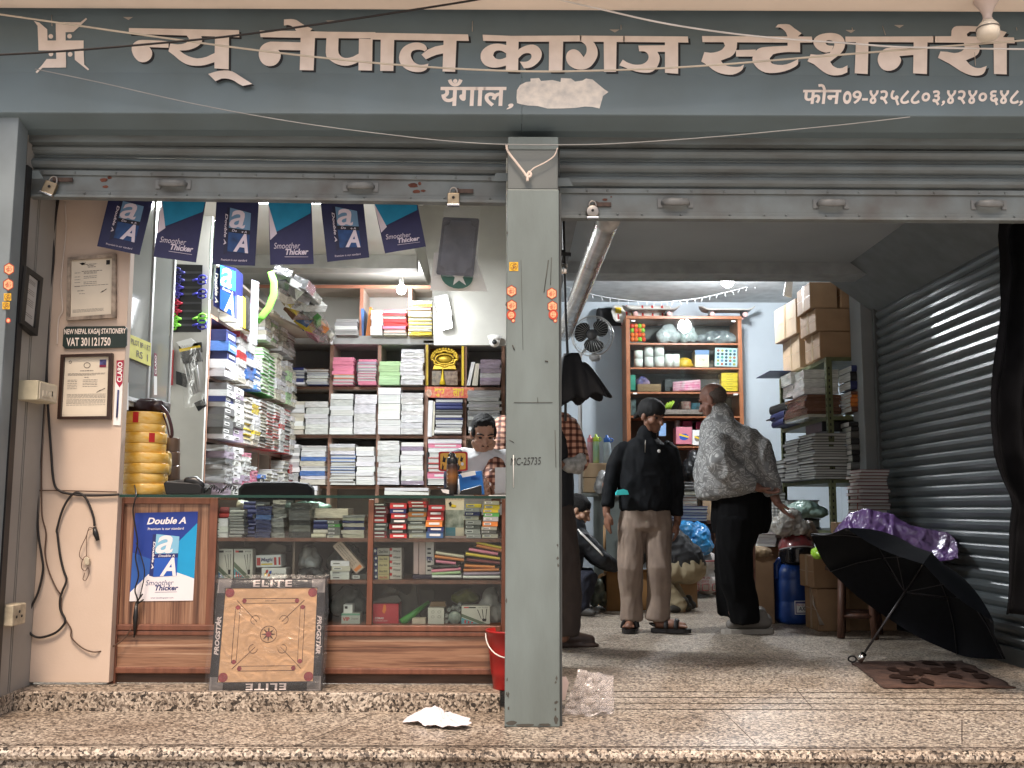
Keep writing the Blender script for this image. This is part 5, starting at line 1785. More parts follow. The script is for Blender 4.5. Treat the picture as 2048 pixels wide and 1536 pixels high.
bag(588,655,1133,1158,4.70,.14,mat('dark_bag',(.03,.03,.032),.25,var=.3,scale=20,tint=(.12,.12,.12)),'black plastic bag lying low in the counter middle shelf',2,group='bags inside the glass counter')
bag(650,732,1085,1150,4.80,.12,mat('dim_bag',(.05,.055,.05),.25,var=.5,scale=14,tint=(.18,.18,.17)),'dim plastic heap behind the leaning cream carton',3,group='bags inside the glass counter')
bag(655,733,1170,1235,4.78,.14,mat('green_black_bag',(.03,.042,.035),.25,var=.5,scale=14,tint=(.22,.24,.22)),'dark green plastic heap above the small green box',4,group='bags inside the glass counter')
S(662,700,1121,1160,4.67,4,'box_w',[0,0,13,0],'the white pile under the leaning carton',.08,GC,rot=.12)
S(702,733,1146,1160,4.67,1,'box_w',[3],'the counter beside the leaning carton',.08,GC)
def lean_art(b,f,ms):
 b.m=AM(ms,INK)
 for k in range(3):
  b.text('NORAIN PENCIL',lambda u,v,k=k:f(.08+.72*u,.2+.22*k+.12*v,1),bold=.01)
 b.m=AM(ms,ORANGE);b.poly([f(.86,.1,1),f(.95,.1,1),f(.95,.9,1),f(.86,.9,1)])
carton(660,733,1104,1124,4.66,mat('box_peach',(.60,.46,.36),.5),'long cream carton leaning steeply in the counter middle shelf',d=.05,art=lean_art,tilt=.86)
def gel_art(c):
 def a(b,f,ms):
  b.m=AM(ms,NAVY);b.poly([f(0,0,1),f(.26,0,1),f(.26,1,1),f(0,1,1)])
  b.m=AM(ms,WHITEP);b.poly([f(.13+.08*math.cos(q*.6),.6+.22*math.sin(q*.6),2)for q in range(10)])
  b.m=AM(ms,c);b.text('Glue Stick',lambda u,v:f(.34+.56*u,.3+.4*v,1),bold=.02,shear=.1)
 return a
for i in range(4):
 carton(748,778,1112+i*12.2,1123.6+i*12.2,4.66,mat('glue_yellow',(.58,.50,.26),.5),f'{ORD[4 - i] if i < 3 else "lowest"} yellow and navy glue box, left column, middle shelf',d=.1,art=gel_art(INK if i<3 else RED))
carton(746,779,1096,1110,4.665,mat('glue_grey',(.5,.47,.40),.5),'cream and blue glue box on top of the left column',d=.1,art=gel_art(INK))
def tape_art(b,f,ms):
 b.m=AM(ms,RED);b.poly([f(0,.55,1),f(.2,.55,1),f(.2,1,1),f(0,1,1)])
 b.m=AM(ms,INK);b.text('Whitener',lambda u,v:f(.28+.66*u,.3+.4*v,1),bold=.015,shear=.15)
for i in range(5):
 carton(779.5,803,1096+i*12.5,1108+i*12.5,4.662,mat('tape_white',(.62,.57,.52),.5),f'{ORD[4 - i] if i < 4 else "lowest"} white and red box, right column, middle shelf',d=.1,art=tape_art)
def ink_art(b,f,ms):
 b.m=AM(ms,INK)
 for k in range(6):
  b.poly([f(.2,.1+.13*k,1),f(.62,.1+.13*k,1),f(.62,.15+.13*k,1),f(.2,.15+.13*k,1)])
 b.m=AM(ms,NAVY);b.text('INK',lambda u,v:f(.12+.76*u,.42+.12*v,2),bold=.04)
carton(827,837,1083,1148,4.67,mat('ink_pink',(.58,.42,.40),.5),'narrow pink ink box at the left of the ink boxes',d=.08)
carton(838,851,1084,1149,4.665,mat('ink_pink2',(.55,.40,.38),.5),'middle pink ink box of the ink boxes',d=.08)
carton(851.5,868,1083,1149,4.66,mat('ink_grey',(.55,.50,.48),.5),'wide grey ink box with INK lettering',d=.08,art=ink_art)
carton(825,869,1149.5,1158,4.66,mat('ink_base',(.03,.02,.05),.5),'flat dark box under the ink boxes',d=.1)
for i,(x0,x1,y,tl,c)in enumerate(((866,924,1152,.0,0),(866,922,1145,-.05,7),(865,922,1139,-.08,5),(866,920,1132,-.02,3),(872,912,1124,.10,5),(870,928,1116,.12,9),(872,928,1109,.14,13),(927,1000,1153,0,0),(928,1000,1146,-.02,12),(930,1000,1139,-.02,9),(930,990,1132,.04,9),(934,1000,1122,.1,14),(932,1000,1112,.14,8),(938,996,1103,.16,5),(952,1003,1096,.2,9),(952,1004,1090,.22,8))):
 a,bq=P(x0,y,4.70),P(x1,y,4.70)
 side='left' if i<7 else 'right'
 k=i if i<7 else i-7
 item('spine',((a.x+bq.x)/2,4.70,a.z-.004),(bq.x-a.x,.16,.013),R.uniform(-.05,.05),c,f'{ORD[k]} {cname(c)} file in the {side} fanned pile beside the ink boxes','coloured files in the counter',name='paper_file',cat='file',ry=tl)
S(884,886.5,1140,1158,4.66,1,'box_r',[9],'the file pile gap',.03,GC)if False else None
def vip(b,f,ms):
 b.m=AM(ms,RED);b.text('VIP',lambda u,v:f(.06+.38*u,.3+.35*v,1),bold=.03)
 b.m=AM(ms,mat('box_green',(.15,.35,.25),.5));b.poly([f(0,.82,1),f(1,.82,1),f(1,1,1),f(0,1,1)])
 b.m=AM(ms,GREYINK);b.text('Staples',lambda u,v:f(.52+.4*u,.35+.3*v,1),shear=.2)
carton(683,720,1227,1248,4.66,mat('vip_grey',(.5,.52,.48),.5),'grey and green box marked VIP at the counter bottom',d=.08,art=vip)
carton(687,705,1209,1226,4.68,WHITEP,'little white box on the grey and green box',d=.06,art=lambda b,f,ms:(setattr(b,'m',AM(ms,INK)),b.poly([f(.15,.5,1),f(.45,.5,1),f(.45,.8,1),f(.15,.8,1)])))
def redbox(b,f,ms):
 b.m=AM(ms,WHITEP)
 b.text('CORAS',lambda u,v:f(.07+.35*u,.24+.1*v,1),bold=.02)
 b.text('Correction paste',lambda u,v:f(.07+.5*u,.13+.06*v,1))
 b.m=AM(ms,ORANGE);b.poly([f(.36,.62,1),f(.44,.5,1),f(.52,.7,1),f(.5,.95,1),f(.42,.98,1)])
carton(746,797,1208,1248,4.67,mat('box_bright_red',(.50,.025,.04),.35),'bright red carton with open flaps at the counter bottom',d=.12,art=redbox)
b=MB()
b.pprism([(745,1206),(760,1196),(795,1190),(803,1200),(796,1208)],4.72,.02)
b.pprism([(760,1192),(776,1172),(795,1180),(790,1186),(778,1183)],4.75,.02)
b.pprism([(798,1182),(815,1190),(832,1172),(838,1250),(800,1250)],4.82,.02)
b.pprism([(838,1180),(868,1180),(868,1250),(842,1250)],4.88,.02)
b.build('open_flaps',mat('grey_card',(.16,.14,.12),.7,var=.2),label='grey cardboard flaps standing behind the red carton',cat='cardboard',group=GC)
b=MB()
b.tube([P(803,1246,4.68),P(858,1204,4.74)],[.02,.008],10)
b.build('green_wrap_roll',mat('roll_green',(.06,.26,.05),.35),label='green roll leaning right of the red carton',cat='roll',group=GC)
carton(824,851,1237,1248,4.66,mat('eraser_cream',(.6,.5,.4),.5),'low open cream box right of the green roll',d=.06)
carton(856,888,1216,1248,4.66,PENW,'small white box printed with faces at the counter bottom',d=.08,art=lambda b,f,ms:(setattr(b,'m',AM(ms,GREYINK)),[b.tube([f(.3+.4*(k%2)+.1*math.cos(a*.7),.75-.3*(k//2)+.08*math.sin(a*.7),1)for a in range(10)],.001,4)for k in range(4)]))
b=MB()
b.pprism([(858,1216),(862,1204),(890,1204),(892,1214),(886,1216)],4.72,.05)
b.build('brown_box',CARD,label='brown box behind the small printed white box',cat='box',group=GC)
for k,(x,y)in enumerate(((893,1232),(898,1220),(906,1216),(914,1216),(919,1210),(918,1220),(893,1243))):
 b=MB()
 c=P(x,y,4.68)
 b.lathe([(.001,.0),(.004,0),(.004,-.002),(.009,-.002),(.009,.06)],c,12,Matrix.Rotation(math.radians(-90),3,'X'))
 b.build('capped_tube',mat('tube_grey',(.32,.33,.31),.4,var=.2),label='short grey tube lying end on beside the small printed box',cat='tube',group='grey tubes in the counter')
b=MB()
b.lathe([(.001,-.004),(.028,-.003),(.03,.01),(.03,.04)],P(909,1236,4.67),20,Matrix.Rotation(math.radians(-90),3,'X'))
b.build('round_tin',mat('tin_greygreen',(.22,.26,.23),.35),label='round grey green tin in front of the tubes',cat='tin',group=GC)
carton(923,980,1212,1248,4.655,PENW,'wide white pen carton with a diagonal stripe at the counter right',d=.1,art=pens_art(OLIVE,RED))
bag(958,1004,1176,1250,4.70,.12,mat('white_bag',(.50,.48,.44),.3,var=.3,scale=12,tint=(.28,.27,.25)),'white plastic bag at the right end of the counter bottom',6,group='bags inside the glass counter')
bag(905,960,1180,1206,4.82,.1,mat('yellow_green_bag',(.28,.30,.04),.3,var=.2,scale=12),'yellow green packet behind the tubes',7,group='bags inside the glass counter')
bag(600,660,1004,1018,4.90,.1,mat('mint_bag',(.35,.62,.52),.3,var=.2,scale=12),'mint green packet just under the glass top',8,group='bags inside the glass counter')
bag(434,520,1000,1020,4.92,.12,mat('cream_bag',(.62,.58,.46),.4,var=.2,scale=12),'cream plastic packets at the back of the top shelf',9,group='bags inside the glass counter')
# ---------------------------------------------------------------- carrom board leaning on the counter
TLc,TRc,BRc,BLc=P(437,1158,4.545),P(652,1157,4.545),P(642,1382,4.44),P(417,1385,4.44)
f=quad(TLc,TRc,BRc,BLc,off=.0007)
t=thing('carrom_board',f(.5,0),'wooden carrom board in clear plastic leaning against the counter','game board')
nrm=(TRc-TLc).cross(BLc-TLc).normalized()
nrm=-nrm if nrm.y>0 else nrm
b=MB()
def solid(uv0,uv1,uv2,uv3,k0,k1):
 a=[f(u,v,k1)for u,v in(uv0,uv1,uv2,uv3)]
 c=[f(u,v,k0)for u,v in(uv0,uv1,uv2,uv3)]
 b.add(a+c,[(0,1,2,3),(7,6,5,4),(0,4,5,1),(1,5,6,2),(2,6,7,3),(3,7,4,0)])
w1,w2,h1,h2=.085,.905,.095,.895
w1,w2,h1,h2=.075,.925,.085,.915
solid((0,0),(1,0),(w2,h1),(w1,h1),-40,6)
solid((1,0),(1,1),(w2,h2),(w2,h1),-40,6)
solid((1,1),(0,1),(w1,h2),(w2,h2),-40,6)
solid((0,1),(0,0),(w1,h1),(w1,h2),-40,6)
fr=b.build('rail_frame',mat('carrom_black',(.03,.026,.025),.45,var=.2,scale=10),t)
b=MB()
solid((w1,h1),(w2,h1),(w2,h2),(w1,h2),-20,0)
b.build('playing_board',mat('carrom_ply',(.67,.41,.22),.5,var=.10,scale=5,tint=(.60,.345,.175)),t)
b=MB()
def bf(u,v,k=1):
 return f(w1+(w2-w1)*u,h1+(h2-h1)*v,k)
def circ(cu,cv,r,k,a0=0,a1=2*math.pi,n=24):
 return[bf(cu+r*math.cos(a0+(a1-a0)*i/n),cv+r*math.sin(a0+(a1-a0)*i/n),k)for i in range(n+1)]
REDC=mat('carrom_red',(.36,.06,.06),.45,var=.2,scale=30)
for cu in(.05,.95):
 for cv in(.05,.95):
  b.poly(circ(cu,cv,.050,1)[:-1])
q0,q1,q2=.135,.19,.0
for s in(0,1):
 for(cu,cv)in((.215,.14),(.785,.14),(.215,.86),(.785,.86),(.15,.21),(.15,.79),(.85,.21),(.85,.79)):
  b.poly(circ(cu,cv,.024,1.5)[:-1])if s==0 else None
b.m=1
LW=.0011
for v in(.115,.165,.835,.885):
 b.tube([bf(.2,v,1),bf(.8,v,1)],LW if v in(.115,.885)else LW*.8,4)
for u in(.125,.175,.825,.875):
 b.tube([bf(u,.2,1),bf(u,.8,1)],LW if u in(.125,.875)else LW*.8,4)
b.tube(circ(.5,.5,.088,1),LW,4)
for k in range(8):
 a=k*math.pi/4+math.pi/2
 tip=bf(.5+.082*math.cos(a),.5+.082*math.sin(a),1.4)
 l_,r_=bf(.5+.026*math.cos(a+.5),.5+.026*math.sin(a+.5),1.4),bf(.5+.026*math.cos(a-.5),.5+.026*math.sin(a-.5),1.4)
 b.poly([bf(.5,.5,1.4),r_,tip,l_])
b.m=0
b.poly(circ(.5,.5,.03,2)[:-1])
b.m=1
for su,sv in((-1,-1),(1,-1),(-1,1),(1,1)):
 b.tube([bf(.5+su*.365,.5+sv*.365,1),bf(.5+su*.135,.5+sv*.135,1)],LW,4)
 a=math.atan2(sv,su)+math.pi
 b.tube(circ(.5+su*.155,.5+sv*.155,.046,1,a-2.35+math.pi,a+2.35+math.pi),LW*.9,4)
b.text('BOMBAY CHAMPION',lambda u,v:bf(.44+.12*u,.855+.012*v,1))
b.build('markings',[REDC,mat('carrom_line',(.10,.05,.03),.6)],t)
b=MB()
b.text('ELITE',lambda u,v:f(.33+.36*u,.925+.062*v,9),bold=.022,spacing=1.12)
b.text('ELITE',lambda u,v:f(.69-.36*u,.070-.056*v,9),bold=.022,spacing=1.12)
b.text('PROGSTAR',lambda u,v:f(.020+.042*(1-v),.32+.34*u,7),bold=.04,shear=.2)
b.text('PROGSTAR',lambda u,v:f(.938+.042*v,.66-.34*u,7),bold=.04,shear=.2)
def star(cu,cv,r):
 return[f(cu+r*(1 if i%2==0 else .42)*math.sin(i*math.pi/5),cv+r*(1 if i%2==0 else .42)*math.cos(i*math.pi/5),7.5)for i in range(10)]
b.poly(star(.035,.60,.03))
b.poly(star(.965,.38,.03))
b.build('rail_lettering',mat('lettering_pinkish',(.70,.60,.56),.5),fr)
b=MB()
for(u,v)in((.0,.0),(1,0),(0,1),(1,1)):
 su,sv=(1 if u==0 else-1),(1 if v==0 else-1)
 b.poly([f(u+su*.004,v+sv*.004,7),f(u+su*.125,v+sv*.004,7),f(u+su*.125,v+sv*.08,7),f(u+su*.07,v+sv*.085,7),f(u+su*.072,v+sv*.13,7),f(u+su*.004,v+sv*.13,7)])
b.build('corner_patch',mat('corner_grey',(.20,.18,.17),.4,var=.2),fr)
b=MB()
def wrap(u,v):
 uu,vv=-.045+1.075*u,-.03+1.07*v
 e=max(0,abs(uu-.5)-.46,abs(vv-.5)-.46)*18
 q=Vector((uu*5,vv*5,3))
 w=noise.noise(q)+.5*noise.noise(q*2.5)
 return f(uu+.012*w*(1 if e else .2),vv+.012*noise.noise(q+Vector((9,2,1)))*(1 if e else .2),13-14*min(e,2)+2.0*w)
b.sheet(wrap,44,44)
b.build('plastic_wrap',glass('carrom_wrap',(.97,.96,.95),.34,.018,(.8,.74,.68),.12,crease=.5),t)
# ---------------------------------------------------------------- bunting under the left shutter
YFG=4.44
FLAGS=[('A',(219,393),(308,394),(279,510),(194,492.5)),('B',(325,395),(412.6,399),(392,525),(306.6,513.6)),('A',(433,402),(518,404),(510,531.6),(425,529)),('B',(537,404),(623,402),(627.5,528),(540.5,530)),('A',(641,402),(726.5,403),(738.7,515),(654.5,524)),('B',(747,404),(834,406),(852,493),(770,507))]
FW=['dark navy flag at the left end of the bunting, tilted left','teal and navy flag second from the left in the bunting','dark navy flag hanging straight above the paper carton','teal and navy flag hanging straight in the middle of the bunting','dark navy flag fifth from the left, tilted right','teal and navy flag at the right end of the bunting']
for i,(kd,TL,TR,BR,BL)in enumerate(FLAGS):
 TL,TR=(TL[0]+(TL[0]-BL[0])*.12,TL[1]-14),(TR[0]+(TR[0]-BR[0])*.12,TR[1]-14)
 f=quad(TL,TR,BR,BL,YFG+R.uniform(-.01,.01),bow=.0018,off=.0014)
 t=thing('bunting_flag',f(.5,1),FW[i],'flag','printed flags under the shutter')
 b=MB()
 b.sheet(lambda u,v:f(u,v),10,12)
 if kd=='A':
  def g(u,v,k=0):
   return f(.33+.50*u,.16+.62*v*(1-.0*u)+.03*(1-u),k)
  b.m=1
  b.poly([f(.24,.14,1),f(.325,.17,1),f(.325,.81,1),f(.26,.82,1)])
  art_box(b,g,3,(2,5,4,3))
  b.m=3
  b.text('Double A',lambda u,v:f(.235+.06*v,.28+.44*(1-u),2.5),shear=.2,bold=.02)
  b.text('Premium is our standard',lambda u,v:f(.2+.6*u,.055+.03*v,1.5))
  b.build('cloth',[NAVYF,mat('flag_deep',(.015,.016,.05),.5),mat('flag_paleblue',(.14,.26,.42),.5,var=.08),LILAC,mat('flag_midblue',(.02,.07,.22),.5,var=.3,scale=20),mat('flag_black',(.01,.01,.02),.5)],t)
 else:
  b.m=1
  b.poly([f(0,.84,1),f(.15,.46,1),f(.97,.72,1),f(1,1,1),f(0,1,1)])
  b.m=2
  b.poly([f(0,.86,1.5),f(.18,.44,1.5),f(.02,.35,1.5)])
  b.m=2
  b.text('Smoother',lambda u,v:f(.10+.60*u,.225+.085*v,1.5),shear=.22,bold=-.002)
  b.text('Thicker',lambda u,v:f(.36+.53*u,.135+.085*v,1.5),shear=.22,bold=.03)
  b.poly([f(.34,.105,1.5),f(.88,.10,1.5),f(.88,.105,1.5),f(.34,.112,1.5)])
  b.build('cloth',[mat('flag_navy_violet',(.026,.026,.092),.5,var=.15,scale=10),TEALF,LILAC],t)
cable([(60,388),(220,386),(430,390),(640,391),(840,393),(1000,396)],YFG,.002,WHITE,'thin white string carrying the printed flags','string','bunting_string')
# ---------------------------------------------------------------- slate packet hanging near the pillar
t=thing('slate_packet',P(918,410,4.55),'clear bag with a framed slate and a star printed pouch hanging by the pillar','packet')
b=MB()
def rr_pts(c4,r=.06,n=5):
 f=quad(*c4,4.56)
 out=[]
 for(cu,cv,a0)in((1-r,1-r*.7,0),(r,1-r*.7,90),(r,r*.7,180),(1-r,r*.7,270)):
  for i in range(n+1):
   a=math.radians(a0+90*i/n)
   out.append((cu+r*math.cos(a),cv+r*.7*math.sin(a)))
 return f,out
f,o=rr_pts(((886,434),(959,437),(947,553),(872,549)))
b.add([f(u,v,0)for u,v in o]+[f(.08+.84*u,.05+.9*v,0)for u,v in o],[(i,(i+1)%len(o),len(o)+(i+1)%len(o),len(o)+i)for i in range(len(o))])
b.m=1
b.poly([f(.08+.84*u,.05+.9*v,0)for u,v in o])
b.m=0
for u,v in((0,0),(1,0),(0,1),(1,1)):
 s,q=(1 if u==0 else-1),(1 if v==0 else-1)
 b.poly([f(u+s*.08,v+q*.04,1),f(u+s*.24,v+q*.04,1),f(u+s*.2,v+q*.12,1),f(u+s*.08,v+q*.16,1)])
b.build('slate',[mat('slate_frame',(.055,.055,.08),.4),mat('slate_grey',(.115,.12,.16),.4,var=.1,scale=8)],t)
b=MB()
f2=quad((868,505),(950,505),(975,583),(860,581),4.60)
b.sheet(lambda u,v:f2(u,v)+Vector((0,-.022*math.sin(math.pi*u)*math.sin(math.pi*v),0)),12,8)
b.m=1
b.poly([f2(.5+.32*math.cos(a),.45+.42*math.sin(a),0)+Vector((0,-.0245,0))for a in[2*math.pi*i/24 for i in range(24)]])
b.m=0
b.poly([f2(.53+.2*(1 if i%2==0 else .4)*math.sin(i*math.pi/5),.36+.3*(1 if i%2==0 else .4)*math.cos(i*math.pi/5),0)+Vector((0,-.026,0))for i in range(10)])
b.build('star_pouch',[mat('pouch_white',(.86,.86,.82),.5),mat('pouch_green',(.06,.17,.13),.5)],t)
b=MB()
fb_=quad((888,412),(960,414),(956,556),(868,552),4.54)
b.sheet(lambda u,v:fb_(u,v)+Vector((0,.006*noise.noise(Vector((u*5,v*6,2))),0)),12,16)
b.build('bag',glass('slate_bag',(.96,.96,.96),.5,.10,(.7,.7,.72),.15,crease=.8),t)
# ---------------------------------------------------------------- things standing on the counter
zT=zg+.0005
def roll(px,pytop,pybot,Y,rpx,m,label,group,red=None):
 c0,c1=P(px,pybot,Y),P(px,pytop,Y)
 r=rpx*Y/2030
 h=c1.z-c0.z
 t=thing('tape_roll',c0,label,'tape roll',group)
 b=MB()
 prof=[(r*.55,0),(r*.985,0),(r,h*.04),(r*1.004,h*.5),(r,h*.96),(r*.985,h),(r*.55,h),(r*.55,h*.02)]
 b.lathe(prof,c0,32,cap=False)
 tp=b.build('tape',m,t)
 if red is not None:
  b=MB()
  a0=red
  vs=[]
  for k in range(4):
   a=a0+k*.09
   vs.append(c0+Vector((math.cos(a)*r*1.012,math.sin(a)*r*1.012,h*.06)))
   vs.append(c0+Vector((math.cos(a)*r*1.012,math.sin(a)*r*1.012,h*.94)))
  b.add(vs,[(0,2,3,1),(2,4,5,3),(4,6,7,5)],True)
  b.build('label',RED,tp)
TAPEY=mat('tape_yellow',(.74,.40,.045),.22,var=.24,scale=24,tint=(.80,.58,.20),bump=.35,bscale=18,coat=.5,stretch=(1,1,2.2))
tops=[826,850,867,888,907,928,948,968,989.5]
wd=[(288,42),(287,42),(289,43),(287,43),(290,45),(291,45),(289,44),(290,45)]
for i in range(8):
 n=7-i
 roll(wd[i][0],tops[i],tops[i+1]-.4,4.86,wd[i][1],TAPEY,f'{ORD[n] if 0 < n < 7 else ("topmost" if n == 7 else "lowest")} roll of yellow packing tape in the tall pile on the counter','yellow tape rolls on the counter',-1.75 if i==0 else(-1.05 if i in(2,)else None))
TAPEB=mat('tape_brown',(.20,.13,.09),.3,var=.1,scale=10,coat=.3)
for i in range(4):
 roll(340,876+i*28,903.5+i*28,5.0,19,TAPEB,f'{["topmost", "third", "second", "lowest"][i]} brown tape roll in the pile behind the yellow rolls','brown tape rolls on the counter')
bag(322,340,900,950,4.9,.06,mat('yellow_wrap',(.70,.45,.05),.3,var=.3,scale=15,tint=(.75,.7,.6)),'torn yellow wrapper between the yellow and brown rolls',11,amp=.01,vox=.006)
t=thing('handbag',P(290,826,4.88),'dark maroon handbag lying on the yellow tape pile','bag')
b=MB()
a,q=P(248,826,4.8),P(332,797,4.8)
for(x0,y0,x1,y1,dy)in((247,799,300,826,0),(285,796,318,825,.02),(300,801,334,827,.0)):
 c=P((x0+x1)/2,(y0+y1)/2,4.88+dy)
 w,h=(x1-x0)*4.88/2030,(y1-y0)*4.88/2030
 b.ell(c,(w*.58,.075,h*.52),nu=16,nv=8)
 b.obox(c,(w*.95,.12,h*.8))
remesh(b,'body',mat('leather_maroon',(.030,.012,.016),.35,var=.2,scale=20),t,.006,6,crumple(.003,14,False,3))
b=MB()
b.tube(smooth_path([P(322,812,4.80),P(334,826,4.80),P(342,850,4.8),P(344,870,4.81),P(339,872,4.82),(P(334,850,4.83)),P(326,828,4.84)]),.008,8,True,.5)
b.build('strap',mat('leather_strap',(.05,.014,.018),.35),t)
t=thing('telephone',P(368,989,4.75),'black desk telephone with receiver on the counter','telephone')
b=MB()
b.pprism([(331,989),(326,966),(332,962),(398,966),(404,975),(402,989)],4.68,.16)
b.build('base',BLACKP,t,bevel=.006)
b=MB()
b.limb([P(340,968,4.70),P(358,964,4.70),P(376,964,4.70)],[.014,.012,.012],10)
b.limb([P(376,962,4.70),P(390,962,4.70),P(402,970,4.70)],[.02,.024,.018],10)
b.build('receiver',BLACKP,t)
b=MB()
pts=[]
for i in range(120):
 u=i/119
 a=u*2*math.pi*14
 base=P(408+66*u,984-10*math.sin(u*math.pi*2)**2-3*u,4.72)
 pts.append(base+Vector((.004*math.cos(a),.009*math.sin(a),.009*math.cos(a))))
b.tube(pts,.0022,6)
b.build('coiled_cord',BLACKP,t)
t=thing('office_chair',P(552,1000,5.9),'black chair back rising behind the counter glass','chair')
b=MB()
prof=[]
n=10
c4=[(474,1012),(626,1012),(626,975),(615,966),(590,963),(510,963),(486,966),(475,977)]
b.pprism(c4,5.85,.07)
b.build('backrest',mat('chair_black',(.006,.006,.007),.6),t,bevel=.02)
b=MB()
cx,cy=P(550,1000,5.9).x,5.9
b.tube([Vector((cx,cy+.1,.5)),Vector((cx,cy+.08,P(550,1012,5.9).z))-Vector((0,0,.02))],.025,8)
b.lathe([(.03,.06),(.03,.45)],Vector((cx,cy-.2,0)),12)
b.obox(Vector((cx,cy-.18,.47)),(.48,.46,.08))
for k in range(5):
 a=k*1.2566
 b.tube([Vector((cx,cy-.2,.1)),Vector((cx+.28*math.cos(a),cy-.2+.28*math.sin(a),.04))],[.025,.018],8)
b.build('seat_and_base',BLACKP,t)
t=thing('water_bottle',P(904,989,4.85),'black flask with orange fade standing on the counter','bottle')
c=P(904,989.5,4.85)
s=4.85/2030/.99
b=MB()
def fade(name):
 m=bpy.data.materials.new(name)
 m.use_nodes=True
 N,L=m.node_tree.nodes,m.node_tree.links
 tc=N.new('ShaderNodeTexCoord')
 sx=N.new('ShaderNodeSeparateXYZ')
 L.new(tc.outputs['Object'],sx.inputs[0])
 mr=N.new('ShaderNodeMapRange')
 mr.inputs[1].default_value,mr.inputs[2].default_value=0,.17
 L.new(sx.outputs[2],mr.inputs[0])
 r=_ramp(N,[(.0,(.012,.011,.011)),(.25,(.03,.015,.008)),(.5,(.26,.10,.02)),(.75,(.05,.02,.012)),(.9,(.012,.011,.011))])
 L.new(mr.outputs[0],r.inputs[0])
 L.new(r.outputs[0],N['Principled BSDF'].inputs['Base Color'])
 N['Principled BSDF'].inputs['Roughness'].default_value=.35
 return m
b.lathe([(.001,0),(11*s,0),(11.5*s,3*s),(11.5*s,56*s),(11*s,60*s),(10.5*s,61*s)],c,24)
b.build('body',fade('flask_fade'),t)
b=MB()
b.lathe([(10.8*s,61*s),(11.2*s,62*s),(11.2*s,72*s),(8*s,74*s),(6*s,75*s),(6*s,80*s),(.001,81*s)],c,24)
b.tube([c+Vector((-8*s,0,76*s)),c+Vector((-4*s,0,82*s)),c+Vector((4*s,0,80*s))],2*s,8)
b.build('lid',BLACKP,t)
b=MB()
for k in range(6):
 p=c+Vector((-8.2*s,-8.4*s,(8+k*8)*s))
 b.box(p.x-1.6*s,p.x+1.6*s,p.y-.001,p.y+.001,p.z,p.z+.5*s)
b.build('scale_mark',WHITE,t)
t=thing('pencil_tin',P(906,942,5.3),'orange tin case with red rim leaning behind the flask','tin case')
b=MB()
f,o=rr_pts(((878,903),(935,903),(934,942),(877,942)),.12)
def tf(u,v,k=0):
 return P(877+58*u,942-39*v,5.3-k*.0012)
ring=[tf(u,v,2)for u,v in o]
b.add(ring+[p+Vector((0,.035,0))for p in ring],[tuple(range(len(o)))[::-1],tuple(range(len(o),2*len(o)))]+[(i,i+len(o),(i+1)%len(o)+len(o),(i+1)%len(o))for i in range(len(o))])
b.m=1
b.poly([tf(.06+.88*u,.08+.84*v,3.2)for u,v in o])
b.m=2
for(x,y,w)in((.2,.6,.07),(.62,.6,.09),(.8,.62,.06),(.15,.2,.04),(.7,.2,.05)):
 b.poly([tf(x-w,y-.12,4),tf(x+w*.4,y-.16,4),tf(x+w,y+.1,4),tf(x+w*.2,y+.05,4),tf(x-w*.4,y+.2,4)])
b.m=3
b.poly([tf(.82+.05*math.cos(a),.36+.09*math.sin(a),4.5)for a in[2*math.pi*i/12 for i in range(12)]])
b.build('tin',[RED,mat('tin_orange',(.78,.36,.05),.35,var=.2,scale=10,tint=(.8,.5,.08)),INK,WHITE],t)
t=thing('blue_basket',P(945,989,4.95),'bright blue plastic desk box behind the black tray','box')
b=MB()
b.pprism([(921,989),(917,949),(930,945),(963,941),(968,989)],4.97,.16)
b.build('box',mat('desk_blue',(.02,.16,.50),.4,var=.08),t,bevel=.003)
b=MB()
for k in range(7):
 p0,p1=P(944+k*2.6,952,4.968),P(944+k*2.6,960,4.968)
 b.tube([p0,p1],.0012,4)
b.build('grooves',BLUE,t)
b=MB()
b.pprism([(921,947),(950,941),(952,950),(925,955)],4.95,.004)
b.build('paper_slip',WHITEP,label='white paper slip lying over the blue desk box',cat='paper')
b=MB()
b.pprism([(918,989),(922,981),(962,970),(963,989)],4.78,.1)
b.build('desk_tray',BLACKP,label='black slanted desk tray in front of the blue box',cat='tray',bevel=.003)
b=MB()
b.pprism([(880,976),(898,980),(898,988),(886,985)],4.8,.01)
b.build('paper_scrap',WHITEP,label='small white scrap left of the flask',cat='paper')
b=MB()
b.tube([P(874,975,4.8),P(884,977,4.8),P(896,977,4.8)],.003,6)
b.build('pen',BLACK,label='dark pen lying left of the flask',cat='pen')
b=MB()
p0,p1=P(978,988.5,4.8),P(1010,986,5.1)
b.box(p0.x,p1.x+.1,4.72,5.08,zT+.001,zT+.006)
b.build('note_pad',WHITEP,label='white paper under the checked sleeve on the counter end',cat='paper')
carton(990,1012,935,986,5.3,mat('card_white_pad',(.62,.60,.56),.6),'white printed pad standing behind the checked sleeve',d=.03,group=None)
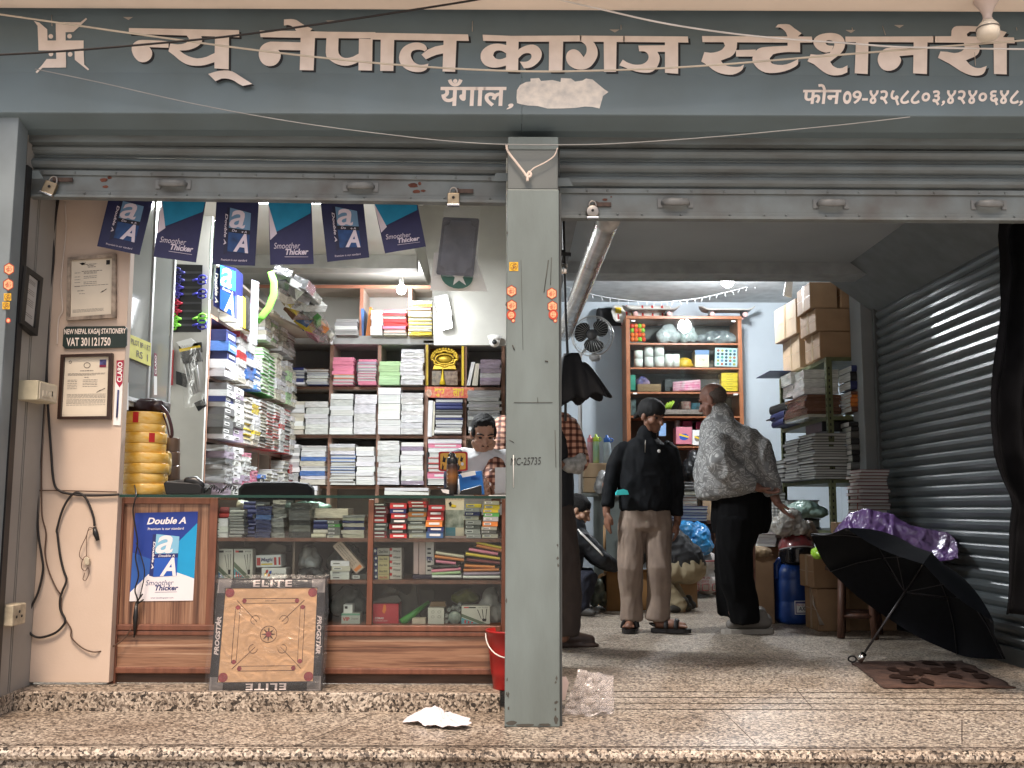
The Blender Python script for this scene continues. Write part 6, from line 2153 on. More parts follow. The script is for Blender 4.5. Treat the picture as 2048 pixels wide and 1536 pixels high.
# bucket and litter
t=thing('bucket',P(1005,1385,4.45),'red plastic bucket half hidden behind the pillar','bucket')
cb=PZ(1012,1400,ZS)
cb=Vector((P(1016,1330,4.52).x,4.52,ZS))
hb=P(1000,1262,4.46).z-ZS
b=MB()
b.lathe([(.001,0),(.062,0),(.064,.004),(.078,hb*.55),(.081,hb*.56),(.083,hb*.6),(.092,hb*.96),(.098,hb*.96),(.099,hb),(.092,hb),(.075,.3*hb),(.06,.01),(.001,.01)],cb,32)
b.build('body',mat('bucket_red',(.42,.02,.018),.35,var=.08,scale=8),t)
b=MB()
pts=[cb+Vector((.098*math.cos(a),.098*math.sin(a),hb*.93-.05*abs(math.sin(a))*1.8))for a in[math.pi+math.pi*i/16 for i in range(17)]]
b.tube(pts,.003,6)
b.build('handle',WHITE,t)
def paper_litter(px,Y0,w,d,h,m,label,seed,name='crumpled_paper',z=0.0,outline=None):
 """a crumpled sheet lying on the floor"""
 c=PZ(px[0],px[1],z)
 b=MB()
 def fn(u,v):
  a=u*2*math.pi
  r=v*(1+.35*math.sin(2*a+seed)+.16*math.sin(5*a+2*seed)+.08*math.sin(9*a))
  x,y=math.cos(a)*r*w/2,math.sin(a)*r*d/2
  q=Vector((x*16+seed,y*16,seed))
  e=noise.voronoi(q)[0]
  return c+Vector((x,y+.12*x,.003+h*(.25+(1-v)*.9)*abs(.9-1.3*(e[1]-e[0])+.5*noise.noise(q*.6))))
 b.sheet(fn,40,9,False)
 return b.build(name,m,label=label,cat='paper',thick=.0008)
paper_litter((880,1450),0,.22,.2,.075,mat('litter_paper',(.72,.66,.68),.7,var=.05),'crumpled white paper lying on the granite step left of the pillar',3)
# ---------------------------------------------------------------- glass cupboard on the right back wall
YK=10.75
kx=lambda x:P(x,800,YK).x
kz=lambda y:P(1370,y,YK).z
WOODO=mat('orange_brown_wood',(.33,.125,.055),.4,var=.15,scale=8,stretch=(6,6,1))
t=thing('glass_cupboard',(kx(1370),YK+.2,0),'tall brown framed glass cupboard of supplies on the right back wall','cupboard')
b=MB()
for xa,xb in((1253,1261),(1479,1487)):
 b.box(kx(xa),kx(xb),YK,YK+.42,.3,kz(638))
b.box(kx(1253),kx(1487),YK-.01,YK+.42,kz(638),kz(632))
b.build('frame',WOODO,t,bevel=.003)
b=MB()
for y in(686,735,784,832,892,960):
 b.box(kx(1261),kx(1479),YK+.004,YK+.40,kz(y)-.018,kz(y))
b.build('shelf_board',WOODO,t)
b=MB()
b.box(kx(1261),kx(1479),YK+.40,YK+.42,.3,kz(638))
b.build('back_panel',mat('cupboard_back',(.10,.10,.10),.6,var=.1),t)
b=MB()
b.box(kx(1261),kx(1370),YK+.012,YK+.016,kz(830),kz(639))
b.box(kx(1364),kx(1479),YK+.022,YK+.026,kz(830),kz(639))
b.build('sliding_glass',PANE,t)
b=MB()
for x,y in((1268,641),(1470,641),(1270,786),(1471,787)):
 b.box(kx(x-4),kx(x+4),YK-.014,YK,kz(y+3),kz(y))
b.build('clip',WHITE,t)
GQ='goods in the right hand cupboard'
def kbox(x0,x1,y0,y1,m,label,cat='box',d=.2,name='supply_box',Y=YK+.06,art=None,group=GQ,tilt=0):
 return carton(x0,x1,y0,y1,Y,m,label,cat,d,art,name,group,tilt)
t=thing('ball_bag',P(1274,685,YK+.1),'clear bag of red and green plastic balls at the cupboard top left','balls')
b=MB()
for i in range(16):
 b.m=i%3 if i%5 else 1
 b.ell(P(1264+(i%4)*7.4+R.uniform(-1,1),679-(i//4)*9,YK+.1),(.027,.027,.027),nu=12,nv=8)
b.build('ball',[mat('ball_red',(.72,.06,.03),.3),mat('ball_orange',(.75,.16,.03),.3),mat('ball_green',(.25,.55,.05),.3)],t)
bag(1316,1362,645,684,YK+.1,.1,mat('silver_film',(.50,.52,.54),.18,var=.3,scale=12,tint=(.25,.26,.28)),'silver plastic packet in the middle of the cupboard top shelf',21,group='packets in the cupboard')
bag(1362,1396,645,684,YK+.1,.1,mat('silver_film2',(.42,.45,.46),.18,var=.5,scale=20,tint=(.15,.17,.18)),'sparkly grey packet right of the silver packet',22,group='packets in the cupboard')
bag(1396,1478,655,685,YK+.1,.12,mat('dark_film',(.08,.085,.10),.18,var=.5,scale=10,tint=(.32,.34,.36)),'dark clear bags piled at the cupboard top right',23,group='packets in the cupboard',shape=((.3,.3,.35),(.65,.35,.35),(.5,.4,.4),(.85,.25,.2)))
for i,(x,y0,r)in enumerate(((1277,700,9),(1298,692,9),(1319,691,10),(1338,707,8),(1352,707,8))):
 for k in range(2 if i<3 else 1):
  c=P(x,734,YK+.12)
  h=(734-y0)*YK/2030/(2 if i<3 else 1)
  b=MB()
  rr=r*YK/2030
  b.lathe([(.001,k*h),(rr,k*h),(rr,k*h+h*.94),(rr*.9,k*h+h*.96),(.001,k*h+h*.96)],c,20)
  pos=['first','second','third','fourth','fifth'][i]
  b.build('white_tub',WHITEP,label=f'{"lower" if k == 0 else "upper"} white round tub, {pos} from the left in the cupboard' if i<3 else f'white round tub, {pos} from the left in the cupboard',cat='tub',group='white tubs in the cupboard')
bag(1352,1390,712,735,YK+.08,.14,mat('yellow_cap',(.72,.42,.02),.4,var=.15,scale=20),'yellow cap in a clear packet on the second cupboard shelf',24,cat='cap',name='yellow_cap',shape=((.5,.25,.48),(.5,.5,.4)),amp=.006)
kbox(1390,1418,700,734,CREAMP,'upright cream box with a blue lid on the second cupboard shelf',art=lambda b,f,ms:(setattr(b,'m',AM(ms,mat('lid_blue',(.12,.2,.4),.5))),b.poly([f(0,.72,1),f(1,.72,1),f(1,1,1),f(0,1,1)]),setattr(b,'m',AM(ms,GREYINK)),b.text('Clip',lambda u,v:f(.3+.4*u,.35+.14*v,1))))
def dots(b,f,ms):
 cl=[mat('dot_%d'%k,c,.3)for k,c in enumerate(((.08,.3,.22),(.1,.2,.35),(.4,.1,.06),(.35,.3,.05),(.03,.05,.08)))]
 for i in range(5):
  for j in range(5):
   b.m=AM(ms,cl[(i*2+j*3+i*j)%5])
   b.poly([f(.14+.18*i+.065*math.cos(a),.13+.18*j+.075*math.sin(a),1)for a in[2*math.pi*q/10 for q in range(10)]])
kbox(1430,1475,696,733,mat('paint_blue',(.52,.68,.76),.4),'pale blue paint box with rows of coloured dots in the cupboard','paint box',.03,'paint_box',art=dots,tilt=.03)
kbox(1259,1271,750,780,mat('sea_green',(.05,.42,.30),.5),'green and white card at the left of the third cupboard shelf',d=.03,name='green_card',cat='card')
bag(1273,1300,750,772,YK+.08,.1,mat('violet_film',(.10,.10,.28),.2,var=.5,scale=14,tint=(.4,.25,.3)),'violet wrapped packet on the third cupboard shelf',25,group='packets in the cupboard')
kbox(1275,1322,768,783,CARD,'low open cardboard tray on the third cupboard shelf',d=.15,name='card_tray',cat='tray',Y=YK+.05)
kbox(1330,1440,758,782,mat('dark_files',(.03,.03,.035),.4),'black folders lying on the third cupboard shelf','folder',.2,'black_folder',Y=YK+.16)
b=MB()
for k in range(4):
 b.tube([P(1346,780-k*4,YK+.08),P(1400,778-k*5,YK+.1)],.022,8)
b.build('pink_rolls',mat('pink_rolls',(.72,.20,.36),.4,var=.4,scale=20,tint=(.8,.6,.65)),label='bundle of pink rolls on the third cupboard shelf',cat='rolls')
for k in range(4):
 kbox(1443,1475,745+k*9.4,753.8+k*9.4,YELLOW,f'{ORD[3 - k]} yellow box of the pile on the third cupboard shelf' if k<3 else 'lowest yellow box of the pile on the third cupboard shelf',art=lambda b,f,ms:(setattr(b,'m',AM(ms,INK)),b.text('Geometry',lambda u,v:f(.3+.4*u,.4+.3*v,1))))
kbox(1262,1272,800,830,mat('teal_grey',(.25,.34,.36),.3,var=.4,scale=20),'small clear jar pack at the left of the fourth cupboard shelf',name='jar_pack',cat='pack')
for k in range(3):
 b=MB()
 b.tube([P(1329+k*5,818,YK+.1),P(1337+k*5,806-k*2,YK+.1)],.016,8)
 b.build('highlighter',mat('highlighter_green',(.55,.75,.08),.4),label='fluorescent green marker lying behind the capped man',cat='marker',group='green markers in the cupboard')
kbox(1363,1381,803,818,mat('box_dark_red',(.25,.05,.05),.4,var=.4,scale=30,tint=(.5,.4,.35)),'small dark red boxes on the fourth cupboard shelf')
kbox(1383,1402,806,819,mat('box_teal_black',(.05,.18,.25),.4,var=.4,scale=30,tint=(.02,.02,.02)),'small teal and black box on the fourth cupboard shelf')
b=MB()
b.pprism([(1322,819),(1405,819),(1405,828),(1322,828)],YK-.02,.06)
b.build('metal_rulers',STEEL,label='long steel ruler pack along the fourth cupboard shelf edge',cat='rulers')
def craft(c):
 return lambda b,f,ms:(setattr(b,'m',AM(ms,c)),b.poly([f(.5+.3*math.cos(a),.42+.2*math.sin(a),1)for a in[2*math.pi*q/10 for q in range(10)]]),setattr(b,'m',AM(ms,YELLOW)),b.poly([f(.2,.5,2),f(.8,.35,2),f(.8,.45,2),f(.2,.62,2)]))
kbox(1352,1384,854,888,mat('craft_pink',(.62,.22,.28),.4,var=.1),'pink craft box with a yellow and blue star between the two men',art=craft(BLUE),Y=YK+.04)
kbox(1366,1384,842,853,MAROON,'dark red boxes behind the pink craft box',Y=YK+.15)
kbox(1385,1405,860,890,WHITEP,'small white boxed toy right of the pink craft box',art=craft(GREYINK),Y=YK+.04)
kbox(1392,1410,844,859,MAROON,'dark red box above the white boxed toy',Y=YK+.15)
b=MB()
b.lathe([(.03,0),(.03,.09)],P(1355,858,YK+.2),16)
b.build('grey_tube',mat('roll_grey',(.4,.4,.38),.5),label='short grey roll standing behind the pink craft box',cat='roll')
kbox(1318,1332,846,872,mat('card_blue',(.25,.4,.65),.5),'blue and white card pack beside the capped man',d=.03,name='card_pack',cat='card')
# skateboards on top
def skateboard(x0,x1,y,Y,flipz,m,label,tilt=0.,group='skateboards on the cupboard'):
 a,q=P(x0,y,Y),P(x1,y,Y)
 L_=(q.x-a.x)
 c=(a+q)/2
 t=thing('skateboard',c,label,'skateboard',group)
 M=Matrix.Rotation(tilt,3,'X')
 def dk(u,v):
  x=(u-.5)*L_
  e=max(0,abs(u-.5)-.34)/.16
  w=.105*math.sqrt(max(0,1-(max(0,abs(u-.5)-.40)/.10)**2))
  return c+M@Vector((x,(v-.5)*2*w,.055*e*e))
 b=MB()
 b.sheet(dk,28,6)
 b.build('deck',m,t,thick=.012)
 if m is GRAPH:
  b=MB()
  for k,(u0,u1,v0,v1)in enumerate(((.24,.27,0,1),(.50,.53,0,1),(.66,.69,0,1),(.82,.85,0,1),(.07,.17,.5,.85),(.10,.13,.15,.45),(.33,.40,.3,.7))):
   b.m=1 if k in(4,6)else 0
   b.add([dk(u,v)+M@Vector((0,0,sg*.008))for sg in(-1,1)for u,v in((u0,v0),(u1,v0),(u1,v1),(u0,v1))],[(0,1,2,3),(4,5,6,7)])
  b.build('graphic',[RED,YELLOW],t)
 for s in(-1,1):
  b=MB()
  cc=c+M@Vector((s*L_*.29,0,0))
  b.add([],[])
  b.tube([cc+M@Vector((0,-.085,-.055)),cc+M@Vector((0,.085,-.055))],.008,8)
  b.obox(cc+M@Vector((0,0,-.03)),(.06,.05,.05),M)
  tr=b.build('truck',BLACK,t)
  for w in(-1,1):
   b=MB()
   b.lathe([(.001,-.018),(.026,-.018),(.028,0),(.026,.018),(.001,.018)],cc+M@Vector((0,w*.085,-.055)),16,M@Matrix.Rotation(math.pi/2,3,'X'))
   b.build('wheel',mat('wheel_pink',(.75,.45,.42),.4,var=.1),tr)
 return t
GRAPH=mat('deck_graphic',(.78,.76,.70),.4,var=.1)
skateboard(1245,1360,621,10.9,1,mat('deck_pale',(.45,.42,.38),.5),'pale skateboard lying on its wheels at the left of the cupboard top')
skateboard(1398,1510,622,10.9,1,mat('deck_pale2',(.50,.48,.44),.5),'pale skateboard lying on its wheels at the right of the cupboard top')
skateboard(1222,1345,628,11.05,1,GRAPH,'white skateboard with red and yellow graphics tipped on its side',tilt=1.25)
skateboard(1192,1260,634,11.12,1,BLACK,'black skateboard tipped on its side at the left behind the white one',tilt=1.35)
# string of small lights under the ceiling
t=thing('fairy_lights',P(1350,603,10.6),'white string of small lights sagging under the right ceiling','string lights')
pts=smooth_path([P(x,y,10.4)for x,y in((1128,572),(1190,590),(1250,600),(1310,604),(1350,602),(1400,596),(1450,585),(1500,572),(1560,553))],10)
b=MB()
b.tube(pts,.004,5)
for i in range(3,len(pts)-1,3):
 b.tube([pts[i],pts[i]+Vector((R.uniform(-.02,.02),0,-.045))],.004,5)
b.build('wire',mat('wire_white',(.75,.77,.78),.4),t)
t=thing('bullet_camera',P(1157,600,8.0),'small white bullet camera below the plastic roll','camera')
b=MB()
b.tube([P(1160,594,8.05),P(1153,606,7.9)],.022,12)
b.build('housing',WHITE,t)
b=MB()
b.tube([P(1153,605,7.9),P(1151,608,7.86)],.024,12)
b.build('lens',BLACK,t)
# plastic wrapped roll running back under the ceiling
b=MB()
pts=[P(1222,425,4.6).lerp(P(1128,668,7.6),i/20)for i in range(21)]
b.tube(pts,.058,18)
b.build('wrapped_roll',mat('roll_plastic',(.40,.39,.37),.16,var=.45,scale=5,tint=(.16,.16,.165),bump=.6,bscale=5,coat=.6,spec=.7),label='long plastic wrapped roll slung under the right ceiling beside the pillar',cat='roll')
b=MB()
a,q=P(1120,440,5.2),P(1190,650,7.5)
b.box(.06,.34,4.6,7.4,2.36,2.40)
b.build('loft_plank',mat('plank_grey',(.16,.17,.18),.6),label='grey plank under the ceiling behind the pillar top',cat='plank')
# fan
c=P(1185,672,8.6)
t=thing('pedestal_fan',(c.x,c.y,0),'grey pedestal fan with dark blades behind the hanging umbrella','fan')
rF=42*8.6/2030
FA=Matrix.Rotation(math.radians(84),3,'X')@Matrix.Rotation(math.radians(-12),3,'Y')
b=MB()
for z,r in((-.04,.97),(0,1.0),(.05,.9)):
 pts=[c+FA@Vector((rF*r*math.cos(a),rF*r*math.sin(a),z))for a in[2*math.pi*i/40 for i in range(41)]]
 b.tube(pts,.006 if z==0 else .003,6)
for i in range(36):
 a=2*math.pi*i/36
 b.tube([c+FA@Vector((rF*.28*math.cos(a),rF*.28*math.sin(a),.06)),c+FA@Vector((rF*.7*math.cos(a),rF*.7*math.sin(a),.058)),c+FA@Vector((rF*.98*math.cos(a),rF*.98*math.sin(a),.01))],.0011,4)
b.build('guard',mat('fan_guard',(.5,.5,.49),.3,metal=.6),t)
for k in range(3):
 b=MB()
 a0=2.094*k+.5
 def bl(u,v):
  a=a0+(v-.5)*1.75*math.sin(math.pi*(.16+.80*u))**.55+.25*u
  r=rF*(.2+.68*u)
  return c+FA@Vector((r*math.cos(a),r*math.sin(a),.02-.05*(v-.5)))
 b.sheet(bl,8,8)
 b.build('blade',mat('fan_blade',(.022,.023,.025),.5),t,thick=.003)
b=MB()
b.lathe([(.001,.062),(rF*.26,.055),(rF*.27,.03),(rF*.22,-.02),(rF*.24,-.10),(.04,-.14),(.001,-.145)],c,20,FA)
b.build('motor',mat('fan_motor',(.09,.09,.095),.35),t)
b=MB()
px_,pz_=P(1159,760,8.75),0
b.tube([c+Vector((0,.12,-.04)),Vector((px_.x,c.y+.1,c.z-.16)),Vector((px_.x,c.y+.1,.05))],[.02,.018,.018],10)
b.lathe([(.17,0),(.16,.02),(.03,.05)],Vector((px_.x,c.y+.1,0)),24)
b.build('stand',mat('fan_pole',(.62,.64,.65),.3,metal=.3),t)
b=MB()
b.lathe([(.035,0),(.05,.02),(.05,.05),(.02,.07)],P(1190,722,8.62),16)
b.build('control_box',mat('fan_grey_box',(.3,.3,.3),.3),t)
# hanging folded umbrella by the pillar
YU=4.78
t=thing('hanging_umbrella',P(1130,845,YU),'half folded black umbrella hanging from a pole right of the pillar','umbrella','black umbrellas')
b=MB()
b.tube([P(1127,440,YU),P(1129,540,YU),P(1132,640,YU),P(1135,705,YU),P(1131,800,YU),P(1131,842,YU)],.0065,8)
b.build('shaft',BLACK,t)
b=MB()
b.tube([P(1128,529,YU),P(1128.5,548,YU)],.018,16)
b.build('collar',CHROME,t)
b=MB()
b.tube([P(1124,500,YU),P(1127,512,YU),P(1126,526,YU)],.007,8)
b.pprism([(1120,503),(1142,505),(1142,512),(1120,511)],YU-.01,.012)
b.build('hook',BLACK,t)
b=MB()
b.smooth=True
nr,nc=40,12
def drape(u,v):
 a=u*2*math.pi
 topx,topy=1140+12*math.cos(a)*.6,706+16*(math.sin(a*1.0)*.2+.5*(1-math.cos(a-.3))*.6)
 w=54*(.40+.60*v**.7)
 cx=1150+14*v
 fold=1+.14*v*math.cos(a*8)+.05*math.cos(a*3+2)
 x=cx+w*math.cos(a)*fold
 dy=w*math.sin(a)*.75*fold/2030*YU
 y=708+92*v+6*math.sin(a*8+1)*v-10*v*math.cos(a)+(18*(1-v)if math.cos(a)>.3 else 0)
 return P(x,y,YU)+Vector((0,dy,0))
b.sheet(drape,64,14)
b.build('canopy',mat('umbrella_black',(.009,.009,.010),.6,var=.2,scale=20,spec=.12),t,thick=.002)
# ---------------------------------------------------------------- rack with cartons along the right side
XR=2.50
ry=lambda px:XR*2030/(px-1024)*1.0
zr0=P(1665,714,8.0).z
zr1,zr2,zr3=P(1660,832,8.0).z,P(1665,958,8.0).z,P(1665,1062,8.0).z
RACK=mat('rack_olive',(.135,.15,.07),.45,var=.2,scale=10)
t=thing('slotted_rack',(2.83,8.7,0),'olive slotted angle rack of files and cartons on the right','rack')
for(x,y)in((XR,8.0),(XR,9.42),(3.15,8.0),(3.15,9.42)):
 b=MB()
 sx,sy=(1 if x==XR else-1),(1 if y==8.0 else-1)
 b.box(x,x+sx*.045,y,y+sy*.003,0,zr0)
 b.box(x,x+sx*.003,y+sy*.003,y+sy*.045,0,zr0)
 b.m=1
 z=.06
 while z<zr0-.05:
  b.box(x+sx*.015,x+sx*.026,y-sy*.001,y-sy*.0003,z,z+.02)
  b.box(x-sx*.001,x-sx*.0003,y+sy*.015,y+sy*.028,z,z+.02)
  z+=.05
 b.build('post',[RACK,DARK],t)
for z in(zr0,zr1,zr2,zr3,.12):
 b=MB()
 b.box(XR+.004,3.146,8.004,9.416,z-.03,z)
 b.build('shelf',RACK,t)
def boxcarton(x0,x1,y0,y1,z0,z1,label,m=CARD,group='brown cartons on the rack',tape=True,rz=0):
 c=Vector(((x0+x1)/2,(y0+y1)/2,z0))
 t=thing('cardboard_box',c,label,'carton',group)
 t.rotation_euler.z=rz
 b=MB()
 b.box(x0,x1,y0,y1,z0,z1)
 b.build('carton',m,t,bevel=.006)
 if tape:
  b=MB()
  ym=(y0+y1)/2
  b.box(x0-.0012,x0+.001,ym-.025,ym+.025,z0+.01,z1-.004)
  b.box(x0,x1,ym-.025,ym+.025,z1-.002,z1+.0012)
  b.box(x0-.0010,x0+.001,y0+.004,y1-.004,(z0+z1)/2-.002,(z0+z1)/2+.002)
  b.build('tape',mat('packing_tape',(.42,.30,.17),.3,var=.1),t)
 return t
zb=[zr0+.002,P(1639,664,8.1).z,P(1632,618,8.1).z,P(1625,566,8.1).z]
boxcarton(2.47,3.3,8.05,8.46,zb[0],zb[1]-.004,'lowest near brown carton on the rack top')
boxcarton(2.44,3.3,8.06,8.47,zb[1],zb[2]-.004,'middle near brown carton on the rack top',rz=.02)
boxcarton(2.41,2.63,8.06,8.46,zb[2],zb[3],'topmost near brown carton, left of two on the rack top',rz=-.02)
boxcarton(2.65,3.1,8.05,8.46,zb[2],zb[3]-.003,'topmost near brown carton, right of two on the rack top')
zf1,zf2=P(1600,668,8.65).z,P(1596,598,8.65).z
boxcarton(2.47,2.9,8.62,9.16,zr0+.002,zf1-.004,'pale lower carton at the far end of the rack top',m=CARDL)
boxcarton(2.43,2.9,8.62,9.22,zf1,zf2,'pale upper carton at the far end of the rack top',m=CARDL,rz=.05)
b=MB()
b.pprism([(1567,590),(1572,562),(1580,546),(1586,548),(1584,596)],9.0,.02)
b.build('cut_out',mat('cutout_white',(.60,.60,.58),.5),label='white pointed board sticking up behind the far cartons',cat='board')
def rstack(pa,pb,z0,z1,n,kind,cols,where,group='stock on the olive rack'):
 Yn,Yf=XR*2030/(pb-1024),XR*2030/(pa-1024)
 hs=[R.uniform(.8,1.25)for _ in range(n)]
 s=(z1-z0)/sum(hs)
 z=z0
 for i,h in enumerate(hs):
  k=kind+R.choice('abc')if kind in('ream','pack')else kind
  c=R.choice(cols)
  item(k,(XR+.01+R.uniform(-.012,.012),(Yn+Yf)/2+R.uniform(-.01,.01),z),((Yf-Yn)*R.uniform(.94,1),.28,h*s),-math.pi/2+R.uniform(-.05,.05),c,lab(i,n,c,kind,where),group)
  z+=h*s
zz=lambda y,px:PXX(px,y,XR).z
rstack(1598,1620,zz(790,1618),zz(742,1618),2,'pack',[0,0],'the left white pair, upper rack shelf')
rstack(1620,1645,zz(788,1640),zz(738,1640),3,'pack',[0,0],'the right white pile, upper rack shelf')
rstack(1605,1650,zr1+.002,zz(790,1640),7,'pack',[10,13,10],'the brown bundle under the white packs')
rstack(1572,1603,zr1+.002,zz(806,1590),3,'spine',[3,4,3],'the dark folders at the rack far end')
rstack(1628,1660,zr2+.002,zz(868,1650),17,'book',[3,2],'the tall dark notebook pile, middle rack shelf')
rstack(1597,1627,zr2+.002,zz(880,1612),14,'book',[3,2,1],'the shorter dark notebook pile, middle rack shelf')
rstack(1566,1596,zr2+.002,zz(922,1580),5,'book',[3,2],'the low notebook pile, middle rack shelf')
rstack(1570,1600,zr3+.002,zz(1000,1590),3,'book',[3,2],'the lower rack shelf far end')
b=MB()
b.box(XR-.02,XR+.28,8.1,8.55,zz(866,1640)+.004,zz(845,1640))
b.build('box_file',BLACKP,label='black box file with pale spine on the notebook piles',cat='box file',bevel=.004)
b=MB()
b.box(XR-.15,XR+.02,9.1,9.35,zr1+.075,zr1+.085)
b.build('loose_folder',BLACKP,label='black folder sticking out over the rack far end',cat='folder')
b=MB()
b.box(XR-.22,XR+.05,8.9,9.4,zr0+.006,zr0+.012)
b.build('loose_folder',NAVY,label='navy sheet sticking out under the far cartons',cat='folder')
for i,(y0,y1,c,n,w)in enumerate(((735,782,[4,3],3,'the navy pile facing the street, upper rack shelf'),(786,826,[8,9,10],5,'the yellow red pile facing the street, upper rack shelf'),(846,952,[3,2],9,'the black pile facing the street, middle rack shelf'))):
 S(1690,1740,y0,y1,8.02,n,'spine',c,w,.3,'stock on the olive rack')
bag(1578,1665,1000,1034,8.3,.35,mat('mint_sheet',(.36,.50,.44),.25,var=.3,scale=10,tint=(.2,.3,.27)),'pale green plastic sheet stuffed in the lower rack shelf',31,group='bags on the rack')
bag(1555,1620,1015,1070,7.7,.2,mat('clear_crumple',(.48,.46,.42),.2,var=.5,scale=14,tint=(.22,.21,.19),spec=.7),'crumpled clear plastic on the grey paper stack',32,amp=.03,sc=14)
bag(1608,1640,1040,1085,7.8,.16,mat('tan_crumple',(.26,.19,.14),.4,var=.4,scale=14),'tan crumpled bag beside the helmet',33,amp=.02)
# piles in front of the rack
def ledgers(x0,x1,yt,yb,Y,n,where):
 S(x0,x1,yt,yb,Y,n,'book',[14,14,10,14],where,.24,'maroon ledgers beside the post',jit=.012,rot=.12)
ledgers(1708,1768,940,1044,7.40,16,'the tied ledger pile by the post')
b=MB()
for x in(1718,1752):
 b.tube([P(x,938,7.36),P(x-4,1044,7.36)],.004,5)
b.build('binding_string',mat('string_red',(.30,.10,.07),.7),label='reddish strings tied round the ledger pile',cat='string')
zl=P(1738,1044,7.4).z
boxcarton(P(1690,1100,7.35).x,2.74,7.36,7.66,0,zl-.004,'brown carton under the ledger pile',group='cartons on the shop floor')
b0=PZ(1660,1250,0)
boxcarton(P(1634,1200,7.3).x,P(1700,1200,7.3).x,7.3,7.6,0,P(1660,1178,7.3).z,'lower brown carton between the blue drum and the stool',group='cartons on the shop floor')
boxcarton(P(1628,1200,7.3).x,P(1698,1200,7.3).x,7.32,7.62,P(1660,1177,7.3).z,P(1660,1112,7.3).z,'upper torn carton between the blue drum and the stool',group='cartons on the shop floor',rz=.05)
b=MB()
b.sheet(lambda u,v:P(1625+14*v+10*u*v,1250-60*(1-v)*(1-.3*u)+(0 if v<1 else 0),7.22-.03*u),3,5)
b.build('paper_flap',mat('flap_pale',(.42,.36,.30),.7),label='pale torn paper flap leaning by the blue drum',cat='paper',thick=.002)
# blue drum, helmet
c=PZ(1588,1246,0)
t=thing('plastic_drum',c,'blue plastic drum with a white printed label','drum')
s=c.y/2030
b=MB()
b.lathe([(.001,0),(30*s,0),(36*s,6*s),(37*s,14*s),(37*s,40*s),(36*s,42*s),(36*s,45*s),(37*s,47*s),(37*s,82*s),(35.5*s,85*s),(36.5*s,88*s),(36*s,100*s),(31*s,112*s),(22*s,117*s),(20*s,124*s),(.001,125*s)],c,36)
b.build('body',mat('drum_blue',(.012,.05,.22),.35,var=.1,scale=4),t)
b=MB()
b.limb([c+Vector((-26*s,-8*s,122*s)),c+Vector((-34*s,-10*s,112*s)),c+Vector((-34*s,-10*s,90*s))],[6*s,7*s,6*s],10)
b.build('handle',mat('drum_blue',(.012,.05,.22)),t)
b=MB()
def cyl(u,v,k=0):
 a=math.radians(-90-2+50*(u-.2))
 r=37.4*s+k*.0008
 return c+Vector((r*math.cos(a),r*math.sin(a),(20+26*v)*s))
b.sheet(lambda u,v:cyl(u,v),12,2)
b.m=1
b.sheet(lambda u,v:cyl(.05+.9*u,.06+.88*v,1),12,2)
b.m=0
b.sheet(lambda u,v:cyl(.1+.8*u,.14+.66*v,2),12,2)
b.m=2
b.text('AXIS',lambda u,v:cyl(.22+.6*u,.28+.3*v,3),shear=.2,bold=.01)
b.m=3
b.text('Thermo',lambda u,v:cyl(.12+.4*u,.64+.12*v,3),shear=.2,bold=.01)
b.build('label',[WHITEP,mat('label_violet',(.10,.08,.25),.5),INK,RED],t)
hc=P(1593,1096,c.y)
t=thing('motorcycle_helmet',P(1593,1128,c.y),'red and black helmet with dark visor standing on the blue drum','helmet')
b=MB()
def dome(u,v):
 a,th=u*2*math.pi,v*math.pi*.56
 return hc+Vector((.135*math.sin(th)*math.cos(a),.15*math.sin(th)*math.sin(a),.125*math.cos(th)-.005))
b.sheet(dome,32,16)
b.build('shell',mat('helmet_red',(.26,.03,.035),.25,var=.5,scale=11,tint=(.03,.022,.022),coat=.6),t)
b=MB()
b.lathe([(.134,-.03),(.137,-.06),(.130,-.10),(.118,-.125),(.10,-.125)],hc,32)
b.build('lower_trim',BLACKP,t)
b=MB()
def vis(u,v):
 a=math.radians(-165+150*u)
 return hc+Vector((.146*math.cos(a),.165*math.sin(a),-.012-.10*v+.03*math.sin(math.pi*u)*(1-v)))
b.sheet(vis,20,6)
b.build('visor',mat('visor_black',(.008,.008,.01),.12),t,thick=.003)
b=MB()
b.tube([vis(i/14,0)+Vector((0,-.003,0))for i in range(15)],.006,6)
b.build('visor_rim',mat('visor_rim_grey',(.35,.33,.33),.3),t)
# paper stack on cartons behind the big man
boxcarton(P(1498,1150,8.15).x,P(1562,1150,8.15).x,8.15,8.5,0,P(1530,1092,8.15).z,'tall brown carton under the grey paper stack',group='cartons on the shop floor')
S(1508,1545,1046,1092,8.16,8,'ream',[0,1],'the white paper stack behind the big man',.22,'paper stacked on a carton')
S(1546,1586,1047,1092,8.2,7,'ream',[1,2],'the grey paper stack left of the crumpled plastic',.22,'paper stacked on a carton')
boxcarton(P(1494,1150,7.75).x,P(1548,1150,7.75).x,7.75,8.05,0,P(1520,1108,7.75).z,'tall brown carton with crumpled paper on top behind the big man',m=mat('carton_dull',(.24,.145,.08),.85,var=.12,scale=5),group='cartons on the shop floor',tape=False)
bag(1490,1550,1090,1118,7.72,.3,mat('sack_brown',(.38,.27,.16),.8,var=.15,scale=6),'crumpled brown paper on the tall carton',34,cat='paper',name='crumpled_paper',shape=((.35,.4,.4),(.65,.4,.4),(.5,.5,.35)),amp=.012,sc=9)
S(1548,1566,985,1044,8.6,9,'book',[3,2],'the thin dark pile behind the big man',.2,'paper stacked on a carton')
b=MB()
b.pprism([(1512,1038),(1520,965),(1536,960),(1530,1038)],8.5,.03)
b.build('curved_board',CARDL,label='pale board standing behind the big man at his right',cat='board')
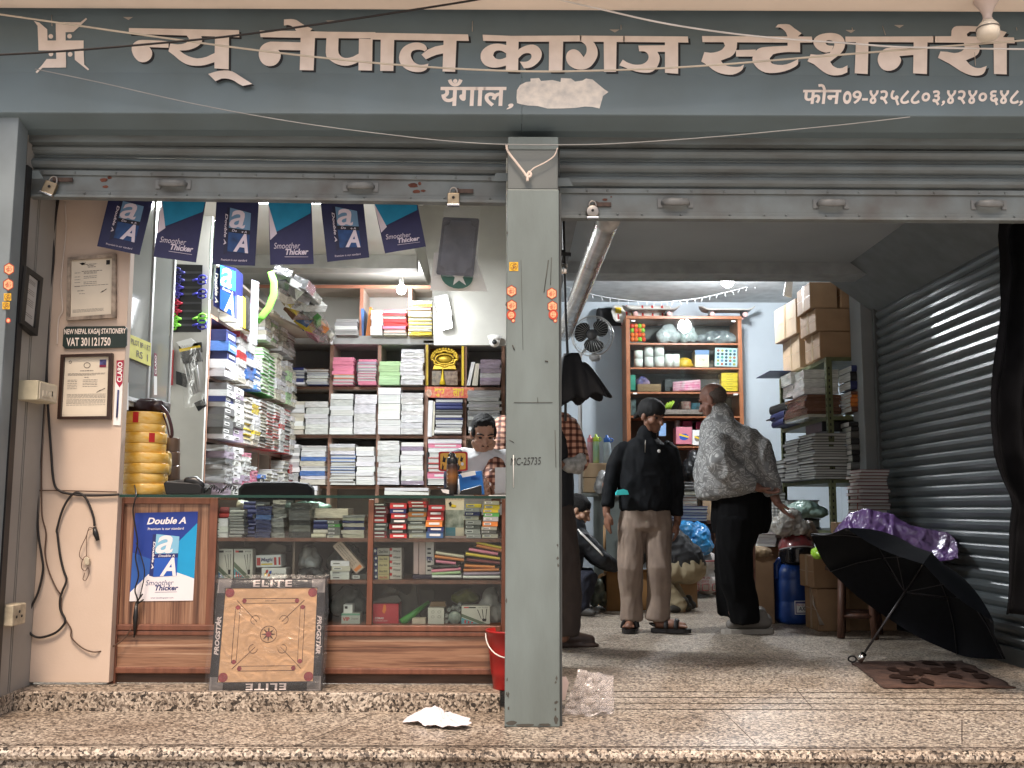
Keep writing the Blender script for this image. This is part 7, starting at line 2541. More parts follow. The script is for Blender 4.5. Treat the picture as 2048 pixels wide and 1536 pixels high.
# wooden stool with its load
cs=PZ(1722,1279,0)
sx=cs.y/2030
t=thing('wooden_stool',(cs.x+.06,cs.y+.17,0),'dark wooden stool half behind the open umbrella','stool')
WOODD=mat('stool_wood',(.10,.045,.028),.55,var=.25,scale=10,stretch=(4,4,1))
xl_,xr_=cs.x-35*sx,cs.x+26*sx
y0_,y1_=cs.y-.02,cs.y+.33
zs_=.43
tops=[]
for(x,y)in((xl_,y0_+.06),(xr_,y0_),(xl_+.10,y1_),(xr_+.14,y1_-.04)):
 b=MB()
 cx,cy=(xl_+xr_)/2+.04,(y0_+y1_)/2
 tp=Vector((x+(cx-x)*.18,y+(cy-y)*.18,zs_))
 b.tube([Vector((x,y,.002)),tp],[.026,.026],4)
 tops.append((Vector((x,y,0)),tp))
 b.build('leg',WOODD,t)
for i,j in((0,1),(1,3),(0,2),(2,3)):
 for q in(.35,.88):
  b=MB()
  b.tube([tops[i][0].lerp(tops[i][1],q),tops[j][0].lerp(tops[j][1],q)],.018,4)
  b.build('rail',WOODD,t)
b=MB()
b.box(xl_+.0,xr_+.13,y0_+.01,y1_+.02,zs_,zs_+.03)
b.build('seat',WOODD,t,bevel=.005)
# purple and green bags
pc=P(1770,1120,6.75)
t=thing('purple_plastic',pc,'shiny purple plastic sheet heaped over the stool by the side shutter','plastic sheet')
TPX=[(1636,1108),(1655,1080),(1676,1055),(1698,1034),(1725,1024),(1758,1026),(1790,1040),(1825,1054),(1860,1062),(1890,1068),(1908,1080),(1914,1100)]
def ppl(u,v):
 k=u*(len(TPX)-1)
 i=min(int(k),len(TPX)-2)
 x,y=(TPX[i][n]+(TPX[i+1][n]-TPX[i][n])*(k-i)for n in(0,1))
 yb=1112+26*math.sin(math.pi*min(1,u*1.1))-14*(1-u)+10*u
 Yd=7.05-.68*u**1.2
 q=Vector((u*6.5,v*2.2+u*1.5,3.3))
 e,e2=noise.voronoi(q*1.1)[0],noise.voronoi(q*2.7)[0]
 e3=noise.voronoi(q*6)[0]
 cr=.6-.6*(e[1]-e[0])-.25*(e2[1]-e2[0])-.10*(e3[1]-e3[0])+.5*noise.noise(q*.8)
 vv=max(0,(v-.35)/.65)
 bk=max(0,(.35-v)/.35)
 p=P(x+5*noise.noise(q*1.4),y+(yb-y)*vv+6*bk+4*noise.noise(q*2),Yd+.34*bk-.16*math.sin(vv*1.5))
 return p+Vector((-.02,-.085,.035))*cr
b=MB()
b.sheet(ppl,150,70)
b.build('sheet',mat('purple_film',(.17,.085,.27),.24,var=.35,scale=4,tint=(.115,.08,.125),spec=.8),t,thick=.002)
bag(1688,1740,1058,1090,6.55,.2,mat('lime_film',(.32,.60,.05),.22,var=.3,scale=12,tint=(.22,.35,.03)),'lime green plastic bag peeping over the umbrella',35,group='lime bags by the umbrella',amp=.022)
bag(1634,1675,1092,1116,6.75,.16,mat('lime_film',(.32,.60,.05)),'lime green plastic bag left of the umbrella tip',36,group='lime bags by the umbrella',amp=.02)
bag(1722,1745,1160,1186,6.62,.1,mat('lime_film',(.32,.60,.05)),'small lime plastic corner under the umbrella rim',37,group='lime bags by the umbrella',vox=.008,amp=.01)
# open umbrella resting on the floor
H=PZ(1718,1322,.02)
AX=Vector((.62,.15,.77)).normalized()
Cc=H+AX*.50
e1=AX.cross(Vector((0,1,0))).normalized()
e2=AX.cross(e1).normalized()
Ru=.60
t=thing('open_umbrella',H,'open black umbrella resting on its rim and handle on the floor','umbrella','black umbrellas')
b=MB()
NP,apex=8,Cc+AX*.22
def rimdir(a):
 return e1*math.cos(a)+e2*math.sin(a)
A0=math.atan2((P(1660,1084,6.0)-Cc).dot(e2),(P(1660,1084,6.0)-Cc).dot(e1))
b.smooth=True
for k in range(NP):
 def pan(u,v,k=k):
  a=A0+(k+u)*2*math.pi/NP
  sag=math.sin(math.pi*u)
  r=Ru*v*(math.cos(math.pi/NP)/math.cos((u-.5)*2*math.pi/NP))*(1-.02*sag*v)
  return apex+rimdir(a)*r-AX*(.22*v**2.0+.035*sag*(1-v)*0+.03*v*v)+AX*(-.02*sag*v)
 b.sheet(pan,8,12)
b.build('canopy',mat('umbrella_navy_black',(.005,.006,.009),.6,spec=.12,var=.2,scale=30),t)
b=MB()
for k in range(NP):
 a=A0+k*2*math.pi/NP
 pts=[apex+rimdir(a)*Ru*v*.985-AX*(.25*v**2+.008)for v in(0,.25,.5,.75,1)]
 b.tube(pts,.0028,5)
 b.tube([pts[2],Cc-AX*.02],.0025,5)
b.build('rib',mat('rib_dark',(.05,.05,.055),.4,metal=.5),t)
b=MB()
b.tube([H+AX*.05,apex+AX*.05],.0065,10)
b.build('shaft',mat('shaft_dark',(.06,.055,.055),.35,metal=.5),t)
b=MB()
b.tube([H+AX*.0,H+AX*.052],.0185,16)
b.build('grip',CHROME,t)
b=MB()
pts=[H+Vector((-.018-.022*(1-math.cos(a)),-.01,.012+.016*math.sin(a)))for a in[2*math.pi*i/12 for i in range(13)]]
b.tube(pts,.005,6,True,.6)
b.build('wrist_loop',BLACK,t)
# door mat
b=MB()
mm=[PZ(1702,1326,0),PZ(1925,1324,0),PZ(2032,1378,0),PZ(1768,1378,0)]
def mt(u,v):
 p=mm[3].lerp(mm[2],u).lerp(mm[0].lerp(mm[1],u),v)
 return p+Vector((.03*noise.noise(Vector((v*7,u*3,8)))*(1 if u<.1 or u>.9 else .2),.018*noise.noise(Vector((u*9,v*9,1))),.006+.006*noise.noise(Vector((u*7,v*5,2)))))
b.sheet(mt,24,12)
b.build('door_mat',mat('mat_brown',(.078,.041,.028),.95,var=.3,scale=11,tint=(.022,.010,.008),bump=.4,bscale=160),label='stained brown doormat on the granite by the umbrella handle',cat='mat',thick=.006)
b=MB()
for k in range(22):
 u0,v0,ru,rv=R.uniform(.08,.92),R.uniform(.1,.9),R.uniform(.02,.09),R.uniform(.04,.13)
 b.poly([mt(u0+ru*math.cos(a*.7)*R.uniform(.6,1.2),v0+rv*math.sin(a*.7)*R.uniform(.6,1.2))+Vector((0,0,.009))for a in range(9)])
b.build('wet_stain',mat('mat_wet',(.022,.011,.008),.6,spec=.2),bpy.data.objects['door_mat'])
# clear bag and paper on the floor
cb_=PZ(1175,1425,0)
t=thing('clear_bag',cb_,'crumpled clear plastic bag lying against the pillar foot on the right','plastic bag')
b=MB()
def cbag(u,v,k=0):
 q=Vector((u*4.5,v*4.5,4+k))
 e=noise.voronoi(q)[0]
 x=(1124+100*u)*(1-v)+(1158+71*u)*v+5*noise.noise(q)
 y=(1430-4*u)*(1-v)+(1337+16*u)*v+5*noise.noise(q+Vector((3,3,3)))
 return P(x,y,4.34+.11*v+.05*k)+Vector((0,-.07*(e[1]-e[0])*math.sin(math.pi*v)**.5-.03*math.sin(math.pi*u),0))
b.sheet(cbag,26,24,False)
b.sheet(lambda u,v:cbag(u,v,1),20,20,False)
b.build('film',glass('floor_bag_film',(.93,.92,.92),.9,.22,(.76,.70,.68),.16,crease=.12),t)
b=MB()
b.pprism([(1122,1354),(1132,1353),(1138,1366),(1130,1400),(1122,1402)],4.46,.003)
b.build('pink_paper',mat('paper_pink',(.66,.52,.48),.7),label='pinkish paper standing between pillar and clear bag',cat='paper')
paper_litter((1292,1222),0,.16,.1,.004,WHITEP,'white sheet lying on the floor beside the opened carton',5)
# black cloth hanging at the right edge
t=thing('black_curtain',P(2030,445,4.62),'black cloth bundle hanging in the right corner of the doorway','cloth')
ed=[(2003,440),(2000,470),(2005,540),(2004,600),(1996,690),(1986,780),(1986,850),(1992,905),(2010,960),(2026,1010),(2024,1080),(2022,1160),(2018,1230)]
def edge(v):
 q=v*(len(ed)-1)
 i=min(int(q),len(ed)-2)
 return ed[i][0]+(ed[i+1][0]-ed[i][0])*(q-i),ed[i][1]+(ed[i+1][1]-ed[i][1])*(q-i)
b=MB()
def cur(u,v):
 ex,ey=edge(v)
 w=1.0+.10*math.sin(v*9)
 p=P(ex+130*u,ey,4.66)
 return p+Vector((0,-.045*math.sin(u*17+v*3)*min(1,u*6)-.03*noise.noise(Vector((u*5,v*9,1)))+.02,0))
b.sheet(cur,40,60)
b.build('cloth',mat('black_cloth',(.006,.006,.007),.85,spec=.08,var=.3,scale=9),t,thick=.006)
# left table with cartons and bottles
boxcarton(P(1168,960,9.0).x,P(1216,960,9.0).x,9.0,9.3,P(1190,955,9.0).z,P(1190,926,9.0).z,'upper carton under the coloured bottles',m=CARDL,group='cartons on the left table')
boxcarton(P(1168,960,9.0).x,P(1214,960,9.0).x,9.0,9.3,P(1190,985,9.0).z,P(1190,956,9.0).z,'lower carton under the coloured bottles',m=CARDL,group='cartons on the left table')
zt9=P(1190,986,9.0).z
t=thing('side_table',(P(1200,990,9.1).x,9.15,0),'grey green table below the bottles behind the capped man','table')
b=MB()
b.box(P(1150,990,8.9).x,P(1262,990,8.9).x,8.9,9.4,zt9-.03,zt9-.002)
b.build('top',mat('table_grey',(.22,.24,.22),.5),t)
b=MB()
b.box(P(1187,990,8.95).x,P(1240,990,8.95).x,8.95,8.98,0.02,zt9-.03)
b.build('modesty_panel',mat('table_panel',(.20,.23,.22),.5,var=.1),t)
for x in(P(1150,990,8.9).x+.03,P(1262,990,8.9).x-.03):
 b=MB()
 b.box(x-.02,x+.02,8.92,8.96,0,zt9-.03)
 b.build('leg',mat('table_leg_green',(.03,.12,.09),.5),t)
zc9=P(1190,926,9.05).z
def sport_bottle(px,w,yt,m,lid,label):
 c=Vector((P(px,900,9.1).x,9.1,zc9))
 r=w*9.1/2030/2
 h=P(px,yt,9.1).z-zc9
 t=thing('drink_bottle',c,label,'bottle','coloured bottles on the cartons')
 b=MB()
 b.lathe([(.001,0),(r*.95,0),(r,.01),(r,h*.62),(r*.8,h*.74),(r*.75,h*.76)],c,20)
 b.build('body',m,t)
 b=MB()
 b.lathe([(r*.8,h*.74),(r*.85,h*.76),(r*.85,h*.88),(r*.4,h*.92),(r*.35,h),(.001,h)],c,20)
 pts=[c+Vector((r*.8+r*.7*math.sin(a),0,h*.82+h*.07*math.cos(a)))for a in[math.pi*i/8 for i in range(9)]]
 b.tube(pts,.006,6)
 b.build('lid',lid,t)
sport_bottle(1180,13,870,mat('bottle_pink',(.52,.30,.34),.3,var=.2),mat('lid_pink',(.72,.25,.28),.4),'pink sports bottle on the cartons at the left')
sport_bottle(1192,14,868,mat('bottle_teal',(.20,.42,.32),.3,var=.3,scale=5,tint=(.5,.45,.08)),mat('lid_lime',(.45,.62,.05),.4),'teal and yellow sports bottle with lime lid')
sport_bottle(1214,16,870,mat('bottle_clear',(.42,.50,.54),.15,var=.2),mat('lid_blue2',(.03,.14,.5),.4),'clear water bottle with a blue cap')
bag(1192,1222,938,990,8.85,.18,mat('grey_plastic_bag',(.36,.36,.36),.3,var=.4,scale=14,tint=(.18,.18,.18)),'grey plastic bags hanging off the left table',41,amp=.02)
b=MB()
b.tube([P(1209,1050,8.8),P(1209,1112,8.8)],.012,8)
b.build('wooden_stick',mat('stick_tan',(.42,.25,.12),.6),label='wooden stick standing in front of the left table',cat='stick')
# opened carton on floor, worked on by the crouching man
cx_=PZ(1240,1222,0)
t=thing('cardboard_box',cx_,'opened brown carton on the floor under the crouching man hands','carton','cartons on the shop floor')
b=MB()
x0_,x1_=P(1213,1180,cx_.y).x,P(1296,1180,cx_.y).x
zt8=P(1250,1143,cx_.y).z
b.box(x0_,x1_,cx_.y,cx_.y+.4,0,zt8)
b.build('carton',mat('carton_amber',(.30,.155,.055),.75,var=.12,scale=5),t,bevel=.006)
b=MB()
b.sheet(lambda u,v:Vector((x0_-.002-.12*u,cx_.y+.02+.36*v,zt8-.03-.16*u*u)),4,2)
b.sheet(lambda u,v:Vector((x0_+(x1_-x0_)*u,cx_.y+.004-.06*v,zt8+.02*v)),4,2)
b.build('flap',mat('carton_amber_in',(.34,.19,.08),.8),t,thick=.004)
bag(1182,1215,1158,1212,8.62,.15,mat('green_grey_bag',(.16,.18,.14),.3,var=.4,scale=14),'grey green plastic bag left of the opened carton',42,amp=.02)
boxcarton(P(1362,1180,9.0).x,P(1395,1180,9.0).x,9.0,9.25,0,P(1380,1140,9).z,'small brown carton behind the crouching person in khaki',group='cartons on the shop floor',tape=False)
# white sack and blue bag, files behind
bag(1362,1440,1104,1192,10.0,.35,mat('sack_white',(.52,.48,.44),.6,var=.2,scale=7,tint=(.40,.34,.31)),'white woven sack with red printing behind the big man',43,cat='sack',name='woven_sack',shape=((.3,.28,.33),(.7,.28,.33),(.5,.6,.42),(.3,.75,.3),(.7,.75,.3)),amp=.014,sc=6)
b=MB()
b.ptext('SUPERCEM UN',1382,1153,1420,1158,9.83,bold=.01)
b.ptext('HYPEL - 20X10',1382,1160,1418,1165,9.83,bold=.01)
b.m=0
for k in range(3):
 x=1385+k*20
 for(xa,ya,xb,yb)in((x,1168,x+13,1168),(x,1181,x+13,1181),(x,1168,x,1181),(x+13,1168,x+13,1181)):
  b.tube([P(xa,ya,9.83),P(xb,yb,9.83)],.004,4)
b.tube([P(1395,1123,9.86),P(1432,1122,9.86)],.006,4)
b.build('sack_print',mat('sack_red',(.30,.05,.05),.6),bpy.data.objects['woven_sack'])
bag(1360,1428,1040,1108,9.85,.35,mat('bag_blue',(.02,.15,.38),.22,var=.3,scale=7,tint=(.04,.26,.52),spec=.8),'shiny blue plastic bag on the white sack',44,shape=((.3,.6,.34),(.6,.45,.4),(.35,.3,.33),(.75,.25,.3)),amp=.035,sc=6)
t=thing('back_desk',(P(1390,1042,9.9).x,10.2,0),'low dark desk of files in front of the cupboard','desk')
zd_=P(1390,1042,10.0).z
b=MB()
b.box(P(1322,1042,10).x,P(1445,1042,10).x,10.25,10.7,zd_-.03,zd_)
b.build('top',WOODD,t)
for x in(P(1325,1042,10).x,P(1443,1042,10).x):
 b=MB()
 b.box(x-.02,x+.02,10.3,10.65,0,zd_-.03)
 b.build('leg',WOODD,t)
S(1338,1412,1012,1042,10.28,5,'book',[4,3],'the navy file pile on the back desk',.25,'files on the back desk')
S(1340,1392,984,1012,10.28,5,'book',[10,13,3],'the pale file pile on the back desk',.25,'files on the back desk',rot=.15)
S(1340,1404,964,983,10.3,3,'spine',[3,2,3],'the black file pile on the back desk',.25,'files on the back desk',rot=.2)
boxcarton(P(1407,1020,10.2).x,P(1440,1020,10.2).x,10.26,10.5,zd_+.001,P(1420,985,10.2).z,'tan carton on the back desk behind the big man',m=CARDL,group='cartons on the shop floor')
bag(1368,1412,895,963,10.5,.2,mat('black_bag2',(.012,.012,.013),.4),'black bag on the files between the two standing men',45,cat='bag',name='black_bag',amp=.01)
# ---------------------------------------------------------------- people
SKIN=mat('skin_brown',(.20,.095,.06),.5,var=.1,scale=20,spec=.4)
SKIN2=mat('skin_light_brown',(.40,.23,.155),.5,var=.1,scale=20)
SKIN3=mat('skin_reddish',(.27,.135,.10),.5,var=.15,scale=20)
HAIR=mat('hair_black',(.014,.013,.013),.75,var=.3,scale=90,bump=.6,bscale=150,spec=.2)
V=Vector
def fold(amp,sc=10,ani=(1,1,.45),seed=0):
 def fn(p,n):
  q=V((p.x*ani[0],p.y*ani[1],p.z*ani[2]))*sc+V((seed*3.3,seed,seed*7))
  q+=V((noise.noise(q*.7),noise.noise(q*.7+V((5,5,5))),0))*.8
  return p+n*amp*(.8-2*abs(noise.noise(q))+.4*(.8-2.2*abs(noise.noise(q*2.2+V((1,2,3)))))+.12*noise.noise(q*5))
 return fn
def loft(b,rings,n=20):
 b.ring_tube([[V(c)+V((rx*math.cos(2*math.pi*j/n),ry*math.sin(2*math.pi*j/n),tl*math.cos(2*math.pi*j/n)))for j in range(n)]for c,rx,ry,tl in rings])
def head(b,c,f,k=1.0,up=V((0,0,1))):
 f=V(f).normalized()
 r=f.cross(up).normalized()
 u=r.cross(f).normalized()
 M=Matrix((r,f,u)).transposed()
 L=lambda x,y,z:V(c)+M@V((x*k,y*k,z*k))
 b.ell(L(0,-.008,.03),(.073*k,.094*k,.085*k),M)
 b.ell(L(0,.022,-.035),(.060*k,.070*k,.082*k),M)
 b.ell(L(0,.055,-.088),(.032*k,.030*k,.026*k),M)
 for s in(-1,1):
  b.ell(L(s*.038,.058,-.028),(.026*k,.026*k,.026*k),M)
  b.limb([L(s*.014,.084,.022),L(s*.048,.072,.020)],[.012*k,.010*k],8)
  b.ell(L(s*.076,-.008,-.012),(.011*k,.020*k,.032*k),M)
  b.limb([L(s*.062,.03,-.05),L(s*.04,.05,-.085)],[.02*k,.02*k],8)
 b.limb([L(0,.088,.010),L(0,.104,-.022),L(0,.110,-.034)],[.009*k,.012*k,.015*k],8)
 b.limb([L(-.020,.088,-.030),L(.020,.088,-.030)],[.010*k,.010*k],8)
 b.limb([L(-.022,.084,-.060),L(0,.092,-.058),L(.022,.084,-.060)],[.006*k,.009*k,.006*k],8)
 b.limb([L(-.018,.082,-.070),L(0,.089,-.070),L(.018,.082,-.070)],[.006*k,.009*k,.006*k],8)
 return L,M
def face_parts(t,L,M,k=1.0,brow=True):
 b=MB()
 for s in(-1,1):
  b.ell(L(s*.031,.078,.002),(.012*k,.008*k,.0065*k),M,10,6)
 b.build('eye',INK,t)
 if brow:
  b=MB()
  for s in(-1,1):
   b.limb([L(s*.014,.097,.026),L(s*.034,.092,.031),L(s*.052,.078,.026)],[.004*k,.005*k,.003*k],6)
  b.build('eyebrow',HAIR,t)
def hand(b,w,d,pn,th,k=1.0,curl=.5,spread=.12):
 """palm at wrist w along d, palm normal pn, thumb on side th"""
 d,th=V(d).normalized(),V(th).normalized()
 pn=V(pn).normalized()
 s=.085*k
 M=Matrix((th,d,pn)).transposed()
 b.ell(V(w)+d*s*.55,(.040*k,.055*k,.016*k),M)
 b.limb([V(w)-d*.03,V(w)+d*.02],[.026*k,.026*k],10)
 for i,(o,l)in enumerate(((.030,.070),(.010,.080),(-.010,.074),(-.029,.058))):
  base=V(w)+d*s*.95+th*o*k
  q=[base-d*.012]
  dd=(d+th*o*spread*20*.3).normalized()
  a=0
  for seg in(.42,.32,.26):
   a+=curl*(.35+.35*i/3)
   q.append(q[-1]+(dd*math.cos(a)+pn*math.sin(a))*(l*seg*k+(.012 if seg==.42 else 0)))
  b.limb(q,[.0105*k,.0095*k,.0085*k,.0075*k],8)
 p0=V(w)+d*s*.25+th*.028*k
 b.limb([p0,p0+(d*.6+th*.6+pn*.3).normalized()*.035*k,p0+(d*.9+th*.35+pn*.4).normalized()*.068*k],[.014*k,.012*k,.0095*k],8)
def shoe(b,heel,toe,w=.045,h=.07,anklez=.10):
 heel,toe=V(heel),V(toe)
 d=(toe-heel).normalized()
 b.limb([heel+V((0,0,w*.8)),heel.lerp(toe,.45)+V((0,0,w*.75)),toe-d*w+V((0,0,w*.62))],[w*.82,w*.88,w*.62],12)
 b.limb([heel+d*.03+V((0,0,w)),heel+d*.035+V((0,0,anklez))],[w*.85,w*.75],10)
def sole(b,heel,toe,w=.05,h=.022):
 heel,toe=V(heel),V(toe)
 d=(toe-heel).normalized()
 r=V((d.y,-d.x,0)).normalized()
 L_=(toe-heel).length
 out=[(0,.6),(.04,.85),(.15,.92),(.4,.8),(.65,1.0),(.85,.9),(.96,.55),(1.0,.2)]
 ring=[heel+d*L_*u+r*w*q for u,q in out]+[heel+d*L_*u-r*w*q for u,q in out[::-1]]
 n=len(ring)
 b.add(ring+[p+V((0,0,h))for p in ring],[tuple(range(n)),tuple(range(2*n-1,n-1,-1))]+[(i,i+n,(i+1)%n+n,(i+1)%n)for i in range(n)])
def core(b,pts):
 """slim inner body so that head, hands and feet are one surface"""
 for seq,r in pts:
  b.limb(seq,[r]*len(seq),8)
# --- man in a black jacket and backward cap, walking
Y1=7.24
q=lambda x,y,dy=0.:P(x,y,Y1+dy)
t=thing('person',PZ(1290,1264,0),'man in black jacket, beige trousers and backward black cap walking toward the street','person')
b=MB()
L,M=head(b,q(1303,832,-.02),(.62,-.72,-.28),.98)
hl,hr=q(1213,1024,-.06),q(1355,1040,-.02)
core(b,[([q(1293,866),q(1288,900),q(1290,1000)],.05),([q(1290,905),q(1236,905),q(1212,970,-.02),hl],.028),([q(1290,905),q(1345,905),q(1358,970),hr],.028)])
hand(b,hl,(.02,-.1,-1),(.5,.75,0),(.4,-.9,0),1.0,.55)
hand(b,hr,(-.05,-.2,-1),(-.5,.75,0),(-.4,-.9,0),1.0,.6)
f1h,f1t=PZ(1264,1252,.03),PZ(1254,1266,.025)
f1t=f1h+V((-.05,-.21,0))
f2h,f2t=q(1312,1256,-.05),q(1374,1258,-.13)
core(b,[([q(1290,1000),q(1266,1030),q(1262,1130,-.03),q(1263,1230,.02)],.035),([q(1290,1000),q(1315,1030),q(1320,1130,-.06),q(1322,1228,-.02)],.035)])
for h_,tt in((f1h,f1t),(f2h,f2t)):
 d_=(tt-h_).normalized()
 b.limb([h_+V((0,0,.08)),h_+V((0,0,.03))+d_*.01,h_+d_*.12+V((0,0,.03)),h_+d_*.19+V((0,0,.02))],[.036,.036,.036,.026],10)
 r_=V((d_.y,-d_.x,0))
 for i in range(5):
  b.limb([h_+d_*.18+r_*(.03-.015*i)+V((0,0,.02)),h_+d_*(.222-.006*i)+r_*(.034-.017*i)+V((0,0,.016))],[.010,.009],8)
remesh(b,'body',SKIN,t,.0055,2)
face_parts(t,L,M)
b=MB()
capM=M
b.ell(L(0,-.012,.052),(.088,.106,.078),M,20,12)
b.ell(L(0,-.03,.03),(.086,.090,.07),M,20,12)
b.limb([L(-.04,-.10,.0),L(0,-.145,-.03),L(.04,-.10,.0)],[.02,.024,.02],10,.5)
b.limb([L(-.02,-.12,-.01),L(0,-.165,-.045),L(.02,-.12,-.01)],[.02,.02,.02],10,.4)
remesh(b,'cap',mat('cap_black',(.010,.010,.011),.8,var=.2),t,.007,3,fold(.002,20))
JK=mat('jacket_black',(.009,.010,.012),.75,var=.25,scale=14,spec=.12)
b=MB()
ty=lambda x,y:q(x,y)
loft(b,[(q(1291,876),.06,.06,0),(q(1290,882),.11,.08,0),(q(1290,892),.155,.10,0),(q(1290,906),.172,.112,0),(q(1290,925),.182,.122,0),(q(1291,960),.195,.13,0),(q(1292,1000),.19,.13,0),(q(1292,1016),.192,.13,0),(q(1292,1023),.175,.12,0)])
b.tube([q(1258,892),q(1243,902),q(1228,935,-.01),q(1219,972,-.01),q(1215,1014,-.05)],[.05,.056,.054,.05,.042],14)
b.tube([q(1326,892),q(1340,902),q(1349,935),q(1354,972),q(1354,1032,-.02)],[.05,.056,.054,.05,.042],14)
b.limb([q(1293,868),q(1291,884)],[.066,.075])
jk=remesh(b,'jacket',JK,t,.008,12,fold(.009,8,(1,1,.5),2))
b=MB()
b.tube([q(1291,880,-.155),q(1290,905,-.14)],.003,5)
b.build('zip',STEEL,jk)
b=MB()
b.ell(q(1318,902,-.135),(.012,.005,.012),nu=8,nv=6)
b.build('chest_badge',WHITE,jk)
b=MB()
b.pprism([(1232,990),(1233,984),(1237,980),(1247,978),(1255,981),(1258,989)],Y1-.175,.06)
b.build('cyan_cloth',mat('cyan_cloth',(.05,.62,.62),.5,var=.05),t)
TR=mat('trousers_beige',(.235,.175,.135),.8,var=.12,scale=9,tint=(.17,.125,.10))
b=MB()
loft(b,[(q(1291,1012),.165,.115,0),(q(1291,1030),.178,.125,0),(q(1291,1055),.18,.13,0),(q(1291,1062),.15,.11,0)])
b.tube([q(1268,1040),q(1262,1085,-.02),q(1261,1135,-.04),q(1262,1190,.0),q(1263,1240,.0)],[.105,.096,.085,.075,.078],14)
b.tube([q(1314,1040),q(1316,1085,-.03),q(1319,1135,-.07),q(1318,1190,-.04),q(1315,1240,-.04)],[.105,.096,.085,.075,.080],14)
remesh(b,'trousers',TR,t,.008,4,fold(.009,9,(1,1,.28),4))
SAN=mat('sandal_black',(.014,.012,.012),.5)
for h_,tt in((f1h,f1t),(f2h,f2t)):
 b=MB()
 d_=(tt-h_).normalized()
 sole(b,h_-d_*.03-V((0,0,.026)),h_+d_*.245-V((0,0,.026)),.052,.026)
 r_=V((d_.y,-d_.x,0))
 for u in(.08,.15):
  pts=[h_+d_*u+r_*.048*math.cos(a)+V((0,0,.0+.062*math.sin(a)))for a in[math.pi*i/10 for i in range(11)]]
  b.tube(pts,.016,8,True,.35)
 b.tube([h_+d_*.0+r_*.045+V((0,0,.02)),h_-d_*.04+V((0,0,.03)),h_-r_*.045+V((0,0,.02))],.009,8)
 b.build('sandal',SAN,t)
# --- heavy man in a patterned shirt, back three quarters to us, hands behind
Y2=7.12
q=lambda x,y,dy=0.:P(x,y,Y2+dy)
t=thing('person',PZ(1487,1268,0),'heavy bald man in grey patterned shirt and black trousers, hands behind his back','person')
b=MB()
L,M=head(b,q(1426,800,.02),(-.72,.50,-.30),1.04,V((-.15,.1,1)).normalized())
hA,hB=q(1515,975,-.20),q(1553,1002,-.16)
core(b,[([q(1436,830),q(1460,870),q(1480,985)],.06),([q(1470,880),q(1525,890),q(1540,950),hB],.03),([q(1470,880),q(1430,880,.1),q(1500,962,-.1),hA],.03),([q(1436,826,.01),q(1450,850)],.062)])
hand(b,hA,(.75,-.2,-.35),(.2,-.3,.9),(-.2,-.9,0),1.0,.7)
hand(b,hB,(.55,-.1,-.85),(.6,-.1,.5),(-.1,-1,0),1.05,.45)
core(b,[([q(1480,985),q(1470,1050),q(1468,1225)],.04),([q(1480,985),q(1500,1050,.05),q(1500,1225,.08)],.04)])
remesh(b,'body',SKIN3,t,.0055,2)
face_parts(t,L,M)
b=MB()
b.ell(L(0,-.016,.022),(.0755,.094,.080),M,20,12)
remesh(b,'cropped_hair',mat('hair_grey_stubble',(.13,.105,.095),.7,var=.3,scale=120),t,.006,2,lambda p,n:p)
def paisley():
 m=mat('shirt_paisley',(.34,.34,.33),.75,var=.1)
 N,K=m.node_tree.nodes,m.node_tree.links
 tc=N.new('ShaderNodeTexCoord')
 nz=N.new('ShaderNodeTexNoise')
 nz.inputs['Scale'].default_value,nz.inputs['Detail'].default_value,nz.inputs['Distortion'].default_value=12,1.5,1.4
 K.new(tc.outputs['Object'],nz.inputs['Vector'])
 w=N.new('ShaderNodeMath')
 w.operation='MULTIPLY'
 w.inputs[1].default_value=22
 K.new(nz.outputs[0],w.inputs[0])
 s_=N.new('ShaderNodeMath')
 s_.operation='SINE'
 K.new(w.outputs[0],s_.inputs[0])
 r=_ramp(N,[(.0,(.16,.16,.16)),(.4,(.25,.25,.25)),(.66,(.50,.50,.485)),(.9,(.22,.22,.22))])
 mr=N.new('ShaderNodeMapRange')
 mr.inputs[1].default_value,mr.inputs[2].default_value=-1,1
 K.new(s_.outputs[0],mr.inputs[0])
 K.new(mr.outputs[0],r.inputs[0])
 K.new(r.outputs[0],N['Principled BSDF'].inputs['Base Color'])
 return m
b=MB()
loft(b,[(q(1443,832,.0),.075,.075,-.02),(q(1449,845),.14,.12,-.03),(q(1462,862),.22,.15,-.03),(q(1470,890),.25,.18,-.02),(q(1471,920),.275,.21,0),(q(1468,950),.28,.23,.0),(q(1463,972),.26,.23,.015),(q(1462,988),.235,.21,.025),(q(1465,994),.20,.18,.02)])
b.tube([q(1494,872,-.03),q(1520,900,-.09),q(1534,945,-.13),q(1548,988,-.16)],[.08,.088,.076,.058],14)
b.tube([q(1432,885,-.12),q(1440,925,-.22),q(1480,962,-.24),q(1506,972,-.21)],[.10,.095,.08,.062],14)
b.limb([q(1438,825,.01),q(1444,838)],[.075,.085])
remesh(b,'shirt',paisley(),t,.009,12,fold(.012,5,(1,1,.9),6))
b=MB()
TB=mat('trousers_black',(.0045,.0045,.005),.85,spec=.1,var=.15)
loft(b,[(q(1482,984),.19,.17,0),(q(1482,1000),.205,.185,0),(q(1482,1040),.205,.19,0),(q(1480,1065),.185,.17,0)])
b.tube([q(1474,1040,-.05),q(1468,1100,-.06),q(1472,1160,-.04),q(1484,1195,-.02),q(1490,1243,-.0)],[.15,.125,.115,.105,.100],14)
b.tube([q(1480,1040,.08),q(1466,1110,.10),q(1464,1180,.12),q(1466,1228,.14)],[.15,.125,.112,.100],14)
remesh(b,'trousers',TB,t,.009,4,fold(.008,8,(1,1,.22),8))
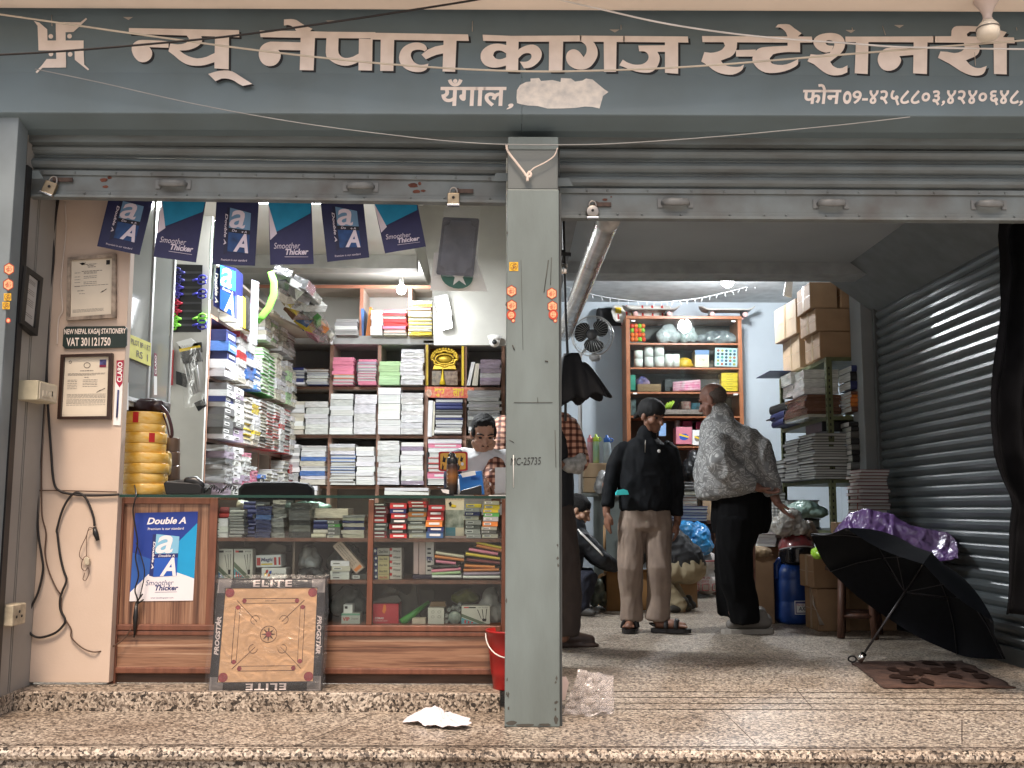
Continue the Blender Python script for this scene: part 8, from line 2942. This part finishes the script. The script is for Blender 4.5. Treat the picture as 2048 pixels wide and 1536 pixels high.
for(x0,x1,y,dy)in((1532,1446,1266,-.02),(1490,1438,1242,.20)):
 hz=PZ(x0,y,0)
 tz=PZ(x1,y+1,0)
 if dy>.1:
  hz,tz=V((hz.x,Y2+dy,0)),V((tz.x,Y2+dy,0))
 b=MB()
 shoe(b,hz+V((0,0,.03)),tz+V((0,0,.025)),.058,.08,.10)
 sh=remesh(b,'shoe',mat('shoe_taupe',(.17,.155,.14),.7,var=.1),t,.007,3)
 b=MB()
 d_=(tz-hz).normalized()
 sole(b,hz-d_*.045,tz+d_*.012,.054,.032)
 b.build('sole',mat('sole_pale',(.36,.33,.29),.6),sh)
# --- man behind the pillar: checked shirt, dark vest
def check_mat():
 m=mat('check_cloth',(.25,.12,.09),.8,var=.1)
 N,K=m.node_tree.nodes,m.node_tree.links
 tc=N.new('ShaderNodeTexCoord')
 out=None
 for rx,ax in((.0,'X'),(.0,'Z')):
  w=N.new('ShaderNodeTexWave')
  w.bands_direction=ax
  w.inputs['Scale'].default_value=8.0
  w.inputs['Distortion'].default_value=.8
  K.new(tc.outputs['Object'],w.inputs['Vector'])
  r=_ramp(N,[(.25,(.22,.11,.085)),(.55,(.75,.55,.45))])
  K.new(w.outputs[0],r.inputs[0])
  if out is None:
   out=r.outputs[0]
  else:
   mx=N.new('ShaderNodeMix')
   mx.data_type,mx.blend_type='RGBA','MULTIPLY'
   mx.inputs[0].default_value=1
   K.new(out,mx.inputs[6])
   K.new(r.outputs[0],mx.inputs[7])
   out=mx.outputs[2]
 K.new(out,N['Principled BSDF'].inputs['Base Color'])
 return m
Y3=6.25
q=lambda x,y,dy=0.:P(x,y,Y3+dy)
t=thing('person',PZ(1100,1296,0),'man mostly hidden by the pillar, checked sleeves, dark vest, hand on the counter','person')
b=MB()
L,M=head(b,q(1066,770),(-.6,.7,-.2),1.0)
hw=P(985,958,5.55)
he=q(1132,928,-.12)
core(b,[([q(1066,800),q(1068,850),q(1075,1000)],.06),([q(1066,850),q(1010,858),P(992,905,5.9),hw],.03),([q(1066,850),q(1140,860),q(1160,915,-.05),he],.03),([q(1075,1000),q(1118,1060),q(1126,1270)],.045),([q(1075,1000),q(1062,1060,.1),q(1062,1260,.12)],.045)])
hand(b,hw,(.0,-.1,-1),(.8,-.3,0),(-.3,-.9,0),1.0,.7)
hand(b,he,(-.9,-.2,-.2),(0,-.2,1),(0,-1,0),1.0,.6)
remesh(b,'body',SKIN,t,.007,2)
b=MB()
b.ell(L(0,-.015,.04),(.082,.100,.082),M)
remesh(b,'hair',HAIR,t,.008,2,fold(.003,30))
b=MB()
b.limb([q(1012,858),P(1001,890,6.0),P(992,920,5.8),P(986,962,5.56)],[.085,.075,.062,.050])
b.limb([q(1128,850),q(1146,885,-.02),q(1158,922,-.07)],[.08,.07,.058])
sl=remesh(b,'checked_sleeves',check_mat(),t,.009,3,fold(.010,11,(1,1,1),3))
b=MB()
b.limb([q(1158,918,-.07),q(1152,932,-.09),q(1138,930,-.12)],[.055,.055,.045])
remesh(b,'pale_cuff',mat('cuff_grey',(.40,.40,.38),.8,var=.3,scale=30),t,.008,3,fold(.005,16))
b=MB()
loft(b,[(q(1068,822),.09,.09,0),(q(1070,840),.18,.12,0),(q(1073,880),.215,.15,0),(q(1078,950),.21,.15,0),(q(1082,1012),.20,.15,0),(q(1082,1020),.17,.13,0)])
remesh(b,'vest',mat('vest_black',(.010,.011,.014),.7,var=.2),t,.011,3,fold(.006,8))
b=MB()
loft(b,[(q(1085,1008),.18,.14,0),(q(1088,1050),.195,.15,0),(q(1090,1066),.16,.13,0)])
b.tube([q(1112,1050),q(1124,1120,-.02),q(1132,1190,.0),q(1130,1268,.02)],[.12,.105,.092,.088],14)
b.tube([q(1064,1050,.08),q(1062,1150,.12),q(1062,1262,.15)],[.12,.10,.085],14)
remesh(b,'trousers',mat('trousers_brown',(.045,.032,.026),.8,var=.15),t,.011,3,fold(.009,9))
for hz,tz in((PZ(1118,1294,0),PZ(1198,1293,0)),(PZ(1060,1286,0)+V((0,.1,0)),PZ(1090,1296,0))):
 b=MB()
 sole(b,hz-V((.05,0,0)),tz,.05,.02)
 shoe(b,hz+V((0,0,.012)),tz+V((-.005,0,.012)),.05,.07,.10)
 remesh(b,'shoe',mat('shoe_brown',(.06,.035,.025),.5,var=.15),t,.008,3)
# --- shopkeeper behind the counter
Y4=5.75
q=lambda x,y,dy=0.:P(x,y,Y4+dy)
t=thing('person',(q(968,900).x,Y4+.1,0),'shopkeeper in a white jacket with navy stripes looking down behind the counter','person')
b=MB()
L,M=head(b,q(967,868,-.03),(.16,-.88,-.40),.88)
core(b,[([q(966,892),q(968,925,.03),q(968,1010,.05)],.06),([q(968,925,.03),q(928,925,.02),q(915,965,-.02),q(945,975,-.25)],.03),([q(968,925,.03),q(1005,928,.02),q(1012,970,-.02),q(985,978,-.22)],.03),([q(968,1005,.05),P(968,1080,Y4),V((q(968,0).x,Y4+.1,.45))],.08)])
hand(b,q(945,975,-.25),(.6,-.6,-.2),(0,-.3,1),(0,0,-1),.95,.7)
hand(b,q(985,978,-.22),(-.6,-.6,-.2),(0,-.3,1),(0,0,-1),.95,.7)
remesh(b,'body',SKIN2,t,.0055,2)
face_parts(t,L,M,.88)
b=MB()
b.ell(L(0,-.026,.050),(.068,.084,.067),M)
b.ell(L(.01,.040,.090),(.044,.027,.020),M)
b.ell(L(0,-.05,.0),(.067,.053,.062),M)
for s in(-1,1):
 b.ell(L(s*.066,.012,.02),(.012,.026,.030),M)
remesh(b,'hair',HAIR,t,.006,2,fold(.004,30))
b=MB()
b.limb([L(-.02,.096,-.047),L(0,.103,-.045),L(.02,.096,-.047)],[.003,.005,.003],6)
b.build('moustache',HAIR,t)
JW=mat('jacket_white',(.62,.63,.63),.75,var=.08,scale=9)
b=MB()
loft(b,[(q(966,898,.02),.07,.065,0),(q(967,908,.03),.12,.09,0),(q(967,918,.03),.17,.11,0),(q(968,945,.03),.19,.125,0),(q(968,1000,.04),.185,.13,0),(q(968,1030,.05),.18,.13,0)])
b.limb([q(929,922,.02),q(916,950,.0),q(914,972,-.04),q(942,976,-.23)],[.075,.068,.058,.045])
b.limb([q(1006,924,.02),q(1014,955,.0),q(1012,975,-.04),q(987,979,-.2)],[.075,.068,.058,.045])
b.limb([L(-.05,.0,-.125),L(0,.06,-.155),L(.05,.0,-.125)],[.024,.02,.024],8)
jw=remesh(b,'jacket',JW,t,.008,5,fold(.007,10,(1,1,.8),5))
b=MB()
b.limb([q(917,917,-.01),q(912,932,-.055),q(908,944,-.06)],[.05,.048,.03],12)
for y0 in(950,966):
 loft(b,[(q(968,y0,.03),.192,.128,0),(q(968,y0+7,.03),.194,.13,0)])
 b.limb([q(914,y0,.0),q(913,y0+7,-.01)],[.071,.070],14)
remesh(b,'navy_band',mat('band_navy',(.022,.025,.06),.7),t,.008,1,fold(.007,10,(1,1,.8),5))
# --- two people crouching over the cartons
def croucher(Yc,pts,label,cloth,leg,hairm=True):
 q=lambda x,y,dy=0.:P(x,y,Yc+dy)
 t=thing('person',PZ(pts['base'][0],pts['base'][1],0),label,'person',None)
 b=MB()
 L,M=head(b,q(*pts['head']),pts['look'],.98)
 core(b,[([q(*pts['head']),q(*pts['neck']),q(*pts['hip'])],.055)])
 for sh,el,wr in pts['arms']:
  core(b,[([q(*pts['neck']),q(*sh),q(*el),q(*wr)],.028)])
  d=(q(*wr)-q(*el)).normalized()
  hand(b,q(*wr),d,V((0,-.3,-1)),V((0,-1,.2)),.95,.5)
 for kn,an in pts['legs']:
  core(b,[([q(*pts['hip']),q(*kn),q(*an)],.035)])
 remesh(b,'body',SKIN2,t,.007,2)
 b=MB()
 b.ell(L(0,-.018,.044),(.082,.100,.082),M)
 b.ell(L(0,-.05,.0),(.074,.06,.07),M)
 remesh(b,'hair',HAIR,t,.008,2,fold(.004,30))
 b=MB()
 n_,h_=q(*pts['neck']),q(*pts['hip'])
 b.limb([n_,n_.lerp(h_,.4)+V((0,.02,.03)),h_],[.13,.165,.16],16)
 for sh,el,wr in pts['arms']:
  b.limb([q(*sh),q(*el),q(*el).lerp(q(*wr),.8)],[.075,.062,.045])
 jk=remesh(b,'jacket',cloth,t,.011,3,fold(.012,8,(1,1,1),4))
 b=MB()
 b.ell(h_-V((0,0,.05)),(.17,.17,.14))
 for kn,an in pts['legs']:
  b.limb([h_-V((0,0,.05)),q(*kn),q(*kn).lerp(q(*an),.85)],[.11,.085,.065])
 remesh(b,'trousers',leg,t,.011,3,fold(.010,9,(1,1,1),7))
 for kn,an in pts['legs']:
  b=MB()
  a=q(*an)
  d=V((q(*kn).x-h_.x,q(*kn).y-h_.y,0)).normalized()
  z=V((a.x,a.y,.004))
  shoe(b,z-d*.06,z+d*.17,.045,.06,.09)
  remesh(b,'shoe',mat('shoe_dark',(.05,.045,.04),.6),t,.008,3)
 return t,q,jk
t,q,jk=croucher(8.35,{'base':(1160,1215),'head':(1158,1020),'look':(.85,-.25,-.45),'neck':(1142,1062),'hip':(1118,1150,.1),'arms':[((1155,1070,-.05),(1205,1118,-.05),(1232,1136,.05)),((1150,1070,.15),(1195,1118,.2),(1228,1136,.25))],'legs':[((1178,1160,-.1),(1160,1222,-.05)),((1172,1150,.15),(1150,1216,.2))]},'person crouching by the opened carton in a dark track jacket with white stripes',mat('track_black',(.012,.014,.018),.6),mat('trousers_navy',(.015,.017,.03),.8))
b=MB()
for o in(-.014,0,.014):
 pts_=[q(1158+46*i/8,1062+46*i/8,-.15+.03*i/8)+V((o*.7,-.005,-o))for i in range(9)]
 b.tube(pts_,.006,6)
b.build('sleeve_stripe',WHITE,jk)
croucher(8.75,{'base':(1365,1225),'head':(1290,1075,.1),'look':(-.8,-.1,-.5),'neck':(1318,1085,.05),'hip':(1372,1122,.0),'arms':[((1315,1080,-.1),(1275,1118,-.15),(1250,1135,.0)),((1310,1085,.15),(1270,1118,.2),(1250,1133,.2))],'legs':[((1318,1160,-.15),(1365,1218,-.15)),((1325,1150,.15),(1372,1214,.1))]},'person in dark jacket and khaki trousers crouching behind the walking man',mat('jacket_dark2',(.016,.016,.018),.6,var=.3,scale=10),mat('trousers_khaki',(.34,.28,.18),.8,var=.1))
# ---------------------------------------------------------------- wires over the front, ribbon, stickers
def oc(px,r,m,label,Y=None):
 cable(px,4.0,r,m,label,'cable','overhead_cable','cables strung across the shop front',8)
oc([(-60,20,3.95),(120,46,3.96),(330,76,3.97),(560,106,3.98),(800,130,3.98),(1024,142,3.985),(1200,141,3.985),(1400,132,3.98),(1650,112,3.97),(1850,96,3.96),(2110,76,3.95)],.0042,mat('cable_cream',(.62,.54,.43),.5),'thick cream cable sagging right across the big lettering')
oc([(-60,112,3.9),(100,104,3.9),(300,88,3.9),(480,70,3.9),(680,42,3.9),(850,16,3.9),(960,-2,3.9),(1040,-20,3.9)],.0045,CABLE,'black cable climbing from the left over the sign')
oc([(1080,-10,3.9),(1200,18,3.9),(1320,45,3.9),(1440,64,3.92),(1560,77,3.93),(1700,87,3.94),(1800,94,3.95),(1950,97,3.95),(2110,99,3.95)],.0038,mat('cable_white',(.72,.68,.64),.45),'white cable running down from the soffit to the right')
oc([(70,138,4.02),(200,165,4.03),(400,210,4.05),(600,246,4.06),(800,272,4.07),(920,284,4.08),(1024,289,4.09),(1180,289,4.09),(1300,283,4.08),(1450,272,4.07),(1600,258,4.06),(1700,248,4.05),(1820,234,4.04)],.0022,mat('cable_grey',(.34,.34,.33),.5),'thin grey wire sagging in front of the pillar top')
b=MB()
b.tube(smooth_path([P(x,y,4.105)for x,y in((1013,290),(1016,303),(1032,324),(1046,342),(1052,350))]),.0055,6,True,.3)
b.tube(smooth_path([P(x,y,4.105)for x,y in((1115,296),(1108,312),(1090,325),(1068,336),(1059,345))]),.003,6,True,.4)
b.tube(smooth_path([P(x,y,4.10)for x,y in((1050,348),(1056,354),(1062,350),(1059,344),(1055,350),(1055,362))]),.006,6,True,.4)
b.build('knotted_ribbon',mat('ribbon_cream',(.72,.60,.52),.6),label='cream ribbon knotted round the top of the pillar',cat='ribbon')
STK=[mat('sticker_peach',(.78,.45,.24),.5,var=.1),mat('sticker_red',(.50,.06,.03),.5),mat('sticker_brown',(.16,.06,.03),.6),mat('sticker_yellow',(.78,.45,.03),.5)]
def sticker(x,y,r,Y,kind,label):
 b=MB()
 nn=6 if kind=='hex' else(4 if kind=='sq' else 20)
 a0=math.pi/6 if kind=='hex' else(math.pi/4 if kind=='sq' else 0)
 def ng(k,rr,yy):
  b.m=k
  b.poly([P(x+rr*math.cos(a0+2*math.pi*i/nn)*(1 if kind!='sq' else 1.15),y-rr*math.sin(a0+2*math.pi*i/nn)*(1.08 if kind!='sq' else 1.15),yy)for i in range(nn)])
 if kind=='hex':
  ng(2,r,Y);ng(1,r*.93,Y-.0004);ng(0,r*.80,Y-.0008)
  b.m=1
  for dy,w in((-.3,.45),(.05,.55),(.35,.4)):
   b.text('शुभ' if dy<0 else 'लाभ',lambda u,v:P(x-r*w+2*r*w*u,y+r*(dy+.18)-r*.34*v,Y-.0012),bold=.02)
 elif kind=='sq':
  ng(3,r,Y)
  b.m=2
  b.text('ॐ',lambda u,v:P(x-r*.5+r*u,y+r*.5-r*v,Y-.0006),bold=.01)
  for i in range(16):
   a=i*.3927
  b.tube([P(x+r*.68*math.cos(a*.42),y+r*.68*math.sin(a*.42),Y-.0006)for a in range(16)],.0008,4)
 else:
  ng(1,r,Y);ng(0,r*.62,Y-.0004)
  b.m=1
  if r>6:
   b.text('शुभ',lambda u,v:P(x-r*.42+.84*r*u,y-.08*r-r*.35*v,Y-.0008),bold=.02)
   b.text('लाभ',lambda u,v:P(x-r*.42+.84*r*u,y+.45*r-r*.35*v,Y-.0008),bold=.02)
 b.build('sticker',STK,label=label,cat='sticker',group='auspicious stickers')
YP,YJ=4.1085,4.0985
for x,y,r,Y,k,l in((1027.5,533,11,YP,'sq','square yellow sticker high on the left of the pillar'),(1023,582,11.5,YP,'hex','upper peach hexagon sticker on the left of the pillar'),(1023.5,611,11.5,YP,'hex','lower peach hexagon sticker on the left of the pillar'),(1022.5,630,9.5,YP,'o','round red sticker on the left of the pillar'),(1026.5,641,4,YP,'o','tiny red flower sticker on the left of the pillar'),(1103.5,587,11.5,YP,'hex','upper peach hexagon sticker on the right of the pillar'),(1105,613,11.5,YP,'hex','lower peach hexagon sticker on the right of the pillar'),(1106.5,629,9.5,YP-.002,'o','round red sticker on the right of the pillar'),(1110.5,641,4,YP,'o','tiny pink flower sticker on the right of the pillar'),(18,538,12,YJ,'hex','upper peach hexagon sticker on the left jamb'),(16.5,569,12,YJ,'hex','lower peach hexagon sticker on the left jamb'),(15,594,9,YJ,'sq','upper yellow square sticker on the left jamb'),(12,611,9,YJ-.002,'sq','lower yellow square sticker on the left jamb'),(16.5,641,5,YJ,'o','tiny red flower sticker on the left jamb')):
 sticker(x,y,r,Y,k,l)
bpy.context.view_layer.update()
